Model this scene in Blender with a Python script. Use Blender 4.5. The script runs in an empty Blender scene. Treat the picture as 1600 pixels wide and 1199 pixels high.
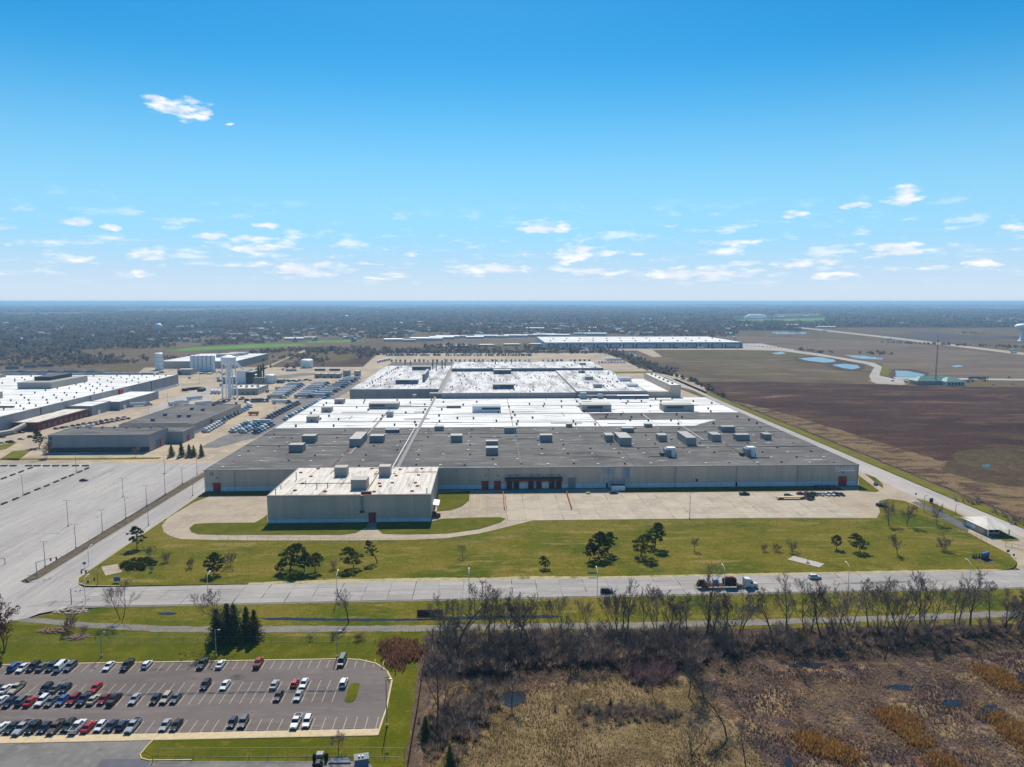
import bpy, bmesh, math, random
import numpy as np
from mathutils import Vector, Matrix, noise as mnoise
R = math.radians
random.seed(7); RNG = np.random.default_rng(7)
scene = bpy.context.scene
col = scene.collection

# ---------------------------------------------------------------- camera (a drone 108 m up, 25 mm lens)
F_PX, CX, CY, HZ, VX, CAM_H = 1110.6, 800.0, 599.5, 471.0, 760.0, 108.0
PITCH = math.atan((CY-HZ)/F_PX); YAW = math.atan((CX-VX)*math.cos(PITCH)/F_PX)
cam_data = bpy.data.cameras.new('camera'); cam = bpy.data.objects.new('camera', cam_data); col.objects.link(cam)
cam.location = (0, 0, CAM_H); cam.rotation_euler = (R(90)-PITCH, 0, -YAW)
cam_data.sensor_width = 36; cam_data.lens = 36*F_PX/1600; cam_data.clip_start = 1; cam_data.clip_end = 150000
scene.camera = cam

# ---------------------------------------------------------------- sky and sun
SUN_EL, SUN_AZ = R(49), R(-2.0)          # azimuth measured from +Y towards +X
world = bpy.data.worlds.new('World'); scene.world = world; world.use_nodes = True
SKY_STRENGTH, SUN_STRENGTH, EXPOSURE, HAZE = 0.092, 4.7, 0.32, 0.000095
def build_world():
    nt = world.node_tree; nt.nodes.clear(); N = nt.nodes; L = nt.links
    out = N.new('ShaderNodeOutputWorld'); bg = N.new('ShaderNodeBackground'); bg.inputs['Strength'].default_value = SKY_STRENGTH
    L.new(bg.outputs[0], out.inputs['Surface'])
    sky = N.new('ShaderNodeTexSky'); sky.sky_type = 'NISHITA'; sky.sun_disc = False
    sky.sun_elevation = SUN_EL; sky.sun_rotation = SUN_AZ; sky.altitude = 100; sky.air_density = 1.0; sky.dust_density = 0.2; sky.ozone_density = 2.0
    hs = N.new('ShaderNodeHueSaturation'); hs.inputs['Saturation'].default_value = 1.5; hs.inputs['Value'].default_value = 1.0
    L.new(sky.outputs[0], hs.inputs['Color'])
    tint = N.new('ShaderNodeMix'); tint.data_type = 'RGBA'; tint.blend_type = 'MULTIPLY'; tint.inputs['Factor'].default_value = 1; L.new(hs.outputs[0], tint.inputs[6]); tint.inputs[7].default_value = (.56, 1.06, .98, 1)
    hz0 = N.new('ShaderNodeMix'); hz0.data_type = 'RGBA'; L.new(tint.outputs[2], hz0.inputs[6]); hz0.inputs[7].default_value = (3.3, 6.0, 8.7, 1)
    hz = N.new('ShaderNodeMix'); hz.data_type = 'RGBA'; L.new(hz0.outputs[2], hz.inputs[6]); hz.inputs[7].default_value = (5.9, 6.9, 7.9, 1)
    def math_(op, a, b=None, c=None, clamp=False):
        n = N.new('ShaderNodeMath'); n.operation = op; n.use_clamp = clamp
        for i, v in enumerate((a, b, c)):
            if v is None: continue
            if isinstance(v, (int, float)): n.inputs[i].default_value = v
            else: L.new(v, n.inputs[i])
        return n.outputs[0]
    tc = N.new('ShaderNodeTexCoord'); sep = N.new('ShaderNodeSeparateXYZ'); L.new(tc.outputs['Generated'], sep.inputs[0])
    x, y, z = sep.outputs
    az = math_('ARCTAN2', x, y); el = math_('ARCSINE', z)
    def ramp(v, a, b):
        n = N.new('ShaderNodeMapRange'); n.interpolation_type = 'SMOOTHSTEP'
        n.inputs['From Min'].default_value = a; n.inputs['From Max'].default_value = b; L.new(v, n.inputs['Value']); return n.outputs[0]
    def noise_at(vec, scale, detail, rough=.55, dist=0.0):
        n = N.new('ShaderNodeTexNoise'); n.noise_dimensions = '2D'; n.inputs['Scale'].default_value = scale; n.inputs['Detail'].default_value = detail
        n.inputs['Roughness'].default_value = rough; n.inputs['Distortion'].default_value = dist; L.new(vec, n.inputs['Vector']); return n.outputs['Fac']
    L.new(math_('SUBTRACT', 1.0, ramp(el, .0, .33)), hz0.inputs['Factor']); L.new(math_('SUBTRACT', 1.0, ramp(el, -.01, .095)), hz.inputs['Factor'])
    # fair-weather cloud deck all round: seen flatter and denser towards the horizon
    comb = N.new('ShaderNodeCombineXYZ')
    lel = math_('LOGARITHM', math_('ADD', math_('MAXIMUM', el, 0.0), 0.03), 2.718)
    L.new(math_('MULTIPLY', az, 1.0), comb.inputs[0]); L.new(math_('MULTIPLY', lel, 0.55), comb.inputs[1])
    n1 = noise_at(comb.outputs[0], 14, 4, .6)
    comb2 = N.new('ShaderNodeCombineXYZ')
    L.new(az, comb2.inputs[0]); L.new(math_('MULTIPLY', el, 3.2), comb2.inputs[1])
    n2 = noise_at(comb2.outputs[0], 22, 4, .62)
    fine = noise_at(comb2.outputs[0], 40, 4, .5)
    band = math_('MULTIPLY', ramp(el, .012, .04), math_('SUBTRACT', 1.0, ramp(el, .075, .15)))
    thr = math_('ADD', math_('MULTIPLY', n1, .55), math_('MULTIPLY', n2, .45))
    deck = math_('MULTIPLY', ramp(thr, .52, .70), band)
    # the larger single clouds (azimuth, elevation, half sizes in radians)
    PX = [(232,157,17,7,.9,0),(250,163,22,8,.95,0),(272,170,28,10,1.0,0),(298,171,26,16,1.0,0),(316,183,14,8,.9,0),(357,193,6,4,.5,0),(118,346,30,7,.9,0),(228,397,30,8,.95,.05),(323,370,25,6,.9,0),(400,386,54,13,1.0,0),(410,352,22,4,.9,0),(470,418,80,13,.85,.08),
          (850,355,36,11,1.0,0),(898,398,34,14,1.0,.1),(950,396,17,7,.8,0),(992,395,18,4,.8,0),(1040,353,26,3.5,.7,.05),(1410,308,26,14,.95,.15),(1240,335,18,7,.85,.15),(1340,322,45,12,.45,0),(1406,387,42,12,.95,0),
          (1370,397,28,6,.8,0),(1150,379,55,8,.85,0),(1140,393,30,6,.85,0),(1258,412,56,7,.95,0),(1590,354,25,7,.9,0),(1540,411,34,7,.8,0),(1460,419,36,6,.75,0),(1090,428,120,13,.8,0),(780,420,75,10,.75,0),(650,396,32,6,.6,-.1),(600,433,40,6,.7,0),(125,405,22,6,.85,0),(170,357,18,5,.7,0),
          (930,425,60,8,.75,0),(1300,432,50,7,.7,0),(215,427,25,5,.7,0),(570,413,40,4,.5,0),(20,380,20,8,.5,0)]
    acc = None
    wob = N.new('ShaderNodeTexNoise'); wob.noise_dimensions = '2D'; wob.inputs['Scale'].default_value = 30; wob.inputs['Detail'].default_value = 2; L.new(comb2.outputs[0], wob.inputs['Vector'])
    def vm(op, a, b, c=None):
        n = N.new('ShaderNodeVectorMath'); n.operation = op
        for i, v in enumerate((a, b, c)):
            if v is None: continue
            if isinstance(v, tuple): n.inputs[i].default_value = v
            else: L.new(v, n.inputs[i])
        return n
    c3 = N.new('ShaderNodeCombineXYZ'); L.new(az, c3.inputs[0]); L.new(el, c3.inputs[1])
    base = vm('MULTIPLY_ADD', wob.outputs['Color'], (.026, .011, 0), c3.outputs[0]).outputs[0]
    for (px, py, hw, hh, a, tilt) in PX:
        u = (px-CX)/F_PX; v = -(py-CY)/F_PX
        fy = math.cos(PITCH)+v*math.sin(PITCH); fz = -math.sin(PITCH)+v*math.cos(PITCH)
        gx = u*math.cos(YAW)+fy*math.sin(YAW); gy = -u*math.sin(YAW)+fy*math.cos(YAW)
        a0 = math.atan2(gx, gy)+.013; e0 = math.atan2(fz, math.hypot(gx, gy))+.0055; k = math.cos(a0)**2*1.1
        sx, sy = F_PX/(hw*k)/a, F_PX/hh/a
        ln = vm('LENGTH', vm('MULTIPLY_ADD', base, (sx, sy, 0), (-a0*sx, -e0*sy, 0)).outputs[0], None).outputs['Value']
        acc = ln if acc is None else math_('MINIMUM', acc, ln)
    acc = math_('MAXIMUM', math_('SUBTRACT', 1.0, math_('MULTIPLY', math_('MULTIPLY', acc, acc), .55)), 0.0)
    puff = ramp(math_('ADD', math_('MULTIPLY', acc, .62), math_('MULTIPLY', math_('SUBTRACT', fine, .5), 1.5)), .16, .80)
    puff = math_('MULTIPLY', puff, ramp(acc, .02, .3))
    cl = math_('MAXIMUM', math_('MULTIPLY', deck, .6), puff, clamp=True)
    mix = N.new('ShaderNodeMix'); mix.data_type = 'RGBA'
    cb = N.new('ShaderNodeMix'); cb.data_type = 'RGBA'; L.new(ramp(n2, .42, .62), cb.inputs['Factor']); cb.inputs[6].default_value = (7.3, 7.8, 8.5, 1); cb.inputs[7].default_value = (8.8, 9.0, 9.2, 1); L.new(cb.outputs[2], mix.inputs[7])
    L.new(cl, mix.inputs['Factor']); L.new(hz.outputs[2], mix.inputs[6]); mix.inputs[7].default_value = (8.7, 8.9, 9.2, 1)
    L.new(mix.outputs[2], bg.inputs['Color'])
    world.cycles.sampling_method = 'MANUAL'; world.cycles.sample_map_resolution = 512
build_world()
sun_data = bpy.data.lights.new('sun', 'SUN'); sun = bpy.data.objects.new('sun', sun_data); col.objects.link(sun)
sun_data.energy = SUN_STRENGTH; sun_data.angle = R(0.53); sun_data.color = (1.0, 0.925, 0.80)
sd = Vector((math.sin(SUN_AZ)*math.cos(SUN_EL), math.cos(SUN_AZ)*math.cos(SUN_EL), math.sin(SUN_EL)))
sun.rotation_euler = sd.to_track_quat('Z', 'Y').to_euler(); sun.location = (0, 0, 300)
vs = scene.view_settings; vs.view_transform = 'Standard'; vs.look = 'None'; vs.gamma = 1; vs.use_curve_mapping = False; vs.exposure = EXPOSURE
cy = scene.cycles; cy.use_denoising = True; cy.max_bounces = 4; cy.diffuse_bounces = 2; cy.glossy_bounces = 2; cy.transmission_bounces = 2; cy.transparent_max_bounces = 4; cy.volume_bounces = 0
try: cy.denoiser = 'OPENIMAGEDENOISE'; cy.denoising_prefilter = 'ACCURATE'
except Exception: pass
cy.sample_clamp_indirect = 6

# ---------------------------------------------------------------- helpers
def G(px, py, z=0.0):
    """survey: the place on the level z that a sight line of the photograph meets"""
    a = (px-CX)/F_PX; b = -(py-CY)/F_PX
    fy = math.cos(PITCH)+b*math.sin(PITCH); fz = -math.sin(PITCH)+b*math.cos(PITCH)
    x = a*math.cos(YAW)+fy*math.sin(YAW); y = -a*math.sin(YAW)+fy*math.cos(YAW)
    t = (z-CAM_H)/fz
    return (x*t, y*t)
def GP(*pts): return [G(*p) for p in pts]
def mpp(px, py): # metres per photo pixel, across, at a ground point
    x, y = G(px, py); f = x*math.sin(YAW)+y*math.cos(YAW)
    return (f*math.cos(PITCH)+CAM_H*math.sin(PITCH))/F_PX
def srgb(r, g, b, k=1.0):
    f = lambda v: ((v/255+.055)/1.055)**2.4 if v > 10 else v/255/12.92
    return (f(r)*k, f(g)*k, f(b)*k)
MATS = {}
def M(name, base, layers=(), rough=.85, bump=0, bscale=1, spec=.3, metal=0, objrand=0, trans=0, alpha=None, brick=None):
    """layers: (colour, noise scale, low, high[, stretch xyz[, detail]]) mixed one over the other in world space"""
    if name in MATS: return MATS[name]
    m = bpy.data.materials.new(name); MATS[name] = m; m.use_nodes = True
    nt = m.node_tree; N = nt.nodes; L = nt.links; bs = N['Principled BSDF']
    if rough >= .85: spec = min(spec, .05)
    bs.inputs['Roughness'].default_value = rough; bs.inputs['Metallic'].default_value = metal; bs.inputs['Specular IOR Level'].default_value = spec
    bs.inputs['Base Color'].default_value = (*base, 1)
    cur = None
    geo = N.new('ShaderNodeNewGeometry') if (layers or bump or brick) else None
    def coords(st):
        if st == (1, 1, 1): return geo.outputs['Position']
        v = N.new('ShaderNodeVectorMath'); v.operation = 'MULTIPLY'; v.inputs[1].default_value = st; L.new(geo.outputs['Position'], v.inputs[0]); return v.outputs[0]
    for i, ly in enumerate(layers):
        c, sc, lo, hi = ly[:4]; st = ly[4] if len(ly) > 4 else (1, 1, 1); det = ly[5] if len(ly) > 5 else 4
        n = N.new('ShaderNodeTexNoise'); n.inputs['Scale'].default_value = sc; n.inputs['Detail'].default_value = det; n.inputs['Roughness'].default_value = .6
        if len(ly) > 6: n.inputs['Distortion'].default_value = ly[6]
        v = N.new('ShaderNodeVectorMath'); v.operation = 'ADD'; v.inputs[1].default_value = (17.3*i+5, 9.1*i, 3.7*i); L.new(coords(st), v.inputs[0]); L.new(v.outputs[0], n.inputs['Vector'])
        r = N.new('ShaderNodeMapRange'); r.inputs['From Min'].default_value = lo; r.inputs['From Max'].default_value = hi; L.new(n.outputs['Fac'], r.inputs['Value'])
        mx = N.new('ShaderNodeMix'); mx.data_type = 'RGBA'; L.new(r.outputs[0], mx.inputs['Factor'])
        if cur is None: mx.inputs[6].default_value = (*base, 1)
        else: L.new(cur, mx.inputs[6])
        mx.inputs[7].default_value = (*c, 1); cur = mx.outputs[2]
    if brick:   # fine joints: (colour, width, height, mortar)
        c, bw, bh, mo = brick
        b = N.new('ShaderNodeTexBrick'); b.offset = 0; b.inputs['Scale'].default_value = 1; b.inputs['Brick Width'].default_value = bw; b.inputs['Row Height'].default_value = bh; b.inputs['Mortar Size'].default_value = mo; b.inputs['Mortar Smooth'].default_value = .2
        L.new(geo.outputs['Position'], b.inputs['Vector'])
        nn = N.new('ShaderNodeTexNoise'); nn.inputs['Scale'].default_value = .06; nn.inputs['Detail'].default_value = 3; L.new(geo.outputs['Position'], nn.inputs['Vector'])
        rr = N.new('ShaderNodeMapRange'); rr.inputs['From Min'].default_value = .4; rr.inputs['From Max'].default_value = .6; rr.inputs['To Max'].default_value = .8; L.new(nn.outputs['Fac'], rr.inputs['Value'])
        mu = N.new('ShaderNodeMath'); mu.operation = 'MULTIPLY'; L.new(b.outputs['Fac'], mu.inputs[0]); L.new(rr.outputs[0], mu.inputs[1])
        mx = N.new('ShaderNodeMix'); mx.data_type = 'RGBA'; L.new(mu.outputs[0], mx.inputs['Factor'])
        if cur is None: mx.inputs[6].default_value = (*base, 1)
        else: L.new(cur, mx.inputs[6])
        mx.inputs[7].default_value = (*c, 1); cur = mx.outputs[2]
    if objrand:
        oi = N.new('ShaderNodeObjectInfo'); h = N.new('ShaderNodeHueSaturation')
        r = N.new('ShaderNodeMapRange'); r.inputs['To Min'].default_value = 1-objrand; r.inputs['To Max'].default_value = 1+objrand; L.new(oi.outputs['Random'], r.inputs['Value']); L.new(r.outputs[0], h.inputs['Value'])
        if cur is None: h.inputs['Color'].default_value = (*base, 1)
        else: L.new(cur, h.inputs['Color'])
        cur = h.outputs[0]
    if cur is not None: L.new(cur, bs.inputs['Base Color'])
    if trans:
        tb = N.new('ShaderNodeBsdfTranslucent'); mx_ = N.new('ShaderNodeMixShader'); mx_.inputs[0].default_value = trans
        if cur is not None: L.new(cur, tb.inputs['Color'])
        else: tb.inputs['Color'].default_value = (*base, 1)
        L.new(bs.outputs[0], mx_.inputs[1]); L.new(tb.outputs[0], mx_.inputs[2]); L.new(mx_.outputs[0], N['Material Output'].inputs['Surface'])
    if bump:
        n = N.new('ShaderNodeTexNoise'); n.inputs['Scale'].default_value = bscale; n.inputs['Detail'].default_value = 5; L.new(geo.outputs['Position'], n.inputs['Vector'])
        b = N.new('ShaderNodeBump'); b.inputs['Strength'].default_value = bump; b.inputs['Distance'].default_value = 1.0/bscale; L.new(n.outputs['Fac'], b.inputs['Height']); L.new(b.outputs[0], bs.inputs['Normal'])
    return m

class MB:
    """collects faces; build() links them as ONE mesh object"""
    def __init__(s): s.v = []; s.f = []; s.m = []; s.mats = []
    def mi(s, m):
        m = MATS[m] if isinstance(m, str) else m
        if m not in s.mats: s.mats.append(m)
        return s.mats.index(m)
    def add(s, vs, fs, m):
        b = len(s.v); k = s.mi(m); s.v += [tuple(v) for v in vs]
        for f in fs: s.f.append(tuple(b+i for i in f)); s.m.append(k)
        return s
    def box(s, x0, x1, y0, y1, z0, z1, m, bottom=True):
        vs = [(x0,y0,z0),(x1,y0,z0),(x1,y1,z0),(x0,y1,z0),(x0,y0,z1),(x1,y0,z1),(x1,y1,z1),(x0,y1,z1)]
        fs = [(0,1,5,4),(1,2,6,5),(2,3,7,6),(3,0,4,7),(4,5,6,7)] + ([(3,2,1,0)] if bottom else [])
        return s.add(vs, fs, m)
    def cbox(s, cx, cy, z0, sx, sy, sz, m, rz=0):
        c, n = math.cos(rz), math.sin(rz); vs = []
        for z in (z0, z0+sz):
            for a, b in ((-1,-1),(1,-1),(1,1),(-1,1)):
                x, y = a*sx/2, b*sy/2; vs.append((cx+x*c-y*n, cy+x*n+y*c, z))
        return s.add(vs, [(0,1,5,4),(1,2,6,5),(2,3,7,6),(3,0,4,7),(4,5,6,7),(3,2,1,0)], m)
    def tube(s, p0, p1, r0, r1, m, n=6, cap=True):
        p0 = Vector(p0); p1 = Vector(p1); d = p1-p0
        if d.length < 1e-6: return s
        d.normalize(); a = d.orthogonal().normalized(); b = d.cross(a); vs = []
        for p, r in ((p0, r0), (p1, r1)):
            for i in range(n):
                t = 2*math.pi*i/n; vs.append(p+a*(r*math.cos(t))+b*(r*math.sin(t)))
        fs = [(i, (i+1)%n, n+(i+1)%n, n+i) for i in range(n)]
        if cap: fs += [tuple(range(n-1, -1, -1)), tuple(range(n, 2*n))]
        return s.add(vs, fs, m)
    def lathe(s, prof, m, n=16, c=(0,0,0)):
        vs = []; fs = []
        for r, z in prof:
            for i in range(n):
                t = 2*math.pi*i/n; vs.append((c[0]+r*math.cos(t), c[1]+r*math.sin(t), c[2]+z))
        for k in range(len(prof)-1):
            for i in range(n): fs.append((k*n+i, k*n+(i+1)%n, (k+1)*n+(i+1)%n, (k+1)*n+i))
        fs.append(tuple(range((len(prof)-1)*n, len(prof)*n)))
        return s.add(vs, fs, m)
    def poly(s, pts, z, m):
        a = sum(pts[i][0]*pts[(i+1)%len(pts)][1]-pts[(i+1)%len(pts)][0]*pts[i][1] for i in range(len(pts)))
        pts = pts if a > 0 else pts[::-1]
        return s.add([(x, y, z) for x, y in pts], [tuple(range(len(pts)))], m)
    def prism(s, pts, z0, z1, m, mtop=None):
        a = sum(pts[i][0]*pts[(i+1)%len(pts)][1]-pts[(i+1)%len(pts)][0]*pts[i][1] for i in range(len(pts)))
        pts = list(pts) if a > 0 else list(pts)[::-1]; n = len(pts)
        s.add([(x,y,z0) for x,y in pts]+[(x,y,z1) for x,y in pts], [(i,(i+1)%n,n+(i+1)%n,n+i) for i in range(n)], m)
        s.add([(x,y,z1) for x,y in pts], [tuple(range(n))], mtop or m)
        return s
    def strip(s, pts, w, z0, z1, m, closed=False):
        """a ribbon of width w along pts (centre line), from z0 to z1"""
        n = len(pts); P = [Vector((p[0], p[1])) for p in pts]; lf = []; rt = []
        for i in range(n):
            a = P[i-1] if (i or closed) else P[i]; b = P[(i+1) % n] if (i < n-1 or closed) else P[i]
            t = (b-a).normalized(); q = Vector((-t.y, t.x))*w/2; lf.append(P[i]+q); rt.append(P[i]-q)
        rng = range(n if closed else n-1); vs = []
        for i in range(n): vs += [(lf[i].x,lf[i].y,z1),(rt[i].x,rt[i].y,z1),(lf[i].x,lf[i].y,z0),(rt[i].x,rt[i].y,z0)]
        fs = []
        for i in rng:
            j = (i+1) % n; a, b = 4*i, 4*j
            fs += [(a+1,b+1,b,a)]
            if z1 > z0: fs += [(a,b,b+2,a+2),(b+1,a+1,a+3,b+3)]
        return s.add(vs, fs, m)
    def mesh(s, name, smooth=False):
        me = bpy.data.meshes.new(name); me.from_pydata(s.v, [], s.f)
        for m in s.mats: me.materials.append(m)
        me.polygons.foreach_set('material_index', s.m)
        if smooth: me.polygons.foreach_set('use_smooth', [True]*len(s.f))
        me.update(); return me
    def build(s, name, parent=None, loc=None, rz=0, smooth=False, **tags):
        return ob(name, s.mesh(name, smooth), parent, loc, rz, **tags)
def ob(name, me, parent=None, loc=None, rz=0, **tags):
    o = bpy.data.objects.new(name, me); col.objects.link(o)
    if parent is not None: o.parent = parent
    if loc is not None: o.location = loc
    if rz: o.rotation_euler = (0, 0, rz)
    for k, v in tags.items():
        if v is not None: o[k] = v
    return o
def thing(name, label, category, loc=(0,0,0), rz=0, group=None, scale=None):
    o = ob(name, None, None, loc, rz, label=label, category=category, group=group); o.empty_display_size = .5
    if scale: o.scale = (scale,)*3 if isinstance(scale, (int, float)) else scale
    return o
def dup(o, parent=None, loc=None, rz=None, scale=None, **tags):
    c = o.copy(); col.objects.link(c); c.parent = parent
    if loc is not None: c.location = loc
    if rz is not None: c.rotation_euler = (0, 0, rz)
    if scale is not None: c.scale = (scale,)*3 if isinstance(scale, (int, float)) else scale
    for k, v in tags.items():
        if v is not None: c[k] = v
    for ch in KIDS.get(o, list(o.children)): dup(ch, c)
    return c
KIDS = {}
ORD = 'zeroth first second third fourth fifth sixth seventh eighth ninth tenth eleventh twelfth thirteenth fourteenth fifteenth sixteenth seventeenth eighteenth nineteenth twentieth'.split()
TENS = {2:'twenty',3:'thirty',4:'forty',5:'fifty',6:'sixty',7:'seventy',8:'eighty',9:'ninety'}
def nth(i):
    if i <= 20: return ORD[i]
    if i >= 100: return 'hundred-and-'+nth(i-100) if i > 100 else 'hundredth'
    t, u = divmod(i, 10)
    return TENS[t]+'-'+ORD[u] if u else TENS[t][:-1]+'ieth'
def sheet(name, pts, z, m, kind='structure', jit=0, **tags):
    pts = list(pts)
    if jit:
        q = []
        for i in range(len(pts)):
            a = Vector(pts[i]); b = Vector(pts[(i+1) % len(pts)]); n = max(1, int((b-a).length/(jit*5)))
            for k in range(n):
                p = a.lerp(b, k/n); q.append((p.x+random.uniform(-jit, jit)*(k > 0), p.y+random.uniform(-jit, jit)*(k > 0)))
        pts = q
    return MB().poly(pts, z, m).build(name, kind=kind, **tags)

def blob(px, py, rx, ry, seed=0, n=28):
    """an irregular rounded outline on the ground (sizes in photo pixels)"""
    q = []
    for i in range(n):
        a = 2*math.pi*i/n; k = 1+.45*mnoise.noise(Vector((math.cos(a)*1.6+seed*3.1, math.sin(a)*1.6, seed)))+.2*mnoise.noise(Vector((math.cos(a)*4, math.sin(a)*4+seed, 2.2)))
        q.append(G(px+rx*k*math.cos(a), py+ry*k*math.sin(a)))
    return q
# ---------------------------------------------------------------- ground materials
C_grass = srgb(94, 92, 8); C_grass2 = srgb(112, 100, 34); C_grass3 = srgb(70, 80, 2)
M('lawn', C_grass, [(C_grass2, .05, .40, .58, (1, 1.6, 1)), (C_grass3, .028, .48, .62), (srgb(134, 116, 62), .09, .56, .7, (.5, 2.2, 1)), (srgb(130, 114, 60), .35, .55, .75, (.6, 1.6, 1)), (srgb(66, 74, 4), 1.3, .48, .7), (srgb(140, 124, 80), 1.0, .64, .76)], rough=.95, bump=.6, bscale=2.2)
M('lush_lawn', srgb(78, 82, 4), [(srgb(98, 94, 18), .1, .45, .65), (srgb(112, 100, 34), .3, .56, .75), (srgb(62, 72, 2), 1.2, .5, .72)], rough=.95, bump=.5, bscale=2.2)
M('verge', srgb(90, 92, 14), [(srgb(112, 104, 34), .08, .4, .65)], rough=.95)
C_con = srgb(186, 178, 170, .8)
M('concrete', C_con, [(srgb(166, 160, 154, .8), .05, .4, .65, (1, .25, 1)), (srgb(198, 190, 180, .8), .35, .5, .8, (1, .3, 1)), (srgb(150, 145, 140, .8), 1.6, .6, .85)], rough=.9, brick=(srgb(140, 134, 128, .8), 6.1, 6.1, .10))
M('old_lot', srgb(182, 176, 170, .8), [(srgb(164, 158, 154, .8), .05, .4, .62, (1, .12, 1)), (srgb(196, 190, 182, .8), .3, .5, .75, (1.6, .12, 1)), (srgb(138, 132, 128, .8), .9, .58, .8, (1, .3, 1)), (srgb(120, 116, 112, .8), .25, .68, .74, (1, .2, 1))], rough=.9, brick=(srgb(132, 127, 122, .8), 7.6, 30, .14))
M('tan_concrete', srgb(184, 168, 146, .8), [(srgb(166, 152, 134, .8), .06, .4, .65), (srgb(196, 182, 160, .8), .3, .5, .8), (srgb(142, 132, 118, .8), 1.1, .6, .85)], rough=.9, brick=(srgb(124, 114, 102, .8), 9.1, 9.1, .10))
M('yard_concrete', srgb(196, 176, 150, .75), [(srgb(168, 154, 138, .75), .02, .4, .6), (srgb(212, 194, 166, .75), .12, .5, .75), (srgb(140, 130, 118, .75), .4, .58, .85)], rough=.9)
M('road_slab', srgb(174, 168, 162, .8), [(srgb(158, 153, 148, .8), .09, .4, .62, (.3, 1, 1)), (srgb(188, 182, 174, .8), .5, .5, .8, (.25, 1.5, 1)), (srgb(132, 128, 124, .8), 1.4, .6, .85, (.3, 1, 1)), (srgb(120, 116, 112, .8), .12, .66, .72, (.15, 2, 1))], rough=.9, objrand=.08)
M('joint', srgb(62, 60, 60, .8), rough=.95)
M('asphalt', srgb(124, 114, 110, .8), [(srgb(110, 101, 98, .8), .05, .4, .65, (.4, 1, 1)), (srgb(136, 126, 122, .8), .4, .5, .8, (.3, 1.4, 1)), (srgb(96, 90, 88, .8), 1.2, .58, .85), (srgb(88, 82, 80, .8), .18, .64, .72, (.5, 1, 1))], rough=.9)
M('dark_asphalt', srgb(112, 110, 118, .8), [(srgb(98, 96, 102, .8), .2, .4, .7)], rough=.9)
M('old_asphalt', srgb(134, 130, 126, .8), [(srgb(118, 115, 112, .8), .08, .4, .6), (srgb(150, 145, 138, .8), .5, .5, .8), (srgb(96, 94, 92, .8), .09, .6, .7)], rough=.9)
M('gravel_path', srgb(138, 132, 124, .8), [(srgb(120, 114, 104, .8), .3, .4, .65, (.3, 1, 1)), (srgb(156, 150, 142, .8), 1.2, .5, .8)], rough=.95)
M('sand', srgb(184, 170, 132, .8), [(srgb(156, 146, 100, .8), .3, .45, .65), (srgb(200, 188, 152, .8), .9, .5, .8), (srgb(124, 122, 62, .8), .2, .56, .7)], rough=.95)
M('kerb', srgb(216, 194, 156, .8), [(srgb(190, 172, 142, .8), .8, .45, .75)], rough=.9)
M('median_mulch', srgb(112, 98, 82, .8), [(srgb(90, 80, 66, .8), .3, .4, .65), (srgb(146, 132, 112, .8), 1.1, .56, .8)], rough=.95, bump=.4, bscale=2)
M('yellow_line', srgb(206, 186, 120, .8), [(srgb(160, 148, 110, .8), 1.5, .5, .75)], rough=.8)
M('pale_line', srgb(208, 196, 156, .8), [(srgb(150, 140, 124, .8), 1.5, .5, .8)], rough=.8)
M('stop_block', srgb(140, 144, 148, .8), rough=.9)
M('dirt', srgb(104, 88, 74, .8), [(srgb(84, 70, 58, .8), .4, .4, .65), (srgb(132, 114, 96, .8), 1.2, .55, .8)], rough=.95, bump=.4, bscale=2)
M('red_field', srgb(84, 60, 50, .8), [(srgb(64, 44, 40, .8), .012, .42, .6, (.5, 1, 1)), (srgb(108, 84, 64, .8), .03, .52, .68, (.45, 1.4, 1), 6, .8), (srgb(138, 114, 82, .8), .018, .6, .72, (.35, 1.8, 1), 6, 1.2), (srgb(58, 40, 36, .8), .35, .5, .72, (.5, 1.6, 1))], rough=1, bump=.6, bscale=.7)
M('straw_edge', srgb(132, 110, 80, .8), [(srgb(86, 66, 52, .8), .1, .45, .6, (.5, 1, 1), 6, .6), (srgb(152, 132, 98, .8), .5, .55, .8), (srgb(70, 54, 44, .8), .9, .56, .78)], rough=1, bump=.6, bscale=.7)
M('wet_meadow', srgb(92, 76, 54, .8), [(srgb(78, 64, 48, .8), .03, .4, .6), (srgb(112, 96, 66, .8), .1, .5, .75), (srgb(90, 78, 52, .8), .02, .55, .7), (srgb(64, 48, 42, .8), .3, .52, .72)], rough=1, bump=.5, bscale=.7)
M('brown_field', srgb(110, 94, 72, .8), [(srgb(92, 78, 60, .8), .01, .4, .62, (1, .4, 1)), (srgb(128, 112, 86, .8), .03, .5, .7, (.5, 1, 1)), (srgb(104, 94, 62, .8), .006, .55, .7)], rough=1)
M('grey_field', srgb(120, 104, 88, .8), [(srgb(104, 90, 78, .8), .008, .4, .62, (.4, 1, 1)), (srgb(138, 122, 102, .8), .03, .5, .75, (.3, 1, 1))], rough=1)
M('olive_field', srgb(104, 92, 58, .8), [(srgb(92, 82, 48, .8), .012, .4, .62, (.4, 1, 1)), (srgb(118, 102, 70, .8), .05, .5, .75)], rough=1)
M('green_field', srgb(96, 140, 50, .8), [(srgb(112, 142, 66, .8), .01, .4, .7)], rough=1)
M('dusky_field', srgb(92, 86, 84, .8), [(srgb(80, 76, 76, .8), .01, .4, .62, (.4, 1, 1))], rough=1)
M('far_land', srgb(76, 74, 68, .62), [(srgb(60, 64, 62, .62), .0008, .42, .6, (1, 2.4, 1)), (srgb(150, 134, 112, .62), .00035, .60, .64, (1, 2.2, 1), 2), (srgb(112, 110, 66, .62), .0005, .64, .67, (1, 2.2, 1), 2), (srgb(50, 54, 54, .62), .004, .5, .7, (1, 2, 1))], rough=1)
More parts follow.
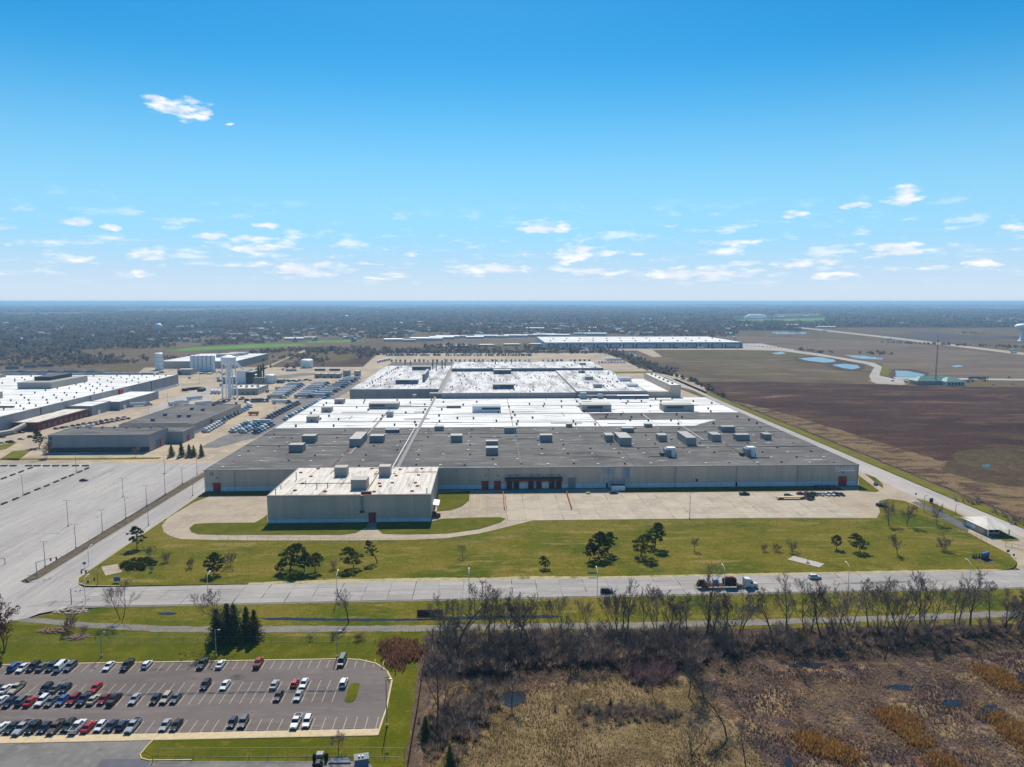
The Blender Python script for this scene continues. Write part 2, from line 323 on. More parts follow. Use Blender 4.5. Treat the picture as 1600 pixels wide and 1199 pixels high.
M('marsh', srgb(112, 90, 74, .8), [(srgb(80, 66, 68, .8), .05, .44, .58), (srgb(156, 132, 98, .8), .14, .52, .64), (srgb(62, 54, 58, .8), .12, .57, .66), (srgb(82, 66, 58, .8), .9, .5, .7), (srgb(174, 152, 118, .8), 1.6, .57, .76), (srgb(120, 78, 56, .8), .2, .62, .7)], rough=.95, bump=.8, bscale=1.3)
M('straw', srgb(138, 118, 84, .75), [(srgb(110, 92, 62, .75), .08, .42, .62), (srgb(158, 138, 100, .75), .25, .5, .75), (srgb(96, 86, 44, .75), .05, .55, .7), (srgb(84, 68, 50, .75), .9, .55, .8)], rough=.95, bump=.6, bscale=1.6)
M('woodland_floor', srgb(92, 76, 64, .8), [(srgb(70, 58, 50, .8), .1, .4, .62), (srgb(116, 98, 80, .8), .4, .5, .75)], rough=1, bump=.5, bscale=1.3)
def water_mat(name, c, rough):
    m = M(name, c, rough=rough, spec=.5 if rough > .1 else .25); nt = m.node_tree; N = nt.nodes; L = nt.links
    n = N.new('ShaderNodeTexNoise'); n.inputs['Scale'].default_value = .25; n.inputs['Detail'].default_value = 4; g = N.new('ShaderNodeNewGeometry'); L.new(g.outputs['Position'], n.inputs['Vector'])
    b = N.new('ShaderNodeBump'); b.inputs['Strength'].default_value = .03; L.new(n.outputs['Fac'], b.inputs['Height']); L.new(b.outputs[0], N['Principled BSDF'].inputs['Normal'])
water_mat('pond_water', srgb(70, 96, 112, .5), .12); water_mat('ditch_water', srgb(50, 50, 52, .6), .07)

# ---------------------------------------------------------------- terrain and fields
def disk(name, r, z, m, n=96):
    return MB().poly([(r*math.cos(2*math.pi*i/n), r*math.sin(2*math.pi*i/n)) for i in range(n)], z, m).build(name, kind='structure')
disk('ground', 70000, -.6, 'far_land')
rect = lambda x0, x1, y0, y1: [(x0, y0), (x1, y0), (x1, y1), (x0, y1)]
sheet('grassland', rect(-900, 1500, -300, 2600), -.3, 'brown_field')
# distant farmland beyond the plant
sheet('field', GP((1030,551),(1180,547),(1330,566),(1340,596),(1200,596),(1090,600),(1040,582),(1005,560)), -.12, 'brown_field')
sheet('field', GP((1160,546),(1010,543),(1005,555),(1120,560),(1280,560),(1350,566),(1250,552)), -.06, 'olive_field')
sheet('field', GP((660,527),(850,527),(1150,526),(1240,528),(1400,534),(1600,558),(1640,572),(1640,592),(1400,590),(1370,560),(1220,545),(1160,538),(850,540),(700,540)), -.2, 'grey_field')
sheet('field', GP((1250,514),(1330,512),(1480,513),(1640,512),(1640,526),(1450,526),(1330,522)), -.2, 'brown_field')
sheet('field', GP((1340,525),(1460,520),(1640,532),(1640,551),(1600,551),(1420,530)), -.16, 'dusky_field')
sheet('field', GP((1460,532),(1640,532),(1640,556)), -.12, 'brown_field')
sheet('field', GP((1460,554),(1640,552),(1640,594),(1420,592),(1390,580),(1400,566)), -.1, 'grey_field')
sheet('field', GP((100,548),(250,551),(420,545),(430,552),(240,560),(130,556)), -.2, 'brown_field')
sheet('meadow', GP((255,549),(330,547),(480,540),(470,537),(400,538),(300,543)), -.14, 'green_field')
sheet('meadow', GP((480,536),(560,534),(560,531),(480,533)), -.14, 'green_field')
sheet('meadow', GP((850,534),(849,545),(700,544),(690,539),(760,540)), -.1, 'olive_field')
sheet('meadow', GP((1140,500),(1290,497),(1290,501),(1150,503)), -.2, 'green_field')
for q in (((200,484),(420,481),(420,484),(150,487)), ((900,478.5),(1200,479),(1150,481),(900,481)), ((540,478.6),(760,479),(740,481.6),(560,481.5)), ((0,489),(150,488),(140,492),(0,494)), ((1200,491),(1360,489),(1340,492),(1210,494)), ((1400,480),(1600,481),(1600,483),(1420,482.4))):
    sheet('field', GP(*q), -.3, 'grey_field')
def ridge(px0, px1, dist, h, seed):
    """a low wooded rise far away"""
    rr = random.Random(seed); mb = MB(); n = 60; vs = []; fs = []
    a0 = math.atan((px0-VX)/F_PX); a1 = math.atan((px1-VX)/F_PX)
    for i in range(n+1):
        t = i/n; a = a0+(a1-a0)*t; e = math.sin(math.pi*t)**.6
        hh = h*e*(.75+.25*mnoise.noise(Vector((t*5+seed, seed, 0))))+rr.uniform(-.5, 1.5)
        for dd, zz in ((0, -1), (dist*.05, hh*.7), (dist*.12, hh), (dist*.3, -1)):
            d = (dist+dd)/math.cos(a)*1.0; vs.append((d*math.sin(a), d*math.cos(a), zz))
    for i in range(n):
        for k in range(3): fs.append((4*i+k, 4*i+4+k, 4*i+5+k, 4*i+1+k))
    mb.add(vs, fs, 'far_land').build('hills', kind='structure', smooth=True)
for q in ((580,1020,13500,52,1),(1010,1300,15000,56,2),(-150,700,21000,52,3),(1200,1800,17500,58,4),(640,860,11500,26,5),(900,1150,11000,22,6),(-200,420,24000,55,7)): ridge(*q)

# ponds
for i, q in enumerate((((1247,560),(1280,558),(1303,562),(1307,565),(1290,567),(1262,564)), ((1300,570),(1320,568.5),(1341,571),(1344,575),(1330,577.5),(1312,574)), ((1399,579),(1420,580),(1445,585),(1440,590),(1400,589)), ((1318,555),(1350,556),(1380,560),(1378,562),(1345,561)), ((1200,519),(1240,518.6),(1262,520),(1255,522),(1215,522)), ((980,549),(992,554),(1001,559),(995,558),(982,553)), ((1485,572),(1497,570.5),(1506,573),(1492,574)), ((1205,552),(1222,549.5),(1228,552.5),(1216,554)))):
    sheet('pond', GP(*q), .02 if i < 8 else .09, 'pond_water', jit=1.5)
sheet('pond_bank', GP((1236,559),(1270,556),(1310,560),(1348,566),(1352,576),(1332,581),(1305,578),(1290,570),(1255,567)), -.02, 'woodland_floor')
sheet('pond_bank', GP((1392,577),(1425,577),(1452,583),(1446,592),(1392,591)), -.02, 'woodland_floor')
sheet('verge', GP((1378,571),(1389,574),(1388,588),(1375,587)), .03, 'verge')

sheet('pond', blob(1541, 728, 7, 2.4, 3), .09, 'ditch_water')
# big rough field beside the works
sheet('field', [(268, 250), (268, 560), (266, 800), (282, 945)]+GP((1200,597),(1340,600),(1500,605),(1640,605))+[(760, 500), (640, 250)], .0, 'red_field')
sheet('field_edge', [(268, 260), (268, 560), (267, 760), (285, 700), (300, 560), (312, 430), (330, 350), (345, 260)], .03, 'straw_edge', jit=1.5)
sheet('wet_meadow', GP((1500,705),(1560,700),(1640,700),(1640,760),(1580,760),(1520,750),(1470,735)), .05, 'wet_meadow', jit=2)

# distant roads
sheet('road', GP((1236,511.5),(1250,511.3),(1400,527.5),(1640,556),(1640,560),(1400,530.5)), .0, 'tan_concrete')
sheet('road', GP((1140,543),(1200,541.5),(1230,546),(1280,553),(1340,563),(1365,567),(1378,573),(1374,587),(1395,592),(1420,594),(1410,601),(1380,600),(1362,595),(1358,588),(1366,574),(1352,569),(1300,559.5),(1240,551),(1200,546)), .04, 'concrete')
sheet('road', GP((1355,594),(1380,597),(1420,600),(1410,602),(1370,600)), .07, 'tan_concrete')
sheet('road', GP((1395,589.5),(1640,593),(1640,595.5),(1400,592.5)), .06, 'concrete')
sheet('road', GP((848,545),(1165,544),(1240,546),(1240,549),(1160,547),(1020,547),(1035,558),(1020,558),(995,548),(848,548)), .03, 'tan_concrete')
sheet('yard', GP((1155,537),(1190,537),(1235,546),(1160,546)), .05, 'concrete')
sheet('road', GP((380,585),(430,567),(475,547),(478,549),(445,562),(400,584)), .05, 'tan_concrete')
sheet('verge', GP((849,541),(852,546.5),(838,546.5)), .02, 'green_field')

# ---------------------------------------------------------------- works yards and lots
sheet('yard', [(-420, 470), (-150, 470), (-150, 960), (-205, 1180), (-560, 1180), (-470, 930), (-420, 930)], .05, 'yard_concrete')
sheet('yard', [(-150, 955), (240, 955), (250, 1100), (250, 1490), (-226, 1490), (-205, 1180)], .09, 'yard_concrete')
sheet('yard', [(-150, 690), (240, 690), (240, 954), (-150, 954)], .07, 'yard_concrete')
sheet('yard', GP((1032,625),(1110,628),(1100,604),(1060,585),(1000,585),(1020,605)), .14, 'tan_concrete')
sheet('verge', GP((946,581),(1018,580.5),(1021,583.5),(955,584)), .17, 'verge')
sheet('verge', GP((1055,603),(1082,610),(1105,621),(1095,621),(1062,608)), .17, 'olive_field')
sheet('verge', GP((1028,588),(1040,590),(1052,596),(1044,596)), .17, 'olive_field')
# asphalt truck court
sheet('truck_court', GP((540,592),(565,596),(545,612),(470,655),(400,684),(340,700),(310,700),(380,668),(480,618)), .12, 'old_asphalt', jit=1)
sheet('truck_court', GP((230,640),(300,612),(318,604),(340,606),(330,628),(300,650),(225,664)), .12, 'concrete', jit=1)
# rough ground with dead brush behind the tanks
sheet('rough_ground', GP((300,575),(380,600),(420,598),(440,575),(640,572),(640,555),(540,552),(470,560),(430,577)), .0, 'woodland_floor', jit=4)
sheet('rough_ground', GP((520,571),(565,571),(580,562),(560,560)), .14, 'red_field', jit=3)
sheet('verge', GP((455,552),(560,550),(545,562),(500,568)), .1, 'olive_field', jit=3)
sheet('rail_spur', GP((420,596),(470,588),(500,586),(560,586),(560,583),(470,583),(430,588)), .2, 'gravel_path')

# left-hand parking lot, median and entrance road
sheet('parking_lot', [(-430, 268), (-181, 268), (-181, 476), (-430, 476)], .065, 'old_lot')
sheet('verge', rect(-345, -226, 488.5, 494), .13, 'verge', jit=.5); sheet('yard', rect(-430, -161, 475.9, 489), .055, 'yard_concrete')
sheet('verge', GP((0,718),(20,705),(50,703),(28,720)), .13, 'verge')
sheet('verge', GP((-30,700),(28,691),(10,702),(-30,710)), .13, 'verge')
sheet('entrance_road', [(-177, 262), (-150, 262), (-157, 268), (-161, 280), (-161, 470), (-158, 492), (-181, 500), (-181, 470)], .07, 'old_lot')
sheet('parking_lot', rect(-430, -185, 240, 269), .062, 'old_lot')
MB().prism([(-180.6, 274), (-177.6, 271), (-175.6, 274), (-174.6, 452), (-179.6, 455)], .05, .2, 'kerb', 'median_mulch').build('median', kind='structure')
# lawn in front of the works
sheet('lawn', [(-146, 265.8), (-153.5, 266.6), (-158, 269.5), (-160.4, 274), (-160.8, 400), (-156, 412), (226, 412), (232, 352), (229, 336), (226, 300), (225, 288), (220, 277), (214, 271.5), (206, 269.3), (100, 267.2)], .09, 'lawn')
kerb_line = [(-140, 265.7), (-153.5, 266.6), (-158, 269.5), (-160.4, 274), (-160.8, 400)]
MB().strip(kerb_line, .35, .05, .2, 'kerb').build('kerb', kind='structure')
# apron and loop road of the works
apron = GP((326,770),(326,777),(304,785),(262,810),(253,822),(256,832),(266,838),(282,843),(340,844.5),(400,845),(560,845),(650,844),(700,841),(750,834),(800,822),(832,814),(860,811.5),(1000,810.5),(1370,810),(1375,800),(1372,790),(1374,783),(1388,780),(1412,783),(1450,797),(1475,812),(1545,850),(1575,865),(1590,880),(1588,888))
apron += [(216, 262), (262, 262), (255, 320), (254, 400), (254, 700), (257, 960), (250, 1100), (236, 1100), (236, 480), (219, 440), (219, 400), (-160, 400)]
sheet('apron', apron, .13, 'tan_concrete')
sheet('perimeter_road', [(236.5, 478), (238, 420), (236.5, 374), (243, 372), (243.5, 300), (254.5, 300), (255.5, 320), (255, 400), (255, 700), (258, 960), (258, 1110), (246, 1110), (245, 960), (243, 700), (241, 520)], .15, 'concrete')
sheet('access_lane', GP((1424,786),(1450,797),(1475,812),(1512,832),(1516,822),(1470,798),(1432,784)), .16, 'dark_asphalt')
sheet('verge', [(255.5, 290), (263.5, 290), (264, 500), (263, 800), (265, 980), (259, 980), (256, 700), (256, 320)], .14, 'verge')
# planted islands
KI = []
def island(name, pts, m='lush_lawn', z=.17, h=.1):
    o = MB().prism(pts, .1, z+h, 'kerb', m).build(name, kind='structure'); return o
island('lawn_island', GP((296,826),(299,832),(308,835.5),(340,836.5),(420,836.5),(535,836.5),(556,833.5),(572,825),(577,816),(418,816),(418,805),(410,811),(398,817.5),(330,818),(304,819.5)))
island('lawn_island', GP((589,816),(588,826),(598,835),(640,836),(700,834.5),(750,827.5),(782,817),(790,811.5),(782,809),(745,809.5),(690,811.5),(673,816)))
island('lawn_island', GP((684,772),(734,768),(733,783),(722,792),(705,798),(683,800)))
island('verge', [(-156, 392), (-110, 392), (-110, 401.5), (-160, 401.5)], 'lush_lawn')
sheet('verge', [(76, 391), (205, 390.5), (205, 401.5), (76, 401.5)], .19, 'lush_lawn')
island('lawn_island', GP((1341,743),(1374,768),(1368,769.5),(1342,768)), 'lush_lawn')
island('lawn_island', GP((1350,740),(1368,747),(1379,757),(1380,764),(1374,760)), 'lush_lawn')
island('verge', GP((1431,780),(1450,784),(1490,800),(1521,816),(1519,819),(1505,818),(1470,800),(1440,787)), 'lawn')
island('verge', GP((1560,828),(1593,846),(1570,847),(1540,836)), 'lawn')
sheet('gate_lane', GP((1545,845),(1600,866),(1640,890),(1640,850),(1560,830)), .155, 'tan_concrete')
MB().strip(GP((1526,824),(1560,843),(1600,863),(1640,880)), .3, .15, .28, 'yellow_line').build('kerb', kind='structure')
MB().strip(GP((1572,828),(1590,837),(1640,862)), .3, .15, .28, 'yellow_line').build('kerb', kind='structure')

# ---------------------------------------------------------------- main road: concrete slabs with open joints
up = lambda x: 266.2+.012*x
lo = lambda x: 249.3+.013*x
sheet('shoulder', [(-420, 247.0), (-420, lo(-300)-2.5), (-120, lo(-120)-1.2), (340, lo(340)-1.2), (340, up(340)+1.2), (200, up(200)+.8), (-140, up(-140)+.3), (-420, up(-300)+2)], .1, 'gravel_path', jit=.25)
sheet('sandy_verge', [(-92, 267.2), (-60, 269.2), (-20, 269.6), (0, 268.6), (14, 269.8), (45, 268.4), (90, 269.4), (140, 269.9), (178, 270.6), (205, 270.4), (210, 268.9), (60, 266.6), (-92, 265.3)], .12, 'sand', jit=.35)
road = sheet('road', [(-420, lo(-420)), (340, lo(340)), (340, up(340)), (-420, up(-420))], .14, 'joint')
SL = 9.2; NL = 4; slabs = 0
for i in range(int(-200/SL), int(236/SL)+1):
    x0 = i*SL; x1 = x0+SL
    sk = 1.2
    for k in range(NL):
        a = k/NL; b = (k+1)/NL
        f = lambda x, t: lo(x)+(up(x)-lo(x))*t
        g = random.choice((.06, .06, .1, .16, .24)); gy = random.choice((.05, .05, .05, .14))
        p = [(x0+g, f(x0, a)+gy), (x1, f(x1, a)+gy), (x1, f(x1, b)), (x0+g, f(x0, b))]
        MB().prism(p, .1, .17+random.uniform(-.004, .004), 'road_slab').build('slab', road); slabs += 1
sheet('road', [(-420, lo(-420)), (-202, lo(-202)), (-202, up(-202)), (-420, up(-420))], .16, 'old_lot')
sheet('road', [(246, lo(246)), (340, lo(340)), (340, up(340)), (246, up(246))], .16, 'concrete')
# junction with the side street at the left
sheet('road', GP((-60,952),(120,948),(60,960),(45,966),(-60,990)), .18, 'old_lot')
sheet('road', GP((-60,905),(20,905),(38,912),(120,918),(140,928),(0,958),(-60,958)), .20, 'old_lot')
# grass strip, ditch and gravel path south of the road
sheet('verge', [(-159, 234), (-156, 240), (-148, 244), (-136, 246.3), (-112, 247.2), (-60, 247.9), (340, 252), (340, 222), (-60, 222), (-100, 226)], .06, 'lawn')
sheet('verge', [(-260, 238), (-165, 238), (-150, 236), (-120, 231), (-60, 228.5), (-21, 228), (-20, 168), (-26, 158), (-240, 158)], .05, 'lush_lawn')
sheet('path', GP((20,968),(60,966),(100,970),(170,975),(300,980),(420,979),(520,978.5),(640,978),(800,975),(1000,973),(1200,968),(1400,962),(1640,952),(1640,962),(1400,971),(1200,977),(1000,983),(800,985),(640,987),(420,989),(250,988),(140,982),(70,975),(30,972)), .1, 'gravel_path', jit=.3)
sheet('ditch', GP((400,966.5),(450,965),(520,967),(620,967.5),(700,964),(780,963),(850,961.5),(882,963.5),(860,966),(800,967),(720,969),(620,971),(500,970.5),(420,969.5)), .09, 'ditch_water', jit=.3)
sheet('ditch', GP((245,958.5),(262,957),(277,959),(270,961.5),(250,961)), .09, 'ditch_water', jit=.3)
# ---------------------------------------------------------------- near staff lot
LY = dict(top=206.6, bot=170.3); LX1 = -28
lot = [(-260, 206.6+.0), (-44, 206.4), (-39, 205.8), (-33.5, 203.2), (-29.8, 199), (-27.6, 193.5), (-27.2, 180), (-27.8, 170.3), (-260, 170.3)]
sheet('staff_lot', lot, .09, 'asphalt')
MB().strip([(-260, 206.7), (-44, 206.5), (-39, 205.9), (-33.4, 203.3), (-29.7, 199.1), (-27.5, 193.6), (-27.1, 180), (-27.7, 167.6)], .45, .05, .22, 'kerb').build('kerb', kind='structure')
sheet('footway', rect(-260, -27.9, 167.7, 170.4), .2, 'kerb')
MB().box(-260, -27.9, 167.55, 167.75, .0, .2, 'kerb').build('kerb', kind='structure')
sheet('concrete_lot', GP((-60,1155.5),(243,1155.5),(228,1168),(218,1182),(225,1190),(560,1190),(600,1199),(600,1240),(-60,1240)), .1, 'old_asphalt')
sheet('concrete_lot', GP((160,1187),(235,1187),(222,1240),(120,1240)), .11, 'dark_asphalt')
sheet('verge', GP((239,1155.8),(600,1155.8),(590,1148),(611,1070),(600,1060),(650,1045),(655,1050),(640,1150),(632,1199),(632,1240),(606,1240),(575,1188),(540,1183),(240,1183),(226,1176),(230,1166)), .12, 'lush_lawn')
MB().strip(GP((240,1156.5),(230,1167),(219,1180),(221,1186),(232,1189),(300,1188.5)), .3, .05, .26, 'yellow_line').build('kerb', kind='structure')
# dirt strip and marsh side
sheet('dirt_strip', GP((655,1028),(668,1020),(690,1020),(672,1060),(662,1120),(650,1199),(648,1260),(630,1260),(633,1199),(642,1140)), .13, 'dirt', jit=.5)
sheet('marsh', [(-22, 221), (340, 221), (340, 20), (-30, 20), (-24, 150), (-20, 190)], .02, 'marsh')
sheet('woodland_floor', GP((640,985),(800,984),(1000,982),(1200,976),(1400,970),(1640,960),(1640,1020),(1450,1030),(1300,1040),(1180,1030),(1100,1062),(1000,1060),(850,1060),(760,1085),(660,1060)), .035, 'woodland_floor', jit=1.2)
sheet('straw_meadow', GP((660,1250),(665,1150),(720,1110),(770,1105),(830,1080),(960,1060),(1080,1055),(1110,1095),(1150,1140),(1190,1185),(1210,1250)), .06, 'straw', jit=1)
for q in (((700,1068),(735,1060),(755,1066),(740,1095),(705,1112),(698,1090)), ): sheet('reed_litter', GP(*q), .08, 'straw_edge', jit=.6)
for k, q in enumerate(((800,1092,22,12),(1265,1040,30,4.5),(1487,1099,16,6),(1546,1116,22,17),(1405,1075,22,5),(1602,1056,10,5),(1232,1194,7,10))):
    sheet('pool', blob(*q, seed=k+1), .07, 'ditch_water')
# ---------------------------------------------------------------- building materials
M('siding', srgb(206, 184, 162, .93), [(srgb(194, 174, 154, .93), .12, .42, .62, (1, 1, .1)), (srgb(214, 192, 170, .93), .4, .55, .8, (1, 1, .08)), (srgb(170, 154, 140, .93), .3, .62, .74, (1, 1, .3))], rough=.7, objrand=.06)
M('siding_stained', srgb(212, 192, 172, .93), [(srgb(140, 148, 162, .95), .16, .45, .62, (1, 1, .35))], rough=.6)
M('grey_siding', srgb(160, 156, 156, .9), [(srgb(144, 142, 144, .9), .1, .4, .65, (1, 1, .1)), (srgb(126, 124, 126, .9), .5, .62, .8, (1, 1, .15))], rough=.7)
M('plinth', srgb(208, 216, 224, .95), [(srgb(186, 194, 202, .95), .5, .5, .75, (1, 1, .3))], rough=.7, objrand=.05)
M('coping', srgb(176, 168, 160, .75), rough=.5)
M('dark_roof', srgb(116, 112, 108, .82), [(srgb(98, 95, 92, .82), .03, .42, .62), (srgb(134, 130, 126, .82), .12, .5, .7, (.4, 1.2, 1)), (srgb(168, 166, 164, .82), .22, .62, .69, (.25, 1.4, 1)), (srgb(84, 82, 80, .82), .8, .52, .74), (srgb(74, 72, 71, .82), .06, .62, .68, (.3, 1, 1)), (srgb(140, 137, 133, .82), 1.4, .58, .76)], rough=.85)
WR = srgb(228, 228, 228, .85)
M('white_roof', srgb(234, 232, 228, .94), [(srgb(212, 210, 206, .94), .04, .42, .62, (.3, 1, 1)), (srgb(158, 154, 148, .85), .12, .53, .70, (.16, 1.3, 1), 6), (srgb(112, 108, 102, .85), .5, .61, .74, (.25, 1.2, 1), 5), (srgb(100, 96, 92, .85), .2, .64, .69, (.1, 2.2, 1), 6)], rough=.85)
M('dirty_white_roof', srgb(222, 220, 218, .92), [(srgb(170, 168, 166, .92), .08, .45, .62, (1.3, .25, 1), 6), (srgb(106, 104, 104, .85), .3, .57, .69, (1.4, .2, 1), 6), (srgb(112, 110, 108, .85), .9, .6, .76), (srgb(100, 98, 98, .85), .25, .6, .68, (2.5, .12, 1), 6)], rough=.85)
M('cream_roof', srgb(220, 212, 200, .92), [(srgb(198, 190, 178, .92), .5, .45, .65, (1.2, .08, 1)), (srgb(230, 224, 214, .92), .2, .5, .75), (srgb(132, 122, 110, .85), .6, .62, .78), (srgb(150, 142, 132, .85), .15, .56, .7, (2, .3, 1))], rough=.85, brick=(srgb(132, 124, 114, .85), 3.0, 200, .12))
M('tan_metal', srgb(178, 170, 160, .75), rough=.6, objrand=.06)
M('grey_metal', srgb(150, 152, 152, .75), rough=.55, objrand=.08)
M('blue_metal', srgb(104, 124, 146, .75), rough=.55)
M('dark_metal', srgb(58, 60, 64, .8), rough=.6)
M('galv', srgb(168, 172, 176, .75), rough=.4, metal=.3)
M('white_paint', srgb(236, 238, 240, .92), rough=.45)
M('red_paint', srgb(176, 24, 38, .8), rough=.55)
M('rust_red', srgb(140, 62, 46, .8), rough=.8)
M('maroon', srgb(92, 26, 34, .8), rough=.6)
M('dock_dark', srgb(52, 30, 34, .8), rough=.7)
M('brick', srgb(136, 66, 48, .8), [(srgb(118, 54, 40, .8), .3, .4, .65), (srgb(152, 80, 58, .8), 1.2, .5, .75)], rough=.9)
M('vent_dark', srgb(70, 70, 70, .8), rough=.7)
M('skylight', srgb(226, 228, 230, .85), rough=.4)
M('orange_vent', srgb(200, 104, 84, .8), rough=.6)
M('glass_dark', srgb(38, 46, 56, .8), rough=.1, spec=.6)
M('green_roof', srgb(112, 150, 134, .8), rough=.6)
M('yellow_paint', srgb(220, 176, 40, .85), rough=.5)
M('tilt_panel', srgb(196, 206, 214, .8), rough=.6); M('tilt_blue', srgb(70, 100, 124, .8), rough=.5)

def block(parent, x0, x1, y0, y1, z0, z1, wall, roof, par=.5, wallname='wall'):
    MB().prism([(x0,y0),(x1,y0),(x1,y1),(x0,y1)], z0, z1-.02, wall).build(wallname, parent)
    MB().prism([(x0+.35,y0+.35),(x1-.35,y0+.35),(x1-.35,y1-.35),(x0+.35,y1-.35)], z1-.1, z1+.12, roof).build('roof', parent)
    if par:
        mb = MB(); mb.box(x0-.06, x1+.06, y0-.06, y0+.34, z1-.01, z1+par, 'coping'); mb.box(x0-.06, x1+.06, y1-.34, y1+.06, z1-.01, z1+par, 'coping')
        mb.box(x0-.06, x0+.34, y0+.345, y1-.345, z1-.01, z1+par, 'coping'); mb.box(x1-.34, x1+.06, y0+.345, y1-.345, z1-.01, z1+par, 'coping'); mb.build('parapet', parent)
def panels(parent, x0, x1, yf, z0, z1, n, m, plinth=None, zp=0, odd={}):
    w = (x1-x0)/n
    for i in range(n):
        a = x0+i*w; MB().box(a+.06, a+w-.06, yf-.12-random.uniform(0, .02), yf-.005, z0, z1, odd.get(i, m)).build('wall_panel', parent)
        if plinth: MB().box(a+.05, a+w-.05, yf-.2, yf-.01, 0.1, zp, plinth).build('plinth_panel', parent)
def front_x(px, py_, yf):   # x on a facade at y = yf
    x, y = G(px, py_); k = yf/y; return x*k

# =============================================================== the main works
plant = thing('factory', 'vast low flat-roofed factory with grey front wall and dark and white roofs', 'factory', (28, 402, 0))
plant.location = (0, 0, 0)
X0, X1, Y0, YM, ZR = -161.0, 218.5, 402.0, 534.5, 12.5
MB().prism([(X0,Y0),(X1,Y0),(X1,697),(X0,697)], 0, ZR-.02, 'grey_siding').build('wall', plant)
panels(plant, X0, X1, Y0, 2.9, ZR-.3, 42, 'siding', 'plinth', 2.8, {25: 'siding_stained', 26: 'siding_stained'})
MB().box(X0-.2, X1+.2, Y0-.25, Y0+.25, ZR-.28, ZR+.3, 'coping').build('parapet', plant)
MB().box(X0-.2, X0+.25, Y0+.26, 696.5, ZR-.28, ZR+.3, 'coping').build('parapet', plant); MB().box(X1-.25, X1+.2, Y0+.26, 696.5, ZR-.28, ZR+.3, 'coping').build('parapet', plant)
MB().prism([(X0+.3,Y0+.3),(X1-.3,Y0+.3),(X1-.3,YM),(X0+.3,YM)], ZR-.1, ZR+.1, 'dark_roof').build('roof', plant, label='grey gravel roof over the front of the works')
# white membrane roof in fields between the expansion joints
xs = [X0+.3, -51, 20, 87, X1-.3]; ys = [YM+.3, 556, 582, 612, 638, 665, 696.7]
ys = [YM+.3, 563.5, 598, 645, 696.7]
for j in range(4):
    for i in range(4):
        dark = (i == 3 and j in (1,)) 
        MB().prism([(xs[i]+.25,ys[j]+.2),(xs[i+1]-.25,ys[j]+.2),(xs[i+1]-.25,ys[j+1]-.2),(xs[i]+.25,ys[j+1]-.2)], ZR-.1, ZR+.1+.02*((i+j) % 2), 'dark_roof' if dark else 'white_roof').build('roof', plant)
MB().prism([(160,YM+.6),(X1-.6,YM+.6),(X1-.6,563),(186,563),(168,545)], ZR+.05, ZR+.17, 'dark_roof').build('roof', plant)
MB().prism([(X0+.3,YM),(X1-.3,YM),(X1-.3,696.7),(X0+.3,696.7)], ZR-.12, ZR+.02, 'grey_metal').build('roof_deck', plant)
# expansion joint ribs
M('rib', srgb(120, 118, 116, .8), rough=.7); M('rib_dark', srgb(88, 86, 86, .8), rough=.7); M('rib_white', srgb(222, 222, 220, .85), rough=.6)
for (x, y0, y1, w, m) in ((-51.5, 402.6, 731, 2.2, 'rib'), (-54.6, 402.6, 534, .5, 'rib_white'), (-86, 440, 600, 1.5, 'rib'), (-86, 605, 650, 1.5, 'rib'), (20, 536, 697, .6, 'rib'), (20, 402.6, 534, .6, 'rib_dark'), (87, 536, 697, .6, 'rib'), (87, 402.6, 534, .35, 'rib_dark'), (132, 534, 600, .5, 'rib_white'), (160, 402.6, 480, .3, 'rib_dark'), (-125, 440, 497, .3, 'rust_red'), (-90, 402.6, 500, .35, 'rust_red'), (150, 480, 534, .4, 'rib_white')):
    MB().box(x-w/2, x+w/2, y0, y1, ZR+.12, ZR+.42, m).build('expansion_joint', plant)
for (x0, x1, y, w, m) in ((-160, 218, 508, .35, 'rib_dark'), (-160, -53, 563.5, .4, 'rib'), (-50, 87, 556, .3, 'rib'), (-50, 218, 598.5, .5, 'rib'), (-160, -53, 603, .4, 'rib'), (-50, 218, 645, .3, 'rib'), (-160, -53, 645, .35, 'rib'), (-160, 218, 534.4, .5, 'rib_white'), (-160, -90, 470, .2, 'rib_dark'), (90, 218, 455, .2, 'rib_dark')):
    MB().box(x0, x1, y-w/2, y+w/2, ZR+.12, ZR+.4, m).build('expansion_joint', plant)
# raised rear halls
block(plant, -141, -49.5, 731, 1004, 0, 17.6, 'grey_siding', 'dirty_white_roof'); block(plant, -141, -49.5, 1004.2, 1061, 0, 17.0, 'grey_siding', 'dark_roof')
block(plant, -44.5, 89, 698, 918, 0, 17.5, 'grey_siding', 'dirty_white_roof'); block(plant, 89.3, 160, 699, 918, 0, 18.6, 'grey_siding', 'dirty_white_roof')
block(plant, -45.5, 152, 918.4, 1024, 0, 21.2, 'blue_metal', 'dirty_white_roof')
MB().box(-49.4, -44.6, 700, 1040, 10, 17.2, 'rib').build('roof_gutter', plant)
MB().box(122, 122.5, 700, 917, 18.75, 19.1, 'rib').build('expansion_joint', plant); MB().box(88.9, 89.5, 700, 917, 18.7, 19.2, 'rib').build('expansion_joint', plant)
# tall hall and flat annexe on the right of the rear
block(plant, 160.3, 183, 699, 822, 0, 18.0, 'siding', 'white_roof'); block(plant, 183.2, 194, 699, 818, 0, 24.5, 'siding', 'white_roof')
for k in range(6): MB().cbox(188.6, 712+18*k, 24.6, 1.8, 1.8, 1.4, 'vent_dark').build('roof_vent', plant)

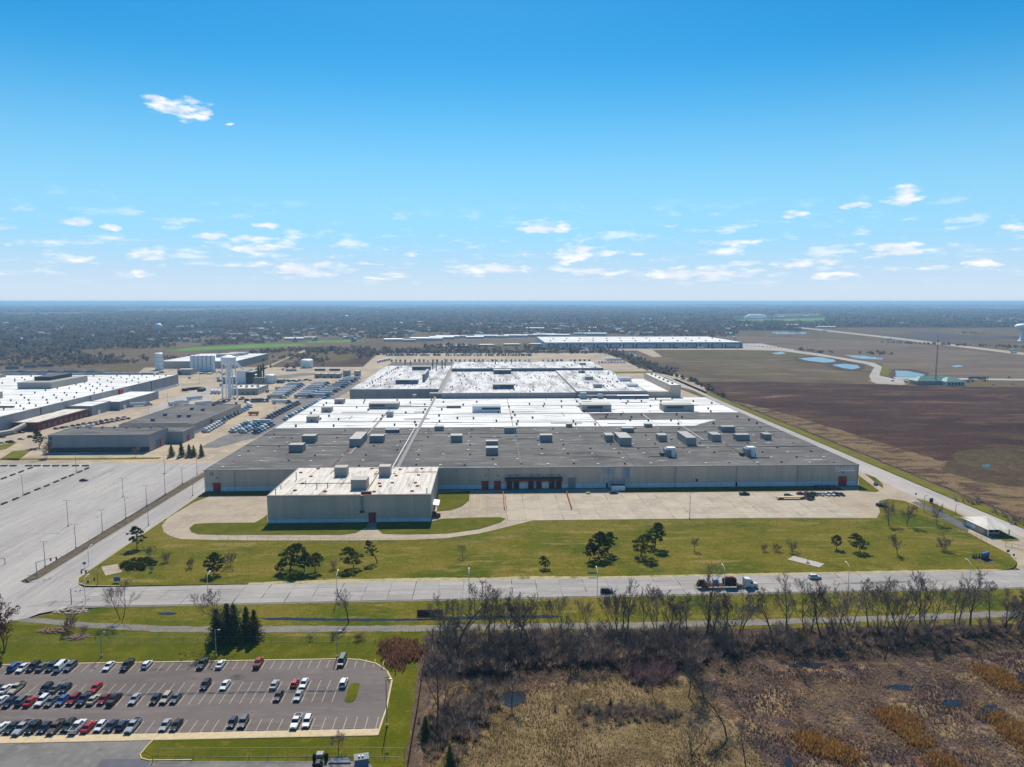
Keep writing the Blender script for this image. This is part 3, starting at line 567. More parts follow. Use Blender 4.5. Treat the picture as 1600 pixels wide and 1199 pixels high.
ROOFZ = lambda x, y: (12.62 if y < 697 else (17.7 if x < -47 else (21.3 if y > 918 else (17.6 if x < 89 else (18.75 if x < 160 else 18.1)))))
def unit(px0, px1, pyt, pyb, z, depth, m='tan_metal', louvre=None, parent=None, cap=True, name='rooftop_unit'):
    x0, y = G(px0, pyb, z); x1, _ = G(px1, pyb, z)
    s = (y*math.cos(YAW)*math.cos(PITCH)+(CAM_H-z)*math.sin(PITCH))/F_PX; h = max(1.0, (pyb-pyt)*s*.9)
    cx = (x0+x1)/2; w = x1-x0
    u = MB().box(-w/2, w/2, 0, depth, -.1, h, m).build(name, parent or plant, (cx, y, z))
    if cap: MB().box(-w/2-.08, w/2+.08, -.08, depth+.08, h+.002, h+.18, 'coping').build('cap', u)
    if louvre: MB().box(-w/2+w*louvre[0], -w/2+w*louvre[1], -.12, -.01, h*.45, h*.82, 'vent_dark').build('louvre', u)
    return u, w, h
def U2(l): # zoom region of 4x: x, y offset
    pass
d4 = lambda ox, oy, s, q: (ox+q[0]/s, ox+q[1]/s, oy+q[2]/s, oy+q[3]/s)
ZD = 12.6
for q, dep, m in (((205,293,1018,1066),7,'grey_metal'),((287,370,962,1008),7,'grey_metal'),((583,655,980,1032),26,'tan_metal'),((710,797,962,1006),7,'grey_metal'),((808,895,925,946),4,'blue_metal'),((1115,1172,905,933),6,'tan_metal'),((1217,1288,960,1004),7,'grey_metal'),((1437,1513,996,1028),5,'grey_metal'),((1437,1513,1036,1085),6,'grey_metal'),((1552,1628,910,948),6,'tan_metal')):
    unit(*d4(400, 440, 4, q), ZD, dep, m)
for q, dep, m in (((175,252,957,1003),6,'grey_metal'),((585,635,957,1002),9,'tan_metal'),((672,748,972,1026),20,'tan_metal'),((690,763,915,945),6,'grey_metal'),((915,970,957,1000),8,'tan_metal'),((1090,1152,972,1024),24,'tan_metal'),((1250,1308,953,1000),10,'tan_metal'),((1312,1395,905,942),6,'grey_metal'),((1400,1487,955,995),6,'grey_metal'),((1575,1622,952,990),7,'grey_metal'),((340,378,890,912),5,'grey_metal'),((832,878,890,912),5,'grey_metal')):
    unit(*d4(800, 440, 4, q), ZD, dep, m)
for q, dep, m, lv in (((490,547,735,765),8,'tan_metal',None),((408,470,785,818),8,'tan_metal',None),((315,382,843,880),8,'tan_metal',None),((705,887,760,797),14,'tan_metal',(.05,.55)),((815,855,812,848),6,'galv',None),((1190,1280,778,792),6,'grey_metal',(.05,.95)),((1352,1530,778,818),14,'white_paint',(.33,.98)),((1085,1140,697,720),6,'galv',None),((980,1000,708,730),5,'grey_metal',None)):
    u, w, h = unit(*d4(400, 440, 4, q), ZD, dep, m, lv)
    if dep == 8: MB().box(-.6, .6, -.08, -.01, 0, 2.2, 'rust_red').build('door', u)
for q, dep, lv in (((437,622,768,813),14,(.18,.7)),((945,1140,768,813),14,(.1,.65))): unit(*d4(800, 440, 4, q), ZD, dep, 'tan_metal', lv)
for q, z, dep, lv in (((872,1010,614,642),17.7,12,(.1,.6)),((975,1090,530,555),17.7,12,(.1,.6)),((1040,1055,575,628),17.7,60,None)): unit(*d4(400, 440, 4, q), z, dep, 'blue_metal', lv)
for q, z, dep, lv in (((248,470,304,358),17.6,14,(.3,.95)),((240,505,484,545),17.6,14,(.35,.98))): unit(*d4(740, 540, 8, q), z, dep, 'blue_metal', lv)
for q, z, dep in (((35,115,312,345),18.75,7),((48,125,217,245),21.3,7),((115,215,388,430),18.75,7),((225,330,483,530),18.75,8),((545,695,402,455),18.1,14),((655,780,487,525),18.1,12)): unit(*d4(900, 540, 8, q), z, dep, 'galv' if z > 18.2 else 'white_paint')
# two big ducted air handlers on the grey roof
for (px0, px1, pyt, pyb) in ((1033,1057,701,714),(1158,1181,700,714)):
    u, w, h = unit(px0+7, px1-7, pyt, pyb-1, ZD, 6, 'galv', cap=False, name='air_handler')
    d = MB()
    d.box(-w*.4, w*.9, -2.5, 1.5, h, h+1.5, 'white_paint'); d.box(w*.35, w*.9, -2.6, 1.4, 0, h-.01, 'white_paint'); d.build('duct', u)
    for s in (-1, 1): MB().cbox(s*(w*.5+1.8), 2, 0, 2.2, 4, 2.0, 'dark_metal').build('fan_box', u)
# pipework in front of the central hall
mb = MB()
for k in range(6): mb.tube((92+2.2*k, 690, ZD), (92+2.2*k, 690, ZD+3.2), .5, .5, 'galv', 8)
mb.tube((90, 690, ZD+3.2), (128, 690, ZD+3.2), .6, .6, 'galv', 8); mb.cbox(95, 692, ZD, 6, 5, 6, 'galv'); mb.cbox(112, 693, ZD, 5, 4, 4.5, 'galv'); mb.tube((118, 688, ZD+1), (145, 688, ZD+1), .5, .5, 'galv', 8)
mb.build('ductwork', plant)
MB().box(118, 160, 689, 696, ZD+2.8, ZD+3.2, 'white_paint').build('canopy', plant)
for x in (120, 134, 147, 159): MB().tube((x, 690, ZD), (x, 690, ZD+2.8), .35, .35, 'red_paint' if x > 158 else 'vent_dark', 8).build('stack', plant)
for (x, y, z, h) in ((-75, 985, 17.7, 9), (-72, 950, 17.7, 8), (-60, 960, 17.7, 11), (-57, 975, 17.7, 12), (-66, 930, 17.7, 7), (35, 990, 21.3, 7), (12, 985, 21.3, 7), (120, 880, 18.75, 6), (-118, 1030, 17.1, 6), (-110, 1030, 17.1, 6), (-72, 1030, 17.1, 6)):
    MB().tube((x, y, z), (x, y, z+h), .7, .55, 'dark_metal', 8).build('stack', plant)
# vents and skylights, one by one, sharing two meshes
vm = MB(); vm.cbox(0, 0, -.05, .8, .8, .55, 'vent_dark'); vm.tube((0, 0, .5), (0, 0, .8), .75, .55, 'vent_dark', 8); vm = vm.mesh('roof_vent')
tv = MB(); tv.cbox(0, 0, -.05, 1.0, 1.0, 1.3, 'vent_dark'); tv.cbox(0, 0, 1.25, 1.5, 1.5, .35, 'vent_dark'); tv = tv.mesh('roof_vent')
sm = MB(); sm.cbox(0, 0, -.05, 1.5, 1.2, .4, 'skylight'); sm = sm.mesh('skylight')
om = MB(); om.cbox(0, 0, -.05, .9, .9, .6, 'orange_vent'); om = om.mesh('roof_vent')
rv = random.Random(3)
for i in range(24):
    for j in range(9):
        x = X0+9+i*15.6+rv.uniform(-1.5, 1.5); y = Y0+7+j*14.4+rv.uniform(-1, 1)
        if x > X1-5: continue
        k = rv.random()
        if (i+j) % 2 == 0: ob('skylight', sm, plant, (x, y, ZD)) if k < .8 else None
        elif k < .75: ob('roof_vent', vm if k > .12 else om, plant, (x, y, ZD), k)
for i in range(24):
    for j in range(10):
        x = X0+12+i*15.6+rv.uniform(-3, 3); y = YM+8+j*15.6+rv.uniform(-2, 2)
        if x > X1-6 or rv.random() < .62: continue
        ob('roof_vent', tv, plant, (x, y, ZD), rv.random())
for (a, b, c, d, z, n) in ((-135, -60, 740, 1000, 17.7, 34), (-40, 84, 705, 912, 17.6, 42), (94, 156, 705, 912, 18.75, 26), (-40, 148, 925, 1018, 21.3, 26)):
    for k in range(n): ob('roof_vent', tv, plant, (rv.uniform(a, b), rv.uniform(c, d), z), rv.random(), ).scale = (.85, .85, rv.uniform(.6, 1.0))
for k in range(14): ob('roof_vent', tv, plant, (-128+.5*k, 760+16*k, 17.7)).scale = (1.0, 1.0, .9)
for k in range(30):
    x = rv.uniform(X0+10, X1-30); y = rv.uniform(YM+6, 690); L_ = rv.uniform(6, 26)
    if rv.random() < .6: MB().box(x, x+L_, y, y+.3, ZD+.05, ZD+.45, rv.choice(('rib', 'galv', 'rib_dark'))).build('pipe_run', plant)
    else: MB().box(x, x+.35, y, min(y+L_, 694), ZD+.05, ZD+.45, rv.choice(('rib', 'galv', 'rib_dark'))).build('pipe_run', plant)
for k in range(26):
    x = rv.uniform(-38, 146); y = rv.uniform(705, 905); L_ = rv.uniform(8, 30); z = ROOFZ(x, y); MB().box(x, x+.5, y, min(y+L_, 912), z+.05, z+.5, rv.choice(('rib', 'galv', 'rib_dark'))).build('pipe_run', plant)
for k in range(16):
    x = rv.uniform(X0+6, X1-20); y = rv.uniform(Y0+6, YM-6); MB().box(x, x+rv.uniform(5, 18), y, y+.25, ZD+.02, ZD+.3, rv.choice(('rib', 'rib_dark', 'galv', 'rust_red'))).build('pipe_run', plant)
for k in range(11):
    x = X0+17+k*36.2; MB().box(x-.12, x+.12, Y0-.38, Y0-.14, .2, ZR-.3, 'grey_siding').build('downpipe', plant)
# doors on the front
def door(parent, px, py_, yf, w, h, m, frame='dark_metal', z0=.15, name='door'):
    x = front_x(px, py_, yf); d = MB().box(-w/2, w/2, -.1, -.01, 0, h, m).build(name, parent, (x, yf-.22, z0))
    for k in range(1, 4): MB().box(-w/2, w/2, -.13, -.11, h*k/4-.03, h*k/4+.03, frame).build('rib', d)
    MB().box(-w/2-.2, w/2+.2, -.35, -.012, h+.003, h+.3, frame).build('door_hood', d); return d
door(plant, 339.5, 767, Y0, 4.2, 4.6, 'red_paint'); door(plant, 1315.5, 761, Y0, 5.0, 5.2, 'red_paint')
for px in (758, 777.5): door(plant, px, 766, Y0, 4.0, 4.4, 'red_paint')
door(plant, 893.5, 766, Y0, 4.2, 5.8, 'grey_metal', 'grey_metal')
for px, m in ((796, 'dock_dark'), (807, 'dock_dark'), (829.5, 'dock_dark'), (842, 'maroon'), (862, 'maroon'), (873, 'dock_dark')): door(plant, px, 767, Y0-.5, 3.2, 4.3, m, z0=.3, name='dock_door')
for px in (818, 852): MB().box(-3, 3, -.1, -.01, 0, 3.2, 'white_paint').build('dock_panel', plant, (front_x(px, 767, Y0), Y0-.25, .2))
a, b = front_x(789, 767, Y0), front_x(878, 767, Y0)
MB().add([(a,Y0-.2,5.9),(b,Y0-.2,5.9),(b,Y0-4.2,5.4),(a,Y0-4.2,5.4),(a,Y0-.2,6.9),(b,Y0-.2,6.9),(b,Y0-4.2,6.7),(a,Y0-4.2,6.7)], [(3,2,6,7),(0,3,7,4),(2,1,5,6),(4,7,6,5),(0,1,2,3)], 'maroon').build('dock_awning', plant)
for px in (341, 759, 778, 797, 808, 830, 842, 862, 873, 1315): MB().box(-.5, .5, -.5, -.02, 0, .35, 'dark_metal').build('wall_lamp', plant, (front_x(px, 766, Y0), Y0-.22, 8.0))
for px, py_ in ((1088, 757), (948, 760), (1150, 760)): MB().box(-.5, .5, -.3, -.02, 0, 1.6 if px == 1088 else 2.6, 'dark_metal' if px == 1088 else 'maroon').build('wall_box', plant, (front_x(px, 765, Y0), Y0-.22, 3.4 if px == 1088 else .3))
MB().box(-.9, .9, -.15, -.01, 0, 1.5, 'glass_dark').build('wall_sign', plant, (X0+4.2, Y0-.2, 9.6))
MB().box(-.45, .45, -.17, -.151, .25, 1.25, 'siding').build('wall_sign', plant, (X0+4.2, Y0-.2, 9.6))
def letters(txt, parent, loc, size, m, shear=0, name='lettering', rot=(R(90), 0, 0), thick=.04, align='LEFT', sx=1):
    c = bpy.data.curves.new(name, 'FONT'); c.body = txt; c.size = size; c.shear = shear; c.extrude = thick; c.align_x = align
    o = bpy.data.objects.new(name, c); col.objects.link(o); o.parent = parent; o.location = loc; o.rotation_euler = rot; o.scale = (sx, 1, 1); c.materials.append(MATS[m])
    dg = bpy.context.evaluated_depsgraph_get(); dg.update(); me = bpy.data.meshes.new_from_object(o.evaluated_get(dg)); q = ob(name, me, parent, loc); q.rotation_euler = rot; q.scale = (sx, 1, 1); bpy.data.objects.remove(o); return q
M('letter_white', (.92, .93, .94), rough=.4)
letters('TSA', plant, (203.4, Y0-.2, 8.6), 3.4, 'letter_white', .35, sx=.92); letters('PROCESSING', plant, (209.2, Y0-.2, 10.0), 1.4, 'letter_white', .3, sx=.72)
MB().box(209.0, 215.9, Y0-.24, Y0-.2, 8.9, 9.5, 'letter_white').build('sign_underline', plant)

# =============================================================== front hall (annexe)
AX0, AX1, AY0, AY1, AZ = -107.2, -27.8, 341.5, 401.0, 13.6
hall = thing('hall', 'grey boxy hall with pale ribbed roof standing before the factory front', 'industrial building')
MB().prism([(AX0,AY0),(AX1,AY0),(AX1,AY1),(AX0,AY1)], 0, AZ-.02, 'grey_siding').build('wall', hall)
panels(hall, AX0, AX1, AY0, 2.2, AZ-.25, 10, 'siding', 'plinth', 2.1)
for i in range(8): MB().box(AX1+.01, AX1+.12, AY0+7.4*i+.05, AY0+7.4*i+7.35, 2.2, AZ-.25, 'siding').build('wall_panel', hall)
MB().prism([(AX0+.3,AY0+.3),(AX1-.3,AY0+.3),(AX1-.3,AY1-.3),(AX0+.3,AY1-.3)], AZ-.1, AZ+.1, 'cream_roof').build('roof', hall)
mb = MB(); mb.box(AX0-.1, AX1+.1, AY0-.18, AY0+.25, AZ-.2, AZ+.3, 'coping'); mb.box(AX0-.1, AX0+.25, AY0+.26, AY1, AZ-.2, AZ+.3, 'coping'); mb.box(AX1-.25, AX1+.13, AY0+.26, AY1, AZ-.2, AZ+.3, 'coping'); mb.build('parapet', hall)
door(hall, 582, 817, AY0, 3.6, 4.6, 'red_paint')
dp = MB().tube((front_x(566.5, 817, AY0), AY0-.55, 6.2), (front_x(566.5, 817, AY0), AY0-.55, AZ+.3), .6, .6, 'grey_metal', 10).build('duct', hall); MB().cbox(front_x(566.5, 817, AY0), AY0-.8, 5.2, 2.0, 1.3, 1.0, 'dark_metal').build('duct_hood', dp)
for q, dep, m in (((490,567,118,180),6,'tan_metal'),((768,838,112,180),6,'tan_metal'),((593,690,195,262),8,'tan_metal')):
    unit(*d4(400, 700, 4, q), AZ+.1, dep, m, parent=hall)
for (x0, x1, y, m) in ((-98, -66, 365, 'rust_red'), (-107, -28, 342.3, 'rust_red'), (-66, -52, 398, 'rust_red'), (-62, -50, 385, 'rib'), (-45, -28, 388, 'rib')): MB().box(x0, x1, y-.15, y+.15, AZ+.12, AZ+.35, m).build('roof_seam', hall)
for (x, y0, y1, m) in ((-60, 342.6, 400, 'rust_red'), (-52, 342.6, 400, 'rib_white'), (-86, 385, 400, 'rib')): MB().box(x-.18, x+.18, y0, y1, AZ+.12, AZ+.38, m).build('roof_seam', hall)
hv = MB().box(-.8, .8, -.7, .7, -.05, .5, 'rust_red').mesh('roof_vent')
for (px, py_) in ((497,733),(470,739),(486,745),(461,767),(508,768.5),(473,756),(581,733),(593,756),(594,760.5),(584.5,769),(613,755),(619,744),(649,755),(652,760),(644,768),(654,743),(625,734),(659,733)):
    x, y = G(px, py_, AZ+.1); ob('roof_vent', hv, hall, (x, y, AZ+.1), random.uniform(-.1, .1))
for (px, py_, h) in ((463,750,4.5),(431,773,3),(439,764,1.6),(495,764,2.5),(512,762,2.5),(667,770,2.4),(478,757,2)):
    x, y = G(px, py_, AZ+.1); MB().tube((x, y, AZ), (x, y, AZ+h), .22, .22, 'vent_dark', 6).build('vent_pipe', hall)
MB().box(-62, -57, 342.9, 344.6, AZ+.1, AZ+1.4, 'rust_red').build('roof_hatch', hall)
MB().add([(AX1+.13,350,6),(AX1+3.4,350,5.4),(AX1+3.4,360,5.4),(AX1+.13,360,6),(AX1+.13,350,6.3),(AX1+3.4,350,5.8),(AX1+3.4,360,5.8),(AX1+.13,360,6.3)], [(0,1,5,4),(1,2,6,5),(2,3,7,6),(4,5,6,7),(3,2,1,0)], 'white_paint').build('side_canopy', hall)
MB().box(AX1+.14, AX1+2.2, 349, 351, .2, 2.4, 'dark_metal').build('wall_box', hall); MB().box(AX1+2.6, AX1+4.2, 348.5, 350, .2, 1.8, 'rust_red').build('wall_box', hall)

# =============================================================== buildings of the left-hand works
lp = thing('factory', 'long grey factory with white vent-dotted roof beyond the brick office', 'factory')
block(lp, -780, -397, 470, 925, 0, 14, 'grey_siding', 'white_roof'); block(lp, -780, -600, 560, 905, 14.05, 17.5, 'grey_siding', 'white_roof')
MB().box(-396.9, -396.0, 700, 924, 0, 2.4, 'plinth').build('plinth', lp); MB().box(-396.9, -395.4, 775, 782, 8, 13, 'red_paint').build('wall_box', lp)
for y in (640, 720, 850): MB().box(-396.9, -396.5, y, y+1, 0, 14, 'rib_dark').build('downpipe', lp)
def rbox(parent, x0, x1, y0, y1, z, h, m, top=None):
    u = MB().box(x0, x1, y0, y1, z, z+h, m).build('penthouse', parent); MB().box(x0-.2, x1+.2, y0-.2, y1+.2, z+h+.003, z+h+.4, 'coping').build('cap', u)
    if top: MB().box(*top, z+h+.41, z+h+4.5, 'dark_metal').build('cooling_unit', u)
rbox(lp, -506, -470, 780, 850, 14.1, 6.5, 'tan_metal', (-500, -482, 800, 840)); rbox(lp, -540, -472, 650, 705, 14.1, 6, 'tan_metal', (-535, -505, 690, 704))
for i in range(12):
    for j in range(17):
        x = -404-i*15+rv.uniform(-2, 2); y = 610+j*18.5+rv.uniform(-2, 2)
        if rv.random() < .3 or (-545 < x < -468 and 645 < y < 855): continue
        ob('roof_vent', tv, lp, (x, y, 14.12), rv.random())
MB().box(-460, -420, 640, 641.5, 14.1, 15.6, 'rib_dark').build('roof_beam', lp)
bk = thing('office', 'low red brick office with white roof against the long factory', 'office building')
block(bk, -396.8, -375.5, 601, 677, 0, 7, 'brick', 'cream_roof')
for k in range(9): MB().box(-375.4, -375.2, 606+8*k, 610+8*k, 1.2, 4.6, 'glass_dark').build('window', bk)
an = thing('annexe', 'small grey annexe with white roof behind the brick office', 'industrial building'); block(an, -396.8, -374, 680, 714, 0, 9, 'grey_siding', 'white_roof'); MB().box(-373.95, -373.7, 690, 694, 0, 4, 'white_paint').build('door', an)
an = thing('annexe', 'long low grey annexe with white roof below the red wall box', 'industrial building'); block(an, -396.8, -366, 716, 800, 0, 8, 'grey_siding', 'white_roof'); MB().box(-365.95, -365.7, 722, 727, 0, 4, 'white_paint').build('door', an)
wk = thing('covered_walkway', 'grey tubular covered walkway leading out of the brick office corner', 'walkway'); mb = MB(); mb.tube((-400, 560, 1.8), (-388, 585, 2.2), 2.2, 2.2, 'tan_metal', 10); mb.tube((-388, 585, 2.2), (-386, 600, 5.2), 2.2, 2.2, 'tan_metal', 10); mb.build('shell', wk)
# grey storage building by the lot
sx0, sx1 = front_x(76, 704, 514), front_x(234, 704, 514)
st = thing('warehouse', 'grey box warehouse with side wing beside the empty lot', 'warehouse')
block(st, sx0, sx1, 514, 545, 0, 12.2, 'grey_siding', 'dark_roof'); block(st, sx1-8, sx1+11, 545.3, 566, 0, 8.5, 'grey_siding', 'dark_roof')
MB().box(sx0, sx1, 513.7, 513.98, .1, 3.4, 'dark_metal').build('plinth', st); MB().box(sx0+1, sx0+2.8, 513.7, 513.98, 9.2, 11, 'glass_dark').build('wall_sign', st)
for k in range(8): MB().tube((sx0+6+9*k, 542, 12.3), (sx0+6+9*k, 542, 14), .8, .8, 'galv', 10).build('roof_vent', st)
MB().box(sx1+.02, sx1+.3, 524, 529, 0, 6, 'blue_metal').build('door', st); MB().box(sx1+.02, sx1+.34, 530, 532, 0, 6, 'red_paint').build('door', st); MB().box(sx1+11.02, sx1+11.3, 552, 556, 0, 5, 'red_paint').build('door', st)
# long flat shed with dark roof
ds = thing('shed', 'wide flat shed with weathered dark roof beside parked trucks', 'warehouse')
block(ds, -298.5, -239, 580, 693, 0, 8.3, 'siding', 'dark_roof'); MB().box(-298.5, -239, 579.7, 579.98, .1, 2.4, 'plinth').build('plinth', ds); MB().box(-238.98, -238.7, 580, 693, .1, 2.2, 'plinth').build('plinth', ds)
for (px, py_) in ((258,650),(280,652),(300,640.5),(317,642),(295,652),(334,634),(239,658)):
    x, y = G(px, py_, 8.4); MB().box(-1.4, 1.4, -1, 1, 0, 2.2, 'blue_metal').build('rooftop_unit', ds, (x, min(y, 688), 8.4))
MB().box(-238.9, -238.2, 616, 619, 3, 7, 'red_paint').build('wall_box', ds); MB().box(-297, -245, 584, 585.5, 8.45, 8.9, 'rib').build('roof_seam', ds)
# factory with silos behind
fb = thing('factory', 'white-roofed factory behind the row of silos', 'factory')
fx1 = front_x(369, 576, 1166); block(fb, -530, fx1, 1166, 1340, 0, 11, 'tan_metal', 'white_roof'); rbox(fb, -470, -440, 1250, 1280, 11.1, 5, 'galv'); rbox(fb, fx1-60, fx1-30, 1290, 1320, 11.1, 4, 'galv')
def cyl_thing(name, label, cat, x, y, r, h, m, dome=.08, group=None, rings=0):
    t = thing(name, label, cat, (x, y, 0), group=group)
    MB().lathe([(r, 0), (r, h), (r*.75, h+r*dome*1.6), (.05, h+r*dome*2.2)], m, 20).build('shell', t, smooth=False)
    mb = MB(); mb.tube((r+.3, 0, 0), (r+.3, 0, h), .25, .25, 'galv', 5); mb.build('ladder', t)
    for k in range(rings): MB().lathe([(r+.05, h*(k+1)/(rings+1)), (r+.14, h*(k+1)/(rings+1)), (r+.14, h*(k+1)/(rings+1)+.4), (r+.05, h*(k+1)/(rings+1)+.4)], 'grey_metal', 20).build('hoop', t)
    return t
for k in range(6): cyl_thing('silo', f'tall pale blue-white silo, {nth(k+1)} from the left in the row of six', 'silo', -459+6.4*k, 1122, 3.0, 24, 'white_paint', group='row of six silos')
cyl_thing('tank', 'tall white tower tank at the end of the silo factory', 'tank', -519, 1143, 6.4, 26, 'white_paint', rings=3)
cyl_thing('tank', 'wide squat white storage tank on rough ground', 'tank', -294, 1172, 9.8, 12.6, 'white_paint', rings=1)
cyl_thing('tank', 'pale steel tank beside the boiler house stacks', 'tank', *G(423, 599), 6.0, 11, 'white_paint')
cyl_thing('tank', 'light grey drum tank close to the dark filter stacks', 'tank', *G(396, 598), 5.5, 11, 'galv', rings=1)
# boiler house and its neighbours
bo = thing('boiler_house', 'pale boiler house with dark side under the steam plume', 'industrial building')
x, y = G(378, 600); block(bo, x-6, x+5, y, y+30, 0, 16, 'white_paint', 'grey_metal'); block(bo, x+5.2, x+14, y+1, y+34, 0, 15, 'dark_metal', 'grey_metal')
x, y = G(352, 600); block(bo, x-4, x+14, y+2, y+30, 0, 8, 'tan_metal', 'cream_roof')
lw = thing('loading_building', 'low tan loading building with white dock doors near the water tower', 'industrial building')
x, y = G(352, 619); block(lw, x, x+34, y+10, y+50, 0, 7, 'tan_metal', 'cream_roof')
for k in range(4): MB().box(x+34.05, x+34.3, y+13+9*k, y+17+9*k, .2, 5, 'white_paint').build('door', lw)
for k in range(5): MB().box(x+2+6.5*k, x+4+6.5*k, y+9.7, y+9.95, .2, 3.5, 'blue_metal').build('door', lw)
for k in range(7): MB().cbox(x+4+4.4*k, y+22+(k % 3)*7, 7.1, 2.4, 2.4, 2, 'galv').build('rooftop_unit', lw)
fs = thing('filter_plant', 'dark filter plant with three round stacks by the tanks', 'industrial plant')
for k, px in enumerate((404.5, 408.5, 412.5)):
    x, y = G(px, 600); MB().tube((x, y, 0), (x, y, 24+1.5*k), 1.2, 1.1, 'dark_metal', 12).build('stack', fs)
x, y = G(406, 606)
for k in range(5): 
    mb = MB(); mb.cbox(x-5+3*k, y, 4, 2.4, 5, 9, 'grey_metal'); mb.add([(x-6+3*k,y-2.4,4),(x-4+3*k,y-2.4,4),(x-4+3*k,y+2.4,4),(x-6+3*k,y+2.4,4),(x-5+3*k,y,1)], [(0,1,4),(1,2,4),(2,3,4),(3,0,4)], 'grey_metal'); mb.build('filter_hopper', fs)
mb = MB()
for k in range(6): mb.tube((x-6.5+3*k, y-2.6, 0), (x-6.5+3*k, y-2.6, 4), .2, .2, 'dark_metal', 4); mb.tube((x-6.5+3*k, y+2.6, 0), (x-6.5+3*k, y+2.6, 4), .2, .2, 'dark_metal', 4)
mb.build('frame', fs)
# steam
M('steam_white', (.8, .82, .85), rough=1)
mb = MB(); rs = random.Random(5)
for k in range(26):
    t = k/25; x, y = G(379, 598); r = .5+1.3*t*rs.uniform(.6, 1.2); c = (x-11*t+rs.uniform(-1, 1)*(.4+t), y+8, 16.5+9*t+rs.uniform(-1.4, 1.4)*t)
    mb.lathe([(r*math.sin(math.pi*(i+.5)/5), -r*math.cos(math.pi*(i+.5)/5)) for i in range(5)], 'steam_white', 8, c)
mb.build('steam', kind='stuff', smooth=True, label='white steam drifting from the boiler house')
# brown hut by the silos, small yard buildings
x, y = G(288, 586); hut = thing('hut', 'brown flat hut in front of the silo row', 'hut'); block(hut, x-10, x+10, y, y+14, 0, 8, 'tan_metal', 'cream_roof', .3); MB().box(x-9, x-4, y-.2, y-.02, 0, 5, 'dark_metal').build('door', hut)
x, y = G(437, 599); hut = thing('hut', 'small grey hut right of the pale steel tank', 'hut'); block(hut, x-4, x+5, y, y+8, 0, 5, 'grey_metal', 'cream_roof', .2); MB().box(x-3.2, x-1, y-.2, y-.02, 0, 3, 'dark_metal').build('door', hut)
for k, (px, w, h) in enumerate(((496,8,8),(507,9,8),(517.5,8,8),(527.5,8,8),(541,9,12),(558,8,11))):
    x, y = G(px, 591 if k < 4 else 589); hut = thing('yard_building', ['grey sheet-metal store, nearest the truck rows','grey sheet-metal store with rusty corner, second of four','pale sheet-metal store, third of four in the row','pale sheet-metal store, last of four before the taller hut','tall pale hut behind the parked trailers','tan tower hut at the yard edge'][k], 'hut', group='yard huts'); block(hut, x-w/2*1.0, x+w/2, y, y+10, 0, h*.75, 'galv' if k % 2 else 'tan_metal', 'cream_roof', .2)
    MB().box(x-1.2, x+1.2, y-.2, y-.02, 0, 3, 'rust_red' if k in (1, 5) else 'dark_metal').build('door', hut)
for k in range(3):
    x, y = G((500, 523, 455)[k], 579.5 if k < 2 else 580); hut = thing('container_row', ['dark blue container row left of the tall hut','dark blue container row just behind the tall hut','long pale container beside the squat tank'][k], 'container'); MB().box(-8, 8, -2, 2, 0, 3.2, 'tilt_blue' if k < 2 else 'galv').build('shell', hut, (x, y, 0)); MB().box(-8.05, -8.0, -1.8, 1.8, .2, 3, 'dark_metal').build('door', hut, (x, y, 0))
# water towers
wt = thing('water_tower', 'white water tower on four legs with flat tank above the truck yard', 'water tower', (*G(359.5, 622), 0))
TH = 39.0
MB().lathe([(.1, TH-2.0), (5, TH-1.6), (8, TH-.2), (8.1, TH), (8.1, TH+6.8), (8.3, TH+6.9), (8.3, TH+7.2), (.8, TH+9.6), (.05, TH+10.2)], 'white_paint', 28).build('tank', wt)
MB().tube((0, 0, 0), (0, 0, TH-1.5), 2.1, 2.1, 'white_paint', 12).build('riser', wt)
for a in (45, 135, 225, 315):
    c, s = math.cos(R(a)), math.sin(R(a)); MB().tube((8.6*c, 8.6*s, 0), (7.4*c, 7.4*s, TH+.5), .85, .75, 'white_paint', 8).build('leg', wt)
mb = MB()
for z in (13, 26):
    p = [((8.6-1.7*z/TH)*math.cos(R(a)), (8.6-1.7*z/TH)*math.sin(R(a)), z) for a in (45, 135, 225, 315)]
    for i in range(4): mb.tube(p[i], p[(i+1) % 4], .16, .16, 'white_paint', 4)
mb.build('brace', wt)
t = thing('water_tower', 'white ball-shaped water tower on a slim stem far left', 'water tower', (-1029, 2277, 0))
MB().lathe([(4, 0), (2.6, 6), (2.4, 18), (4.5, 21)], 'white_paint', 16).build('stem', t, smooth=True); MB().lathe([(11*math.sin(math.pi*(i+.3)/10.6), 29-10*math.cos(math.pi*(i+.3)/10.6)) for i in range(11)], 'white_paint', 20).build('tank', t, smooth=True)
t = thing('water_tower', 'tiny white water tower far off above the wooded town', 'water tower', (-641, 3298, 0))
MB().lathe([(3.4, 0), (2.2, 8), (2.2, 32), (5, 34)], 'white_paint', 12).build('stem', t, smooth=True); MB().lathe([(4, 33), (8.6, 36), (9, 40), (6, 43), (.1, 45)], 'white_paint', 16).build('tank', t, smooth=True)
t = thing('water_tower', 'white mushroom water tower cut by the right picture edge', 'water tower', (1466, 1897, 0))
MB().lathe([(10, 0), (6, 5), (5, 14), (5.2, 28), (9, 32)], 'white_paint', 20).build('stem', t, smooth=True); MB().lathe([(8, 30), (16, 33), (19.5, 38), (19.5, 42), (14, 46), (.1, 48)], 'white_paint', 24).build('tank', t, smooth=True)
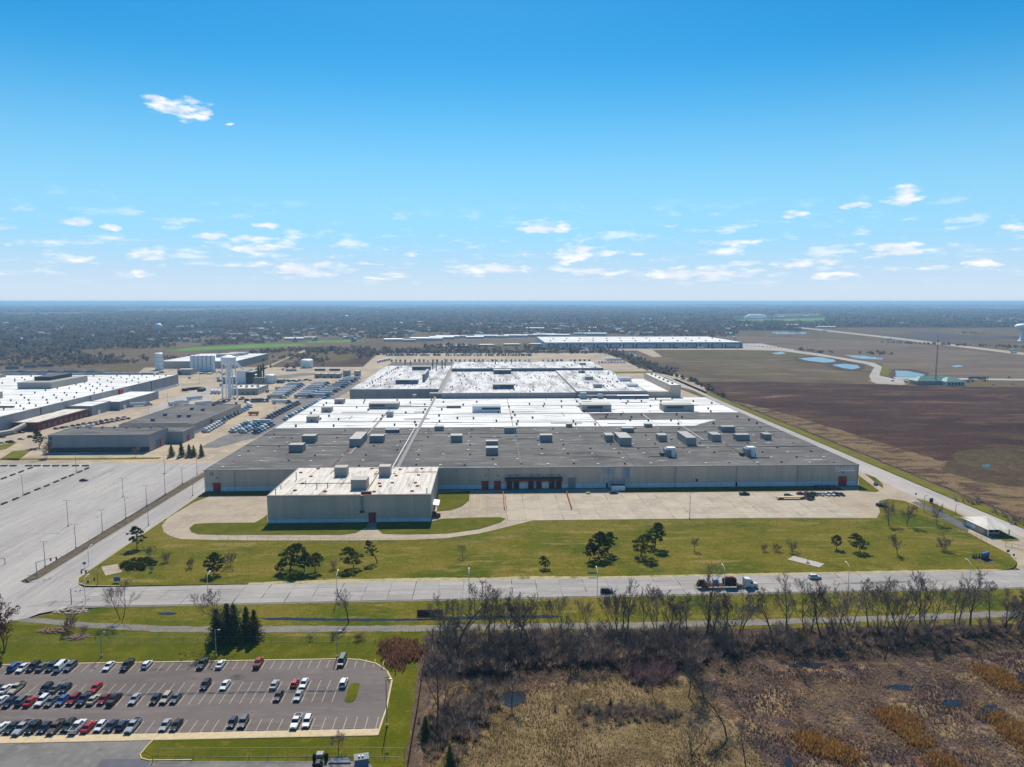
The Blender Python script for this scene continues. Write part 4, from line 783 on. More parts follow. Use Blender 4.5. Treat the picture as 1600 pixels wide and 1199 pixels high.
# distribution warehouse
wx0, wx1, wy = 134, 595, 1630
dw = thing('distribution_warehouse', 'long white-roofed warehouse with blue dock bays beyond the rear lot', 'warehouse')
block(dw, wx0, wx1, wy, 1905, 0, 13.2, 'tilt_panel', 'white_roof', .8)
bays = [(855,868.5),(868.5,889),(889,910),(910,931),(931,951.5),(951.5,972),(972,992),(992,1029),(1029,1050),(1050,1070),(1070,1091),(1091,1110),(1110,1131),(1131,1160)]
for k, (a, b) in enumerate(bays):
    xa, xb = front_x(a+1.2, 545, wy), front_x(b-1.6, 545, wy)
    by = MB(); by.box(xa, xb, wy-.4, wy-.02, 9.2, 11.2, 'tilt_blue'); by.box(xa, xa+3.5, wy-.4, wy-.02, 0, 9.19, 'tilt_blue'); by.box(xb-3.5, xb, wy-.4, wy-.02, 0, 9.19, 'tilt_blue'); o = by.build('dock_bay', dw)
    for j in range(4): MB().box(xa+5+j*5, xa+8+j*5, wy-.3, wy-.02, 1, 4.4, 'galv').build('dock_door', o)
MB().box(front_x(1131, 545, wy), wx1, wy-.5, wy-.41, 0, 3, 'tilt_blue').build('plinth', dw)
for k in range(13):
    for j in range(2): MB().cbox(wx0+18+34*k+j*17, wy+60+j*110, 13.3, 3, 3, 2.4, 'grey_metal').build('rooftop_unit', dw)
for k, px in enumerate((1003.5, 1044.5, 1147)): x, y = G(px, 533); cyl_thing('tank', ['slim white tank rising behind the middle of the blue-bay warehouse','second slim white tank behind the blue-bay warehouse','slim white tank at the right end of the blue-bay warehouse'][k], 'tank', x, y, 3.2, 12, 'white_paint')
# air dome
M('dome_fabric', (.85, .86, .88), rough=.6, trans=.5)
dm = thing('air_dome', 'white inflated sports dome on far green land', 'dome', (1705, 4460, 0)); vs = []; fs_ = []
nu, nv = 24, 8
for i in range(nu+1):
    u = -1+2*i/nu; e = max(0, 1-abs(u)**5)**.5
    for j in range(nv+1):
        a = math.pi*j/nv; vs.append((72*u, -28*e*math.cos(a), 27*e*math.sin(a)**.8))
for i in range(nu):
    for j in range(nv): q = i*(nv+1)+j; fs_.append((q, q+1, q+nv+2, q+nv+1))
MB().add(vs, fs_, 'dome_fabric').build('membrane', dm, smooth=True); MB().box(-74, 74, -30, 30, -.3, 1.2, 'grey_metal').build('base', dm)
# green-roofed building, mast
gb = thing('green_roof_building', 'low building with hipped green metal roof by the pond', 'building', (588, 905, 0))
def hip(mb, x0, x1, y0, y1, z, h, m, o=1.2, rid=None):
    d = (y1-y0)/2 if rid is None else rid; cy_ = (y0+y1)/2
    mb.add([(x0-o,y0-o,z),(x1+o,y0-o,z),(x1+o,y1+o,z),(x0-o,y1+o,z),(x0+d,cy_,z+h),(x1-d,cy_,z+h)], [(0,1,5,4),(1,2,5),(2,3,4,5),(3,0,4),(3,2,1,0)], m); return mb
MB().box(-28, 30, -6, 12, 0, 5, 'tan_metal').build('wall', gb); MB().box(4, 28, -16, -6.02, 0, 5, 'plinth').build('wing_wall', gb)
hip(MB(), -28, 30, -6, 12, 5.02, 5.5, 'green_roof').build('roof', gb); hip(MB(), 4, 28, -16, 4, 5.04, 5.2, 'green_roof', rid=8).build('wing_roof', gb)
for k in range(5): MB().box(6+4.4*k, 9+4.4*k, -16.2, -16.01, .8, 3.8, 'glass_dark').build('window', gb)
ms = thing('radio_mast', 'tall thin grey lattice mast beside the green-roofed building', 'mast', (*G(1461, 601), 0))
mb = MB()
for a in (90, 210, 330): mb.tube((1.0*math.cos(R(a)), 1.0*math.sin(R(a)), 0), (.5*math.cos(R(a)), .5*math.sin(R(a)), 58), .22, .16, 'dark_metal', 5)
for k in range(24):
    z = k*2.4; r = 1.0-.5*z/58
    for i in range(3):
        a, b = R(90+120*i), R(210+120*i); mb.tube((r*math.cos(a), r*math.sin(a), z), (r*math.cos(b), r*math.sin(b), z+2.4), .09, .09, 'dark_metal', 3)
mb.build('lattice', ms); MB().tube((0, 0, 57), (0, 0, 66), .15, .08, 'dark_metal', 5).build('antenna', ms)
# guardhouse
gh = thing('guardhouse', 'small gate house with pale hipped roof between the entrance lanes', 'guardhouse', (*G(1545, 832), .15), R(0))
MB().box(-5.2, 2.6, -3.5, 11, 0, 3.6, 'siding').build('wall', gh)
hip(MB(), -5.2, 5.6, -6.5, 11, 3.62, 3.4, 'cream_roof', 1.0, rid=5.4).build('roof', gh)
for (x, y) in ((5.2, -6), (-4.8, -6), (5.2, 10.6), (5.2, 2)): MB().cbox(x, y, 0, .4, .4, 3.6, 'white_paint').build('column', gh)
for (x0, x1, y0, y1) in ((-3.6, -.6, -3.7, -3.51), (0, 2, -3.7, -3.51)): MB().box(x0, x1, y0, y1, 1.1, 2.7, 'glass_dark').build('window', gh)
MB().box(2.61, 2.8, 0, 3, 1.1, 2.7, 'glass_dark').build('window', gh); MB().box(-5.4, -5.21, 2, 8, 1.1, 2.7, 'white_paint').build('window', gh)
sh = thing('site_cabin', 'white flat-topped cabin standing against the factory front', 'cabin', (front_x(965.5, 770, 396.5), 396.5, .2))
MB().box(-3.8, 3.8, -1.5, 1.5, 0, 2.9, 'white_paint').build('wall', sh); MB().box(-4, 4, -1.7, 1.7, 2.91, 3.2, 'dark_metal').build('roof', sh)
for x in (-1.6, .6, 2.2): MB().box(x-.5, x+.5, -1.62, -1.51, 1.2, 2.1, 'skylight').build('window', sh)
# ---------------------------------------------------------------- plant materials
M('bark', srgb(92, 80, 72, .8), [(srgb(70, 62, 56, .8), 2, .4, .7)], rough=.95)
M('twig', srgb(136, 120, 108, .85), rough=.95, objrand=.2); M('twig_dark', srgb(114, 102, 94, .85), rough=.95, objrand=.2); M('twig_red', srgb(126, 84, 80, .8), rough=.95, objrand=.15)
M('pine_leaf', srgb(66, 84, 22, .85), [(srgb(46, 62, 16, .85), .6, .42, .62), (srgb(92, 106, 36, .85), 1.5, .52, .75)], rough=.85, objrand=.25, trans=.4)
M('spruce_leaf', srgb(92, 108, 54, .9), [(srgb(62, 80, 44, .9), .6, .42, .62), (srgb(114, 126, 72, .9), 1.5, .52, .75)], rough=.85, objrand=.2, trans=.5)
M('willow_twig', srgb(120, 110, 60, .8), rough=.95, objrand=.15)
M('rust_reed', srgb(128, 84, 52, .8), [(srgb(100, 66, 44, .8), .6, .4, .65)], rough=.95)
M('gold_reed', srgb(164, 116, 40, .8), [(srgb(140, 96, 36, .8), .5, .4, .6), (srgb(186, 142, 66, .8), 1.2, .5, .75)], rough=.95)
M('straw_reed', srgb(176, 158, 116, .8), [(srgb(138, 120, 84, .8), .2, .4, .62), (srgb(116, 100, 66, .8), .06, .5, .65)], rough=.95)
M('brown_reed', srgb(126, 106, 86, .8), [(srgb(100, 84, 74, .8), .12, .4, .62), (srgb(156, 136, 108, .8), .4, .5, .7)], rough=.95)
M('field_scrub', srgb(92, 68, 58, .8), [(srgb(124, 102, 78, .8), .03, .5, .65, (.45, 1.4, 1)), (srgb(66, 50, 46, .8), .3, .5, .7)], rough=1)
M('thicket', srgb(84, 72, 66, .8), [(srgb(100, 82, 72, .8), .06, .45, .6), (srgb(66, 58, 56, .8), .15, .5, .65)], rough=1)

def rot_about(d, ang, az):
    d = Vector(d).normalized(); a = d.orthogonal().normalized(); b = d.cross(a)
    return (d*math.cos(ang)+(a*math.cos(az)+b*math.sin(az))*math.sin(ang)).normalized()
def bare_tree(seed, h, upright=.5, stems=1, levels=4, tw='twig', r0=None, first=.28, nb=(7, 5, 5, 4), thin=.02):
    rr = random.Random(seed); tr = MB(); cr = MB(); r0 = r0 or h*.017
    def grow(p, d, L, r, lev):
        mb = tr if lev == 0 else cr; n = {0: 6, 1: 5, 2: 4}.get(lev, 3); seg = {0: 5, 1: 4, 2: 3}.get(lev, 2); pts = [Vector(p)]; dd = Vector(d)
        for i in range(seg):
            dd = (dd+Vector((rr.gauss(0, .11), rr.gauss(0, .11), rr.gauss(.04, .05)))).normalized(); q = pts[-1]+dd*(L/seg)
            ra = max(thin, r*(1-.72*i/seg)); rb = max(thin, r*(1-.72*(i+1)/seg)); mb.tube(pts[-1], q, ra, rb, 'bark' if lev == 0 else tw, n, cap=False); pts.append(q)
        if lev >= levels: return
        k = nb[min(lev, len(nb)-1)]; k = max(2, k+rr.choice((-1, 0, 0, 1)))
        for j in range(k):
            t = first+(1-first)*(j+rr.random()*.8)/k if lev == 0 else .2+.8*(j+rr.random()*.8)/k
            t = min(t, .999); x = t*seg; i = int(x); b = pts[i].lerp(pts[i+1], x-i); dl = (pts[i+1]-pts[i]).normalized()
            ang = R(rr.uniform(22, 48) if upright > .6 else rr.uniform(30, 65)); nd = rot_about(dl, ang, rr.uniform(0, 6.28)+j*2.4)
            nd.z += .25*upright; nd.normalize(); ln = L*(.62 if lev == 0 else .55)*(1.15-.5*t)*rr.uniform(.75, 1.2)
            grow(b, nd, ln, max(thin, r*(1-.7*t)*.55), lev+1)
    for s in range(stems):
        a = 6.28*s/stems+rr.random(); sp = .0 if stems == 1 else .32
        grow((.3*math.cos(a)*(stems > 1), .3*math.sin(a)*(stems > 1), -.2), Vector((sp*math.cos(a), sp*math.sin(a), 1)).normalized(), h*.78*rr.uniform(.85, 1.05), r0/(1 if stems == 1 else 1.5), 0)
    return tr.mesh('trunk'), cr.mesh('crown')
def leaf_quads(mb, c, r, n, size, m, rr, flat=.7):
    for _ in range(n):
        v = Vector((rr.gauss(0, 1), rr.gauss(0, 1), rr.gauss(0, 1)*flat)); v = v.normalized()*r*rr.random()**.4; v.z *= flat
        p = Vector(c)+v; a = Vector((rr.gauss(0, 1), rr.gauss(0, 1), rr.gauss(0, .7))).normalized(); b = a.orthogonal().normalized(); b = (b*math.cos(2)+a.cross(b)*math.sin(rr.uniform(0, 6.28))).normalized(); s = size*rr.uniform(.6, 1.3)
        mb.add([p-a*s-b*s*.5, p+a*s-b*s*.5, p+a*s*.8+b*s*.5, p-a*s*.8+b*s*.5], [(0, 1, 2, 3)], m)
def pine(seed, h, w, base=.25, clumps=46, lean=0, dense=32, cr_size=.29):
    rr = random.Random(seed); tr = MB(); cr = MB(); p = Vector((0, 0, -.2)); d = Vector((lean, rr.uniform(-.1, .1), 1)).normalized(); pts = [p]
    for i in range(6):
        d = (d+Vector((rr.gauss(0, .07), rr.gauss(0, .07), .05))).normalized(); q = pts[-1]+d*h*.92/6; tr.tube(pts[-1], q, h*.022*(1-.13*i), h*.022*(1-.13*(i+1)), 'bark', 6, False); pts.append(q)
    for k in range(clumps):
        t = base+(1-base)*((k+.5)/clumps); x = min(5.99, t*6); i = int(x); b = pts[i].lerp(pts[i+1], x-i)
        u = (t-base)/(1-base); prof = (math.sin(math.pi*min(1, u*.82+.2))**.8); az = k*2.4+rr.uniform(-.5, .5); L = w/2*prof*rr.uniform(.45, 1.0)
        e = b+Vector((math.cos(az)*L, math.sin(az)*L, L*.25*rr.uniform(.2, 1.2))); tr.tube(b, e, h*.006, h*.002, 'bark', 3, False)
        leaf_quads(cr, e, w*.125*rr.uniform(.6, 1.3), dense, cr_size, 'pine_leaf', rr, .55)
    return tr.mesh('trunk'), cr.mesh('crown')
def spruce(seed, h, w, lv=19):
    rr = random.Random(seed); tr = MB(); cr = MB(); tr.tube((0, 0, -.2), (0, 0, h), h*.018, .04, 'bark', 6, False)
    for k in range(lv):
        u = k/lv; z = h*(.1+.88*u); rad = w/2*(1-u)**.85+.15; nb = max(4, int(11*(1-u)+3))
        for j in range(nb):
            az = 6.28*j/nb+k*1.1+rr.uniform(-.3, .3); L = rad*rr.uniform(.45, 1.25); e = Vector((math.cos(az)*L, math.sin(az)*L, z-L*.28)); tr.tube((0, 0, z), e, .05, .02, 'bark', 3, False)
            for s in (.4, .7, .95): leaf_quads(cr, Vector((0, 0, z)).lerp(e, s), .4*(1.2-.4*s), 4, .27, 'spruce_leaf', rr, .6)
    return tr.mesh('trunk'), cr.mesh('crown')
def plant_thing(name, kind, label, cat, x, y, rz, sc, group=None):
    t = thing(name, label, cat, (x, y, .05), rz, group, sc); ob('trunk', kind[0], t); ob('crown', kind[1], t); return t
PINES = [pine(11, 10, 8.5, .22), pine(12, 10, 7, .3, 40), pine(13, 10, 6.5, .3, 34, .25), pine(14, 10, 7.5, .18, 52), pine(15, 10, 5, .4, 22, .2, 18)]
SPRUCES = [spruce(21, 12, 7.4, 21), spruce(22, 12, 6.2, 21), spruce(23, 12, 7.8, 22)]
BARE = [bare_tree(31, 12, .7), bare_tree(32, 12, .8, tw='twig_dark', nb=(6, 5, 5, 4)), bare_tree(33, 12, .75, 2, nb=(6, 5, 4, 4)), bare_tree(34, 12, .85, nb=(8, 4, 5, 4)), bare_tree(35, 12, .6, tw='twig_dark', nb=(6, 6, 5, 4)), bare_tree(36, 12, .9, 3, nb=(6, 4, 4, 4))]
ROUND = [bare_tree(41, 10, .35, first=.16, nb=(9, 6, 5, 5), levels=4), bare_tree(42, 10, .35, first=.16, nb=(10, 6, 5, 5), tw='twig_dark')]
BUSH = [bare_tree(51, 4, .5, 5, 3, 'twig_dark', .05, .1, (5, 4, 4), .022), bare_tree(52, 4, .5, 6, 3, 'twig', .05, .1, (5, 4, 4), .022), bare_tree(53, 4, .4, 6, 3, 'twig_red', .05, .1, (5, 4, 4), .022)]
WILLOW = [bare_tree(54, 6, .7, 7, 3, 'willow_twig', .06, .1, (5, 4, 4), .025)]
REDB = [bare_tree(55, 8, .5, 3, 4, 'twig_red', .12, .15, (6, 5, 4, 4), .03)]
def put(name, kinds, i, px, py, pytop, hk, label, cat='tree', group=None):
    """base point from the survey, height from the sight line to the top"""
    x, y = G(px, py); s = mpp(px, py); dep = math.atan2(CAM_H, math.hypot(x, y)); h = (py-pytop)*s/math.cos(dep)*1.02
    return plant_thing(name, kinds[i % len(kinds)], label, cat, x, y, (px*7.7) % 6.28, h/hk, group)
LG = 'pine trees on the front lawn'
for (px, py, pt, k, lab) in ((214,859,822,2,'leaning pine at the entrance corner of the lawn'),(334,899,864,3,'broad dark pine standing close to the road lamp at the lawn'),(453,892,846,0,'tall pine, biggest of the clump by the road'),(475,896,863,1,'middle pine of the roadside clump on the lawn'),(492,894,862,1,'rightmost pine of the roadside clump on the lawn'),(438,896,877,3,'low small pine at the left of the roadside clump'),(553,888,852,0,'single round pine right of the roadside clump'),(590,880,841,4,'thin sparse crooked pine below the front hall door'),(853,889,869,0,'lone small pine near the bald patch of lawn'),
    (921,877,846,1,'left pine of the trio in mid lawn'),(935,873,831,3,'densest pine, middle of the trio in mid lawn'),(950,863,827,2,'right pine of the trio with bare lower trunk'),(1001,870,830,0,'broad pine, nearer of the pair in mid lawn'),(1023,857,815,1,'tall pine, farther of the pair in mid lawn'),(1307,859,836,1,'small round pine beside the concrete pad'),(1344,863,833,0,'spreading pine with long shadow near the gate side')):
    put('pine_tree', PINES, k, px, py, pt, 10, lab, group=LG)
for (px, py, pt, k, lab) in ((723,870,850,0,'small round leafless tree on the lawn below the loop road'),(1085,860,838,1,'small dark leafless tree in the middle of the lawn'),(1402,867,834,1,'scraggly leafless tree on the lawn towards the gate'),(1389,822,783,0,'broad leafless tree, first of three by the apron corner'),(1417,821,786,1,'broad leafless tree, middle of three by the apron corner'),(1464,821,787,0,'broad leafless tree, nearest the gate lane')):
    put('leafless_tree', ROUND, k, px, py, pt, 9.4, lab)
for k, (px, py, pt, lab) in enumerate(((234,870,855,'bare sapling near the juniper bed'),(261,878,863,'bare sapling right of the juniper bed'),(296,887,873,'bare sapling left of the broad dark pine'),(357,886,866,'bare shrub touching the broad dark pine'),(522,889,875,'thin sapling between clump and single pine'),(1212,862,850,'left bare sapling above the concrete pad'),(1239,863,847,'right bare sapling above the concrete pad'),(1476,861,839,'pale thin sapling near the entrance sign'),(1193,861,850,'tiny bare sapling in the lawn right of centre'))):
    put('sapling', BUSH, k, px, py, pt, 3.6, lab, 'shrub')
for (px, py, pt, k, lab) in ((190,968,914,2,'forked leafless tree between road and gravel path'),(349,990,913,4,'wide leafless tree rising behind the spruces'),(545,973,921,0,'leafless tree standing beside the ditch')):
    put('leafless_tree', BARE, k, px, py, pt, 11.5, lab)
for (px, py, pt, k, lab) in ((340,1001,953,0,'leftmost spruce of the five by the car park'),(356,1000,945,1,'tall spruce, second of the five by the car park'),(367,1000,946,2,'tall spruce, middle of the five by the car park'),(386,997,950,1,'slim spruce, fourth of the five by the car park'),(398,1000,955,0,'rightmost spruce of the five by the car park')):
    put('spruce_tree', SPRUCES, k, px, py, pt, 12, lab, group='spruces by the car park')
put('leafless_tree', REDB, 0, 4, 1018, 948, 7.6, 'reddish budding tree at the left picture edge', 'tree'); put('leafless_tree', REDB, 0, -14, 1012, 952, 7.6, 'reddish tree half outside the left picture edge', 'tree')
put('shrub', BUSH, 2, 106, 987, 963, 3.6, 'leafless shrub on the rubble beside the gravel path', 'shrub'); put('shrub', BUSH, 1, 130, 990, 978, 3.6, 'small leafless shrub right of the rubble heap', 'shrub')
for k, (px, py, pt) in enumerate(((484,1001,992),(520,999,988),(560,1001,991),(566,1000,990))): put('shrub', BUSH, k, px, py, pt, 3.6, ['low shrub along the fence above the red pickup','dark dense shrub on the car-park fence line','left one of two thin fence shrubs near the reeds','right one of two thin fence shrubs near the reeds'][k], 'shrub')
put('leafless_tree', ROUND, 0, 529, 1178, 1143, 9.4, 'small leafless tree below the car-park footway')
put('pine_tree', PINES, 1, 62, 699, 671, 10, 'round pine left of the grey box warehouse')
put('leafless_tree', REDB, 0, 72, 716, 691, 7.6, 'reddish leafless tree at the warehouse corner'); put('leafless_tree', ROUND, 0, 212, 714, 696, 9.4, 'leafless tree against the warehouse front')
for k, (px, pt) in enumerate(((268,694),(284,690),(296,694),(303,696),(315,694))): put('spruce_tree', SPRUCES, k, px, 714, pt, 12, f'dark conical evergreen, {nth(k+1)} of five beside the grey box warehouse', group='evergreens beside the warehouse')
# juniper bed
mb = MB(); rr = random.Random(61)
for k in range(120):
    a = rr.uniform(0, 6.28); q = rr.random()**.5; px = 216+28*q*math.cos(a); py = 884+8*q*math.sin(a)-(px-216)*.08; x, y = G(px, py); leaf_quads(mb, (x, y, .5+rr.random()*.9), .9, 26, .26, 'pine_leaf', rr, .6)
mb.build('juniper_bed', label='spreading dark juniper bed beside the square concrete pad', category='shrub')
# tall trees of the hedgerow
HG = 'leafless trees of the hedgerow along the gravel path'
fixed = [(690,1001,945),(717,1012,915),(700,1006,960),(733,1008,945),(790,1004,940),(812,1006,938),(826,1004,945),(964,991,936),(978,991,930),(1042,996,940),(1072,994,945),(1102,997,915),(1113,998,935),(1130,996,935),(1150,998,940),(1205,1002,940),(1232,996,924),(1262,994,926),(1283,998,925),(1300,996,938),(1322,990,928),(1355,988,924),(1375,990,924),(1408,990,922),(1440,986,918),(1452,988,922),(1497,976,918),(1516,980,905),(1545,980,924),(1570,982,930),(1590,984,928)]
rr = random.Random(71)
for k in range(18):
    px = 740+rr.random()*880; fixed.append((px, rr.uniform(992, 1006)-.02*(px-740), rr.uniform(938, 962)-.018*(px-740)))
fixed.sort()
for i, (px, py, pt) in enumerate(fixed): put('leafless_tree', BARE, i*5+int(px) % 3, px, py, pt-5, 11.2, f'leafless tree, {nth(i+1)} from the left along the hedgerow', group=HG)
for i, (px, py, pt, k, lab) in enumerate(((800,1110,1062,0,'leafless tree standing in the small dark pool'),(685,1112,1040,3,'thin leafless tree left of the flattened reeds'),(692,1114,1050,5,'leafless tree right beside the thin one at the flattened reeds'),(1019,1086,1052,0,'small leafless tree at the edge of the straw meadow'),(1075,1090,1035,3,'leafless tree with long shadow at the meadow corner'),(1100,1092,1030,4,'bushy leafless tree next to the meadow corner'),(1135,1150,1078,4,'large dark leafless tree on the marsh edge'),(1080,1180,1128,5,'narrow upright leafless tree in the straw meadow'),(1165,1212,1150,4,'leafless tree cut by the bottom picture edge'),(1382,1032,984,1,'dark leafless tree behind the marsh'),(1240,1040,990,0,'leafless tree beside the thin dark pool'))):
    put('leafless_tree', BARE, k, px, py, pt, 11.2, lab)
rr = random.Random(83); TT = []
for k in range(30):
    px = rr.uniform(690, 1160); py = rr.uniform(1012, 1056)-.02*(px-690); TT.append((px, py, py-rr.uniform(34, 56)))
for k in range(10):
    px = rr.uniform(1190, 1600); py = rr.uniform(1000, 1022)-.02*(px-1190); TT.append((px, py, py-rr.uniform(26, 42)))
for i, (px, py, pt) in enumerate(sorted(TT)): put('leafless_tree', BARE, i*3+1, px, py, pt, 11.2, f'slender leafless tree in the thicket, {nth(i+1)} from the left', group='leafless trees inside the thicket')
put('willow_bush', WILLOW, 0, 1245, 1012, 984, 5.4, 'yellow-green budding willow in the hedgerow', 'shrub'); put('willow_bush', WILLOW, 0, 1090, 1085, 1062, 5.4, 'olive willow bush near the meadow corner', 'shrub')
for (px, py, pt, k, lab) in ((665,1155,1123,2,'small dark evergreen by the dirt strip'),(703,1195,1168,0,'small brownish evergreen at the bottom edge'),(954,1103,1092,1,'tiny lone evergreen in the straw meadow')): put('evergreen', SPRUCES, k, px, py, pt, 12, lab, 'tree')
# ---------------------------------------------------------------- plant masses: one mesh each
def mesh_np(name, V, F, m, tint=None, smooth=False):
    me = bpy.data.meshes.new(name); nv, nf = len(V), len(F); k = F.shape[1]
    me.vertices.add(nv); me.vertices.foreach_set('co', V.astype(np.float32).ravel())
    me.loops.add(nf*k); me.loops.foreach_set('vertex_index', F.astype(np.int32).ravel())
    me.polygons.add(nf); me.polygons.foreach_set('loop_start', np.arange(0, nf*k, k, dtype=np.int32)); me.polygons.foreach_set('loop_total', np.full(nf, k, np.int32))
    if tint is not None:
        at = me.attributes.new('tint', 'FLOAT_COLOR', 'POINT'); at.data.foreach_set('color', np.c_[tint, np.ones(nv)].astype(np.float32).ravel())
    me.materials.append(MATS[m]); me.update(calc_edges=True); return me
def spread(base_V, base_F, P, S, rz, tint):
    """copies of a small mesh at P with sizes S (n,3)"""
    n, bv = len(P), len(base_V); c, s = np.cos(rz)[:, None], np.sin(rz)[:, None]
    x = base_V[None, :, 0]*S[:, 0:1]; y = base_V[None, :, 1]*S[:, 1:2]; z = base_V[None, :, 2]*S[:, 2:3]
    V = np.stack([x*c-y*s+P[:, 0:1], x*s+y*c+P[:, 1:2], z+P[:, 2:3]], -1).reshape(-1, 3)
    F = (base_F[None]+np.arange(n)[:, None, None]*bv).reshape(-1, base_F.shape[1]); T = np.repeat(tint, bv, 0); return V, F, T
def join(parts):
    Vs, Fs, Ts, o = [], [], [], 0
    for V, F, T in parts: Vs.append(V); Fs.append(F+o); Ts.append(T); o += len(V)
    return np.concatenate(Vs), np.concatenate(Fs), np.concatenate(Ts)
def tint_mat(name, rough=1):
    m = M(name, (.1, .1, .1), rough=rough); nt = m.node_tree; a = nt.nodes.new('ShaderNodeAttribute'); a.attribute_name = 'tint'; nt.links.new(a.outputs['Color'], nt.nodes['Principled BSDF'].inputs['Base Color'])
    if True:
        tb = nt.nodes.new('ShaderNodeBsdfTranslucent'); mx = nt.nodes.new('ShaderNodeMixShader'); mx.inputs[0].default_value = .45; nt.links.new(a.outputs['Color'], tb.inputs['Color']); nt.links.new(nt.nodes['Principled BSDF'].outputs[0], mx.inputs[1]); nt.links.new(tb.outputs[0], mx.inputs[2]); nt.links.new(mx.outputs[0], nt.nodes['Material Output'].inputs['Surface'])
tint_mat('far_trees'); tint_mat('dry_growth'); tint_mat('field_growth')
def crown_base(seed, n=15, flat=1.0):
    g = np.random.default_rng(seed); V = []; F = []
    for i in range(n):
        d = g.normal(size=3); d /= np.linalg.norm(d); r = g.random()**.35*.5; c = np.array([d[0]*r, d[1]*r, .55+d[2]*r*.85*flat])
        a = g.normal(size=3); a /= np.linalg.norm(a); b = np.cross(a, g.normal(size=3)); b /= np.linalg.norm(b); s = g.uniform(.13, .24)
        k = len(V); V += [c-a*s-b*s, c+a*s-b*s*.6, c+a*s*.7+b*s, c-a*s*.8+b*s*.8]; F.append([k, k+1, k+2, k+3])
    k = len(V); V += [np.array(p) for p in ((-.025, 0, 0), (.025, 0, 0), (.015, 0, .6), (-.015, 0, .6), (0, -.025, 0), (0, .025, 0), (0, .015, .6), (0, -.015, .6))]; F += [[k, k+1, k+2, k+3], [k+4, k+5, k+6, k+7]]
    return np.array(V), np.array(F)
CB = [crown_base(i, 16) for i in range(5)]
def inside(px, py, polys):
    r = np.zeros(len(px), bool)
    for q in polys:
        c = np.zeros(len(px), bool); j = len(q)-1
        for i in range(len(q)):
            (xi, yi), (xj, yj) = q[i], q[j]
            with np.errstate(divide='ignore', invalid='ignore'): c ^= ((yi > py) != (yj > py)) & (px < (xj-xi)*(py-yi)/(yj-yi+1e-12)+xi)
            j = i
        r |= c
    return r
def to_px(x, y):
    a = x*math.cos(YAW)-y*math.sin(YAW); f = x*math.sin(YAW)+y*math.cos(YAW); d = f*math.cos(PITCH)+CAM_H*math.sin(PITCH); u = f*math.sin(PITCH)-CAM_H*math.cos(PITCH)
    return CX+F_PX*a/d, CY-F_PX*u/d
WOOD = [[(-60,474),(1660,474),(1660,511),(1330,511),(1240,510),(1255,517),(1160,517),(1140,527),(1000,526),(850,526),(700,523),(600,530),(560,528),(480,533),(420,536),(300,541),(230,545),(150,546),(110,545),(130,557),(200,558),(240,562),(120,572),(-60,576)],
        [(480,550),(600,545),(700,542),(850,546),(950,549),(940,553),(760,552),(600,553),(480,556)], [(560,549),(640,548),(640,560),(560,560)]]
CLEAR = [[(200,484),(420,481),(420,485),(150,488)], [(900,478.5),(1200,479),(1150,481.5),(900,481.5)], [(540,478.6),(760,479),(740,482),(560,482)], [(0,489),(150,488),(140,492),(0,494)], [(1140,494),(1290,493),(1290,503),(1150,504)], [(1200,491),(1360,489),(1340,492),(1210,494)], [(1400,480),(1600,481),(1600,484),(1420,482.8)], [(640,524),(1000,521),(1000,530),(640,534)], [(440,526),(560,525),(560,532),(440,534)], [(1236,510),(1245,509),(1660,560),(1660,566)]]
g = np.random.default_rng(5)
def wood_points(y0, y1, n, noise_sc, keep):
    y = np.sqrt(g.random(n)*(y1**2-y0**2)+y0**2); x = (g.random(n)*2-1)*y*.80+y*.036
    px, py = to_px(x, y); m = inside(px, py, WOOD) & ~inside(px, py, CLEAR)
    v = np.array([mnoise.noise(Vector((a/noise_sc, b/noise_sc*.7, 3.1))) for a, b in zip(x, y)]); m &= (v > keep)
    return x[m], y[m]
WT = [srgb(126, 114, 102, .75), srgb(108, 100, 92, .75), srgb(142, 128, 112, .75), srgb(94, 90, 86, .75), srgb(128, 112, 102, .75)]
EV = [srgb(44, 58, 48, .7), srgb(52, 64, 50, .7)]
parts = []
for (y0, y1, n, sc, keep, w, h) in ((1250, 2300, 7500, 120, -.22, 10, 10), (2300, 3300, 12000, 160, -.12, 12, 11), (3300, 5200, 14000, 260, -.16, 21, 14), (5200, 8500, 11000, 500, -.22, 46, 18), (8500, 16000, 9000, 900, -.15, 110, 24)):
    x, y = wood_points(y0, y1, n, sc, keep); k = g.integers(0, 5, len(x)); ev = g.random(len(x)) < .05
    for i in range(5):
        s = k == i; q = s.sum(); S = np.stack([w*g.uniform(.7, 1.25, q), w*g.uniform(.7, 1.25, q), h*g.uniform(.65, 1.2, q)], 1)
        e = ev[s]; S[e, 0] *= .5; S[e, 1] *= .5
        T = np.array([WT[a] for a in g.integers(0, 5, q)])*g.uniform(.7, 1.3, (q, 1)); T[e] = np.array([EV[a] for a in g.integers(0, 2, e.sum())]).reshape(-1, 3)
        parts.append(spread(*CB[i], np.stack([x[s], y[s], np.full(q, -.3)], 1), S, g.random(q)*6.28, T))
V, F, T = join(parts); ob('woods', mesh_np('woods', V, F, 'far_trees', T), kind='stuff', label='far leafless woods and town trees below the horizon')
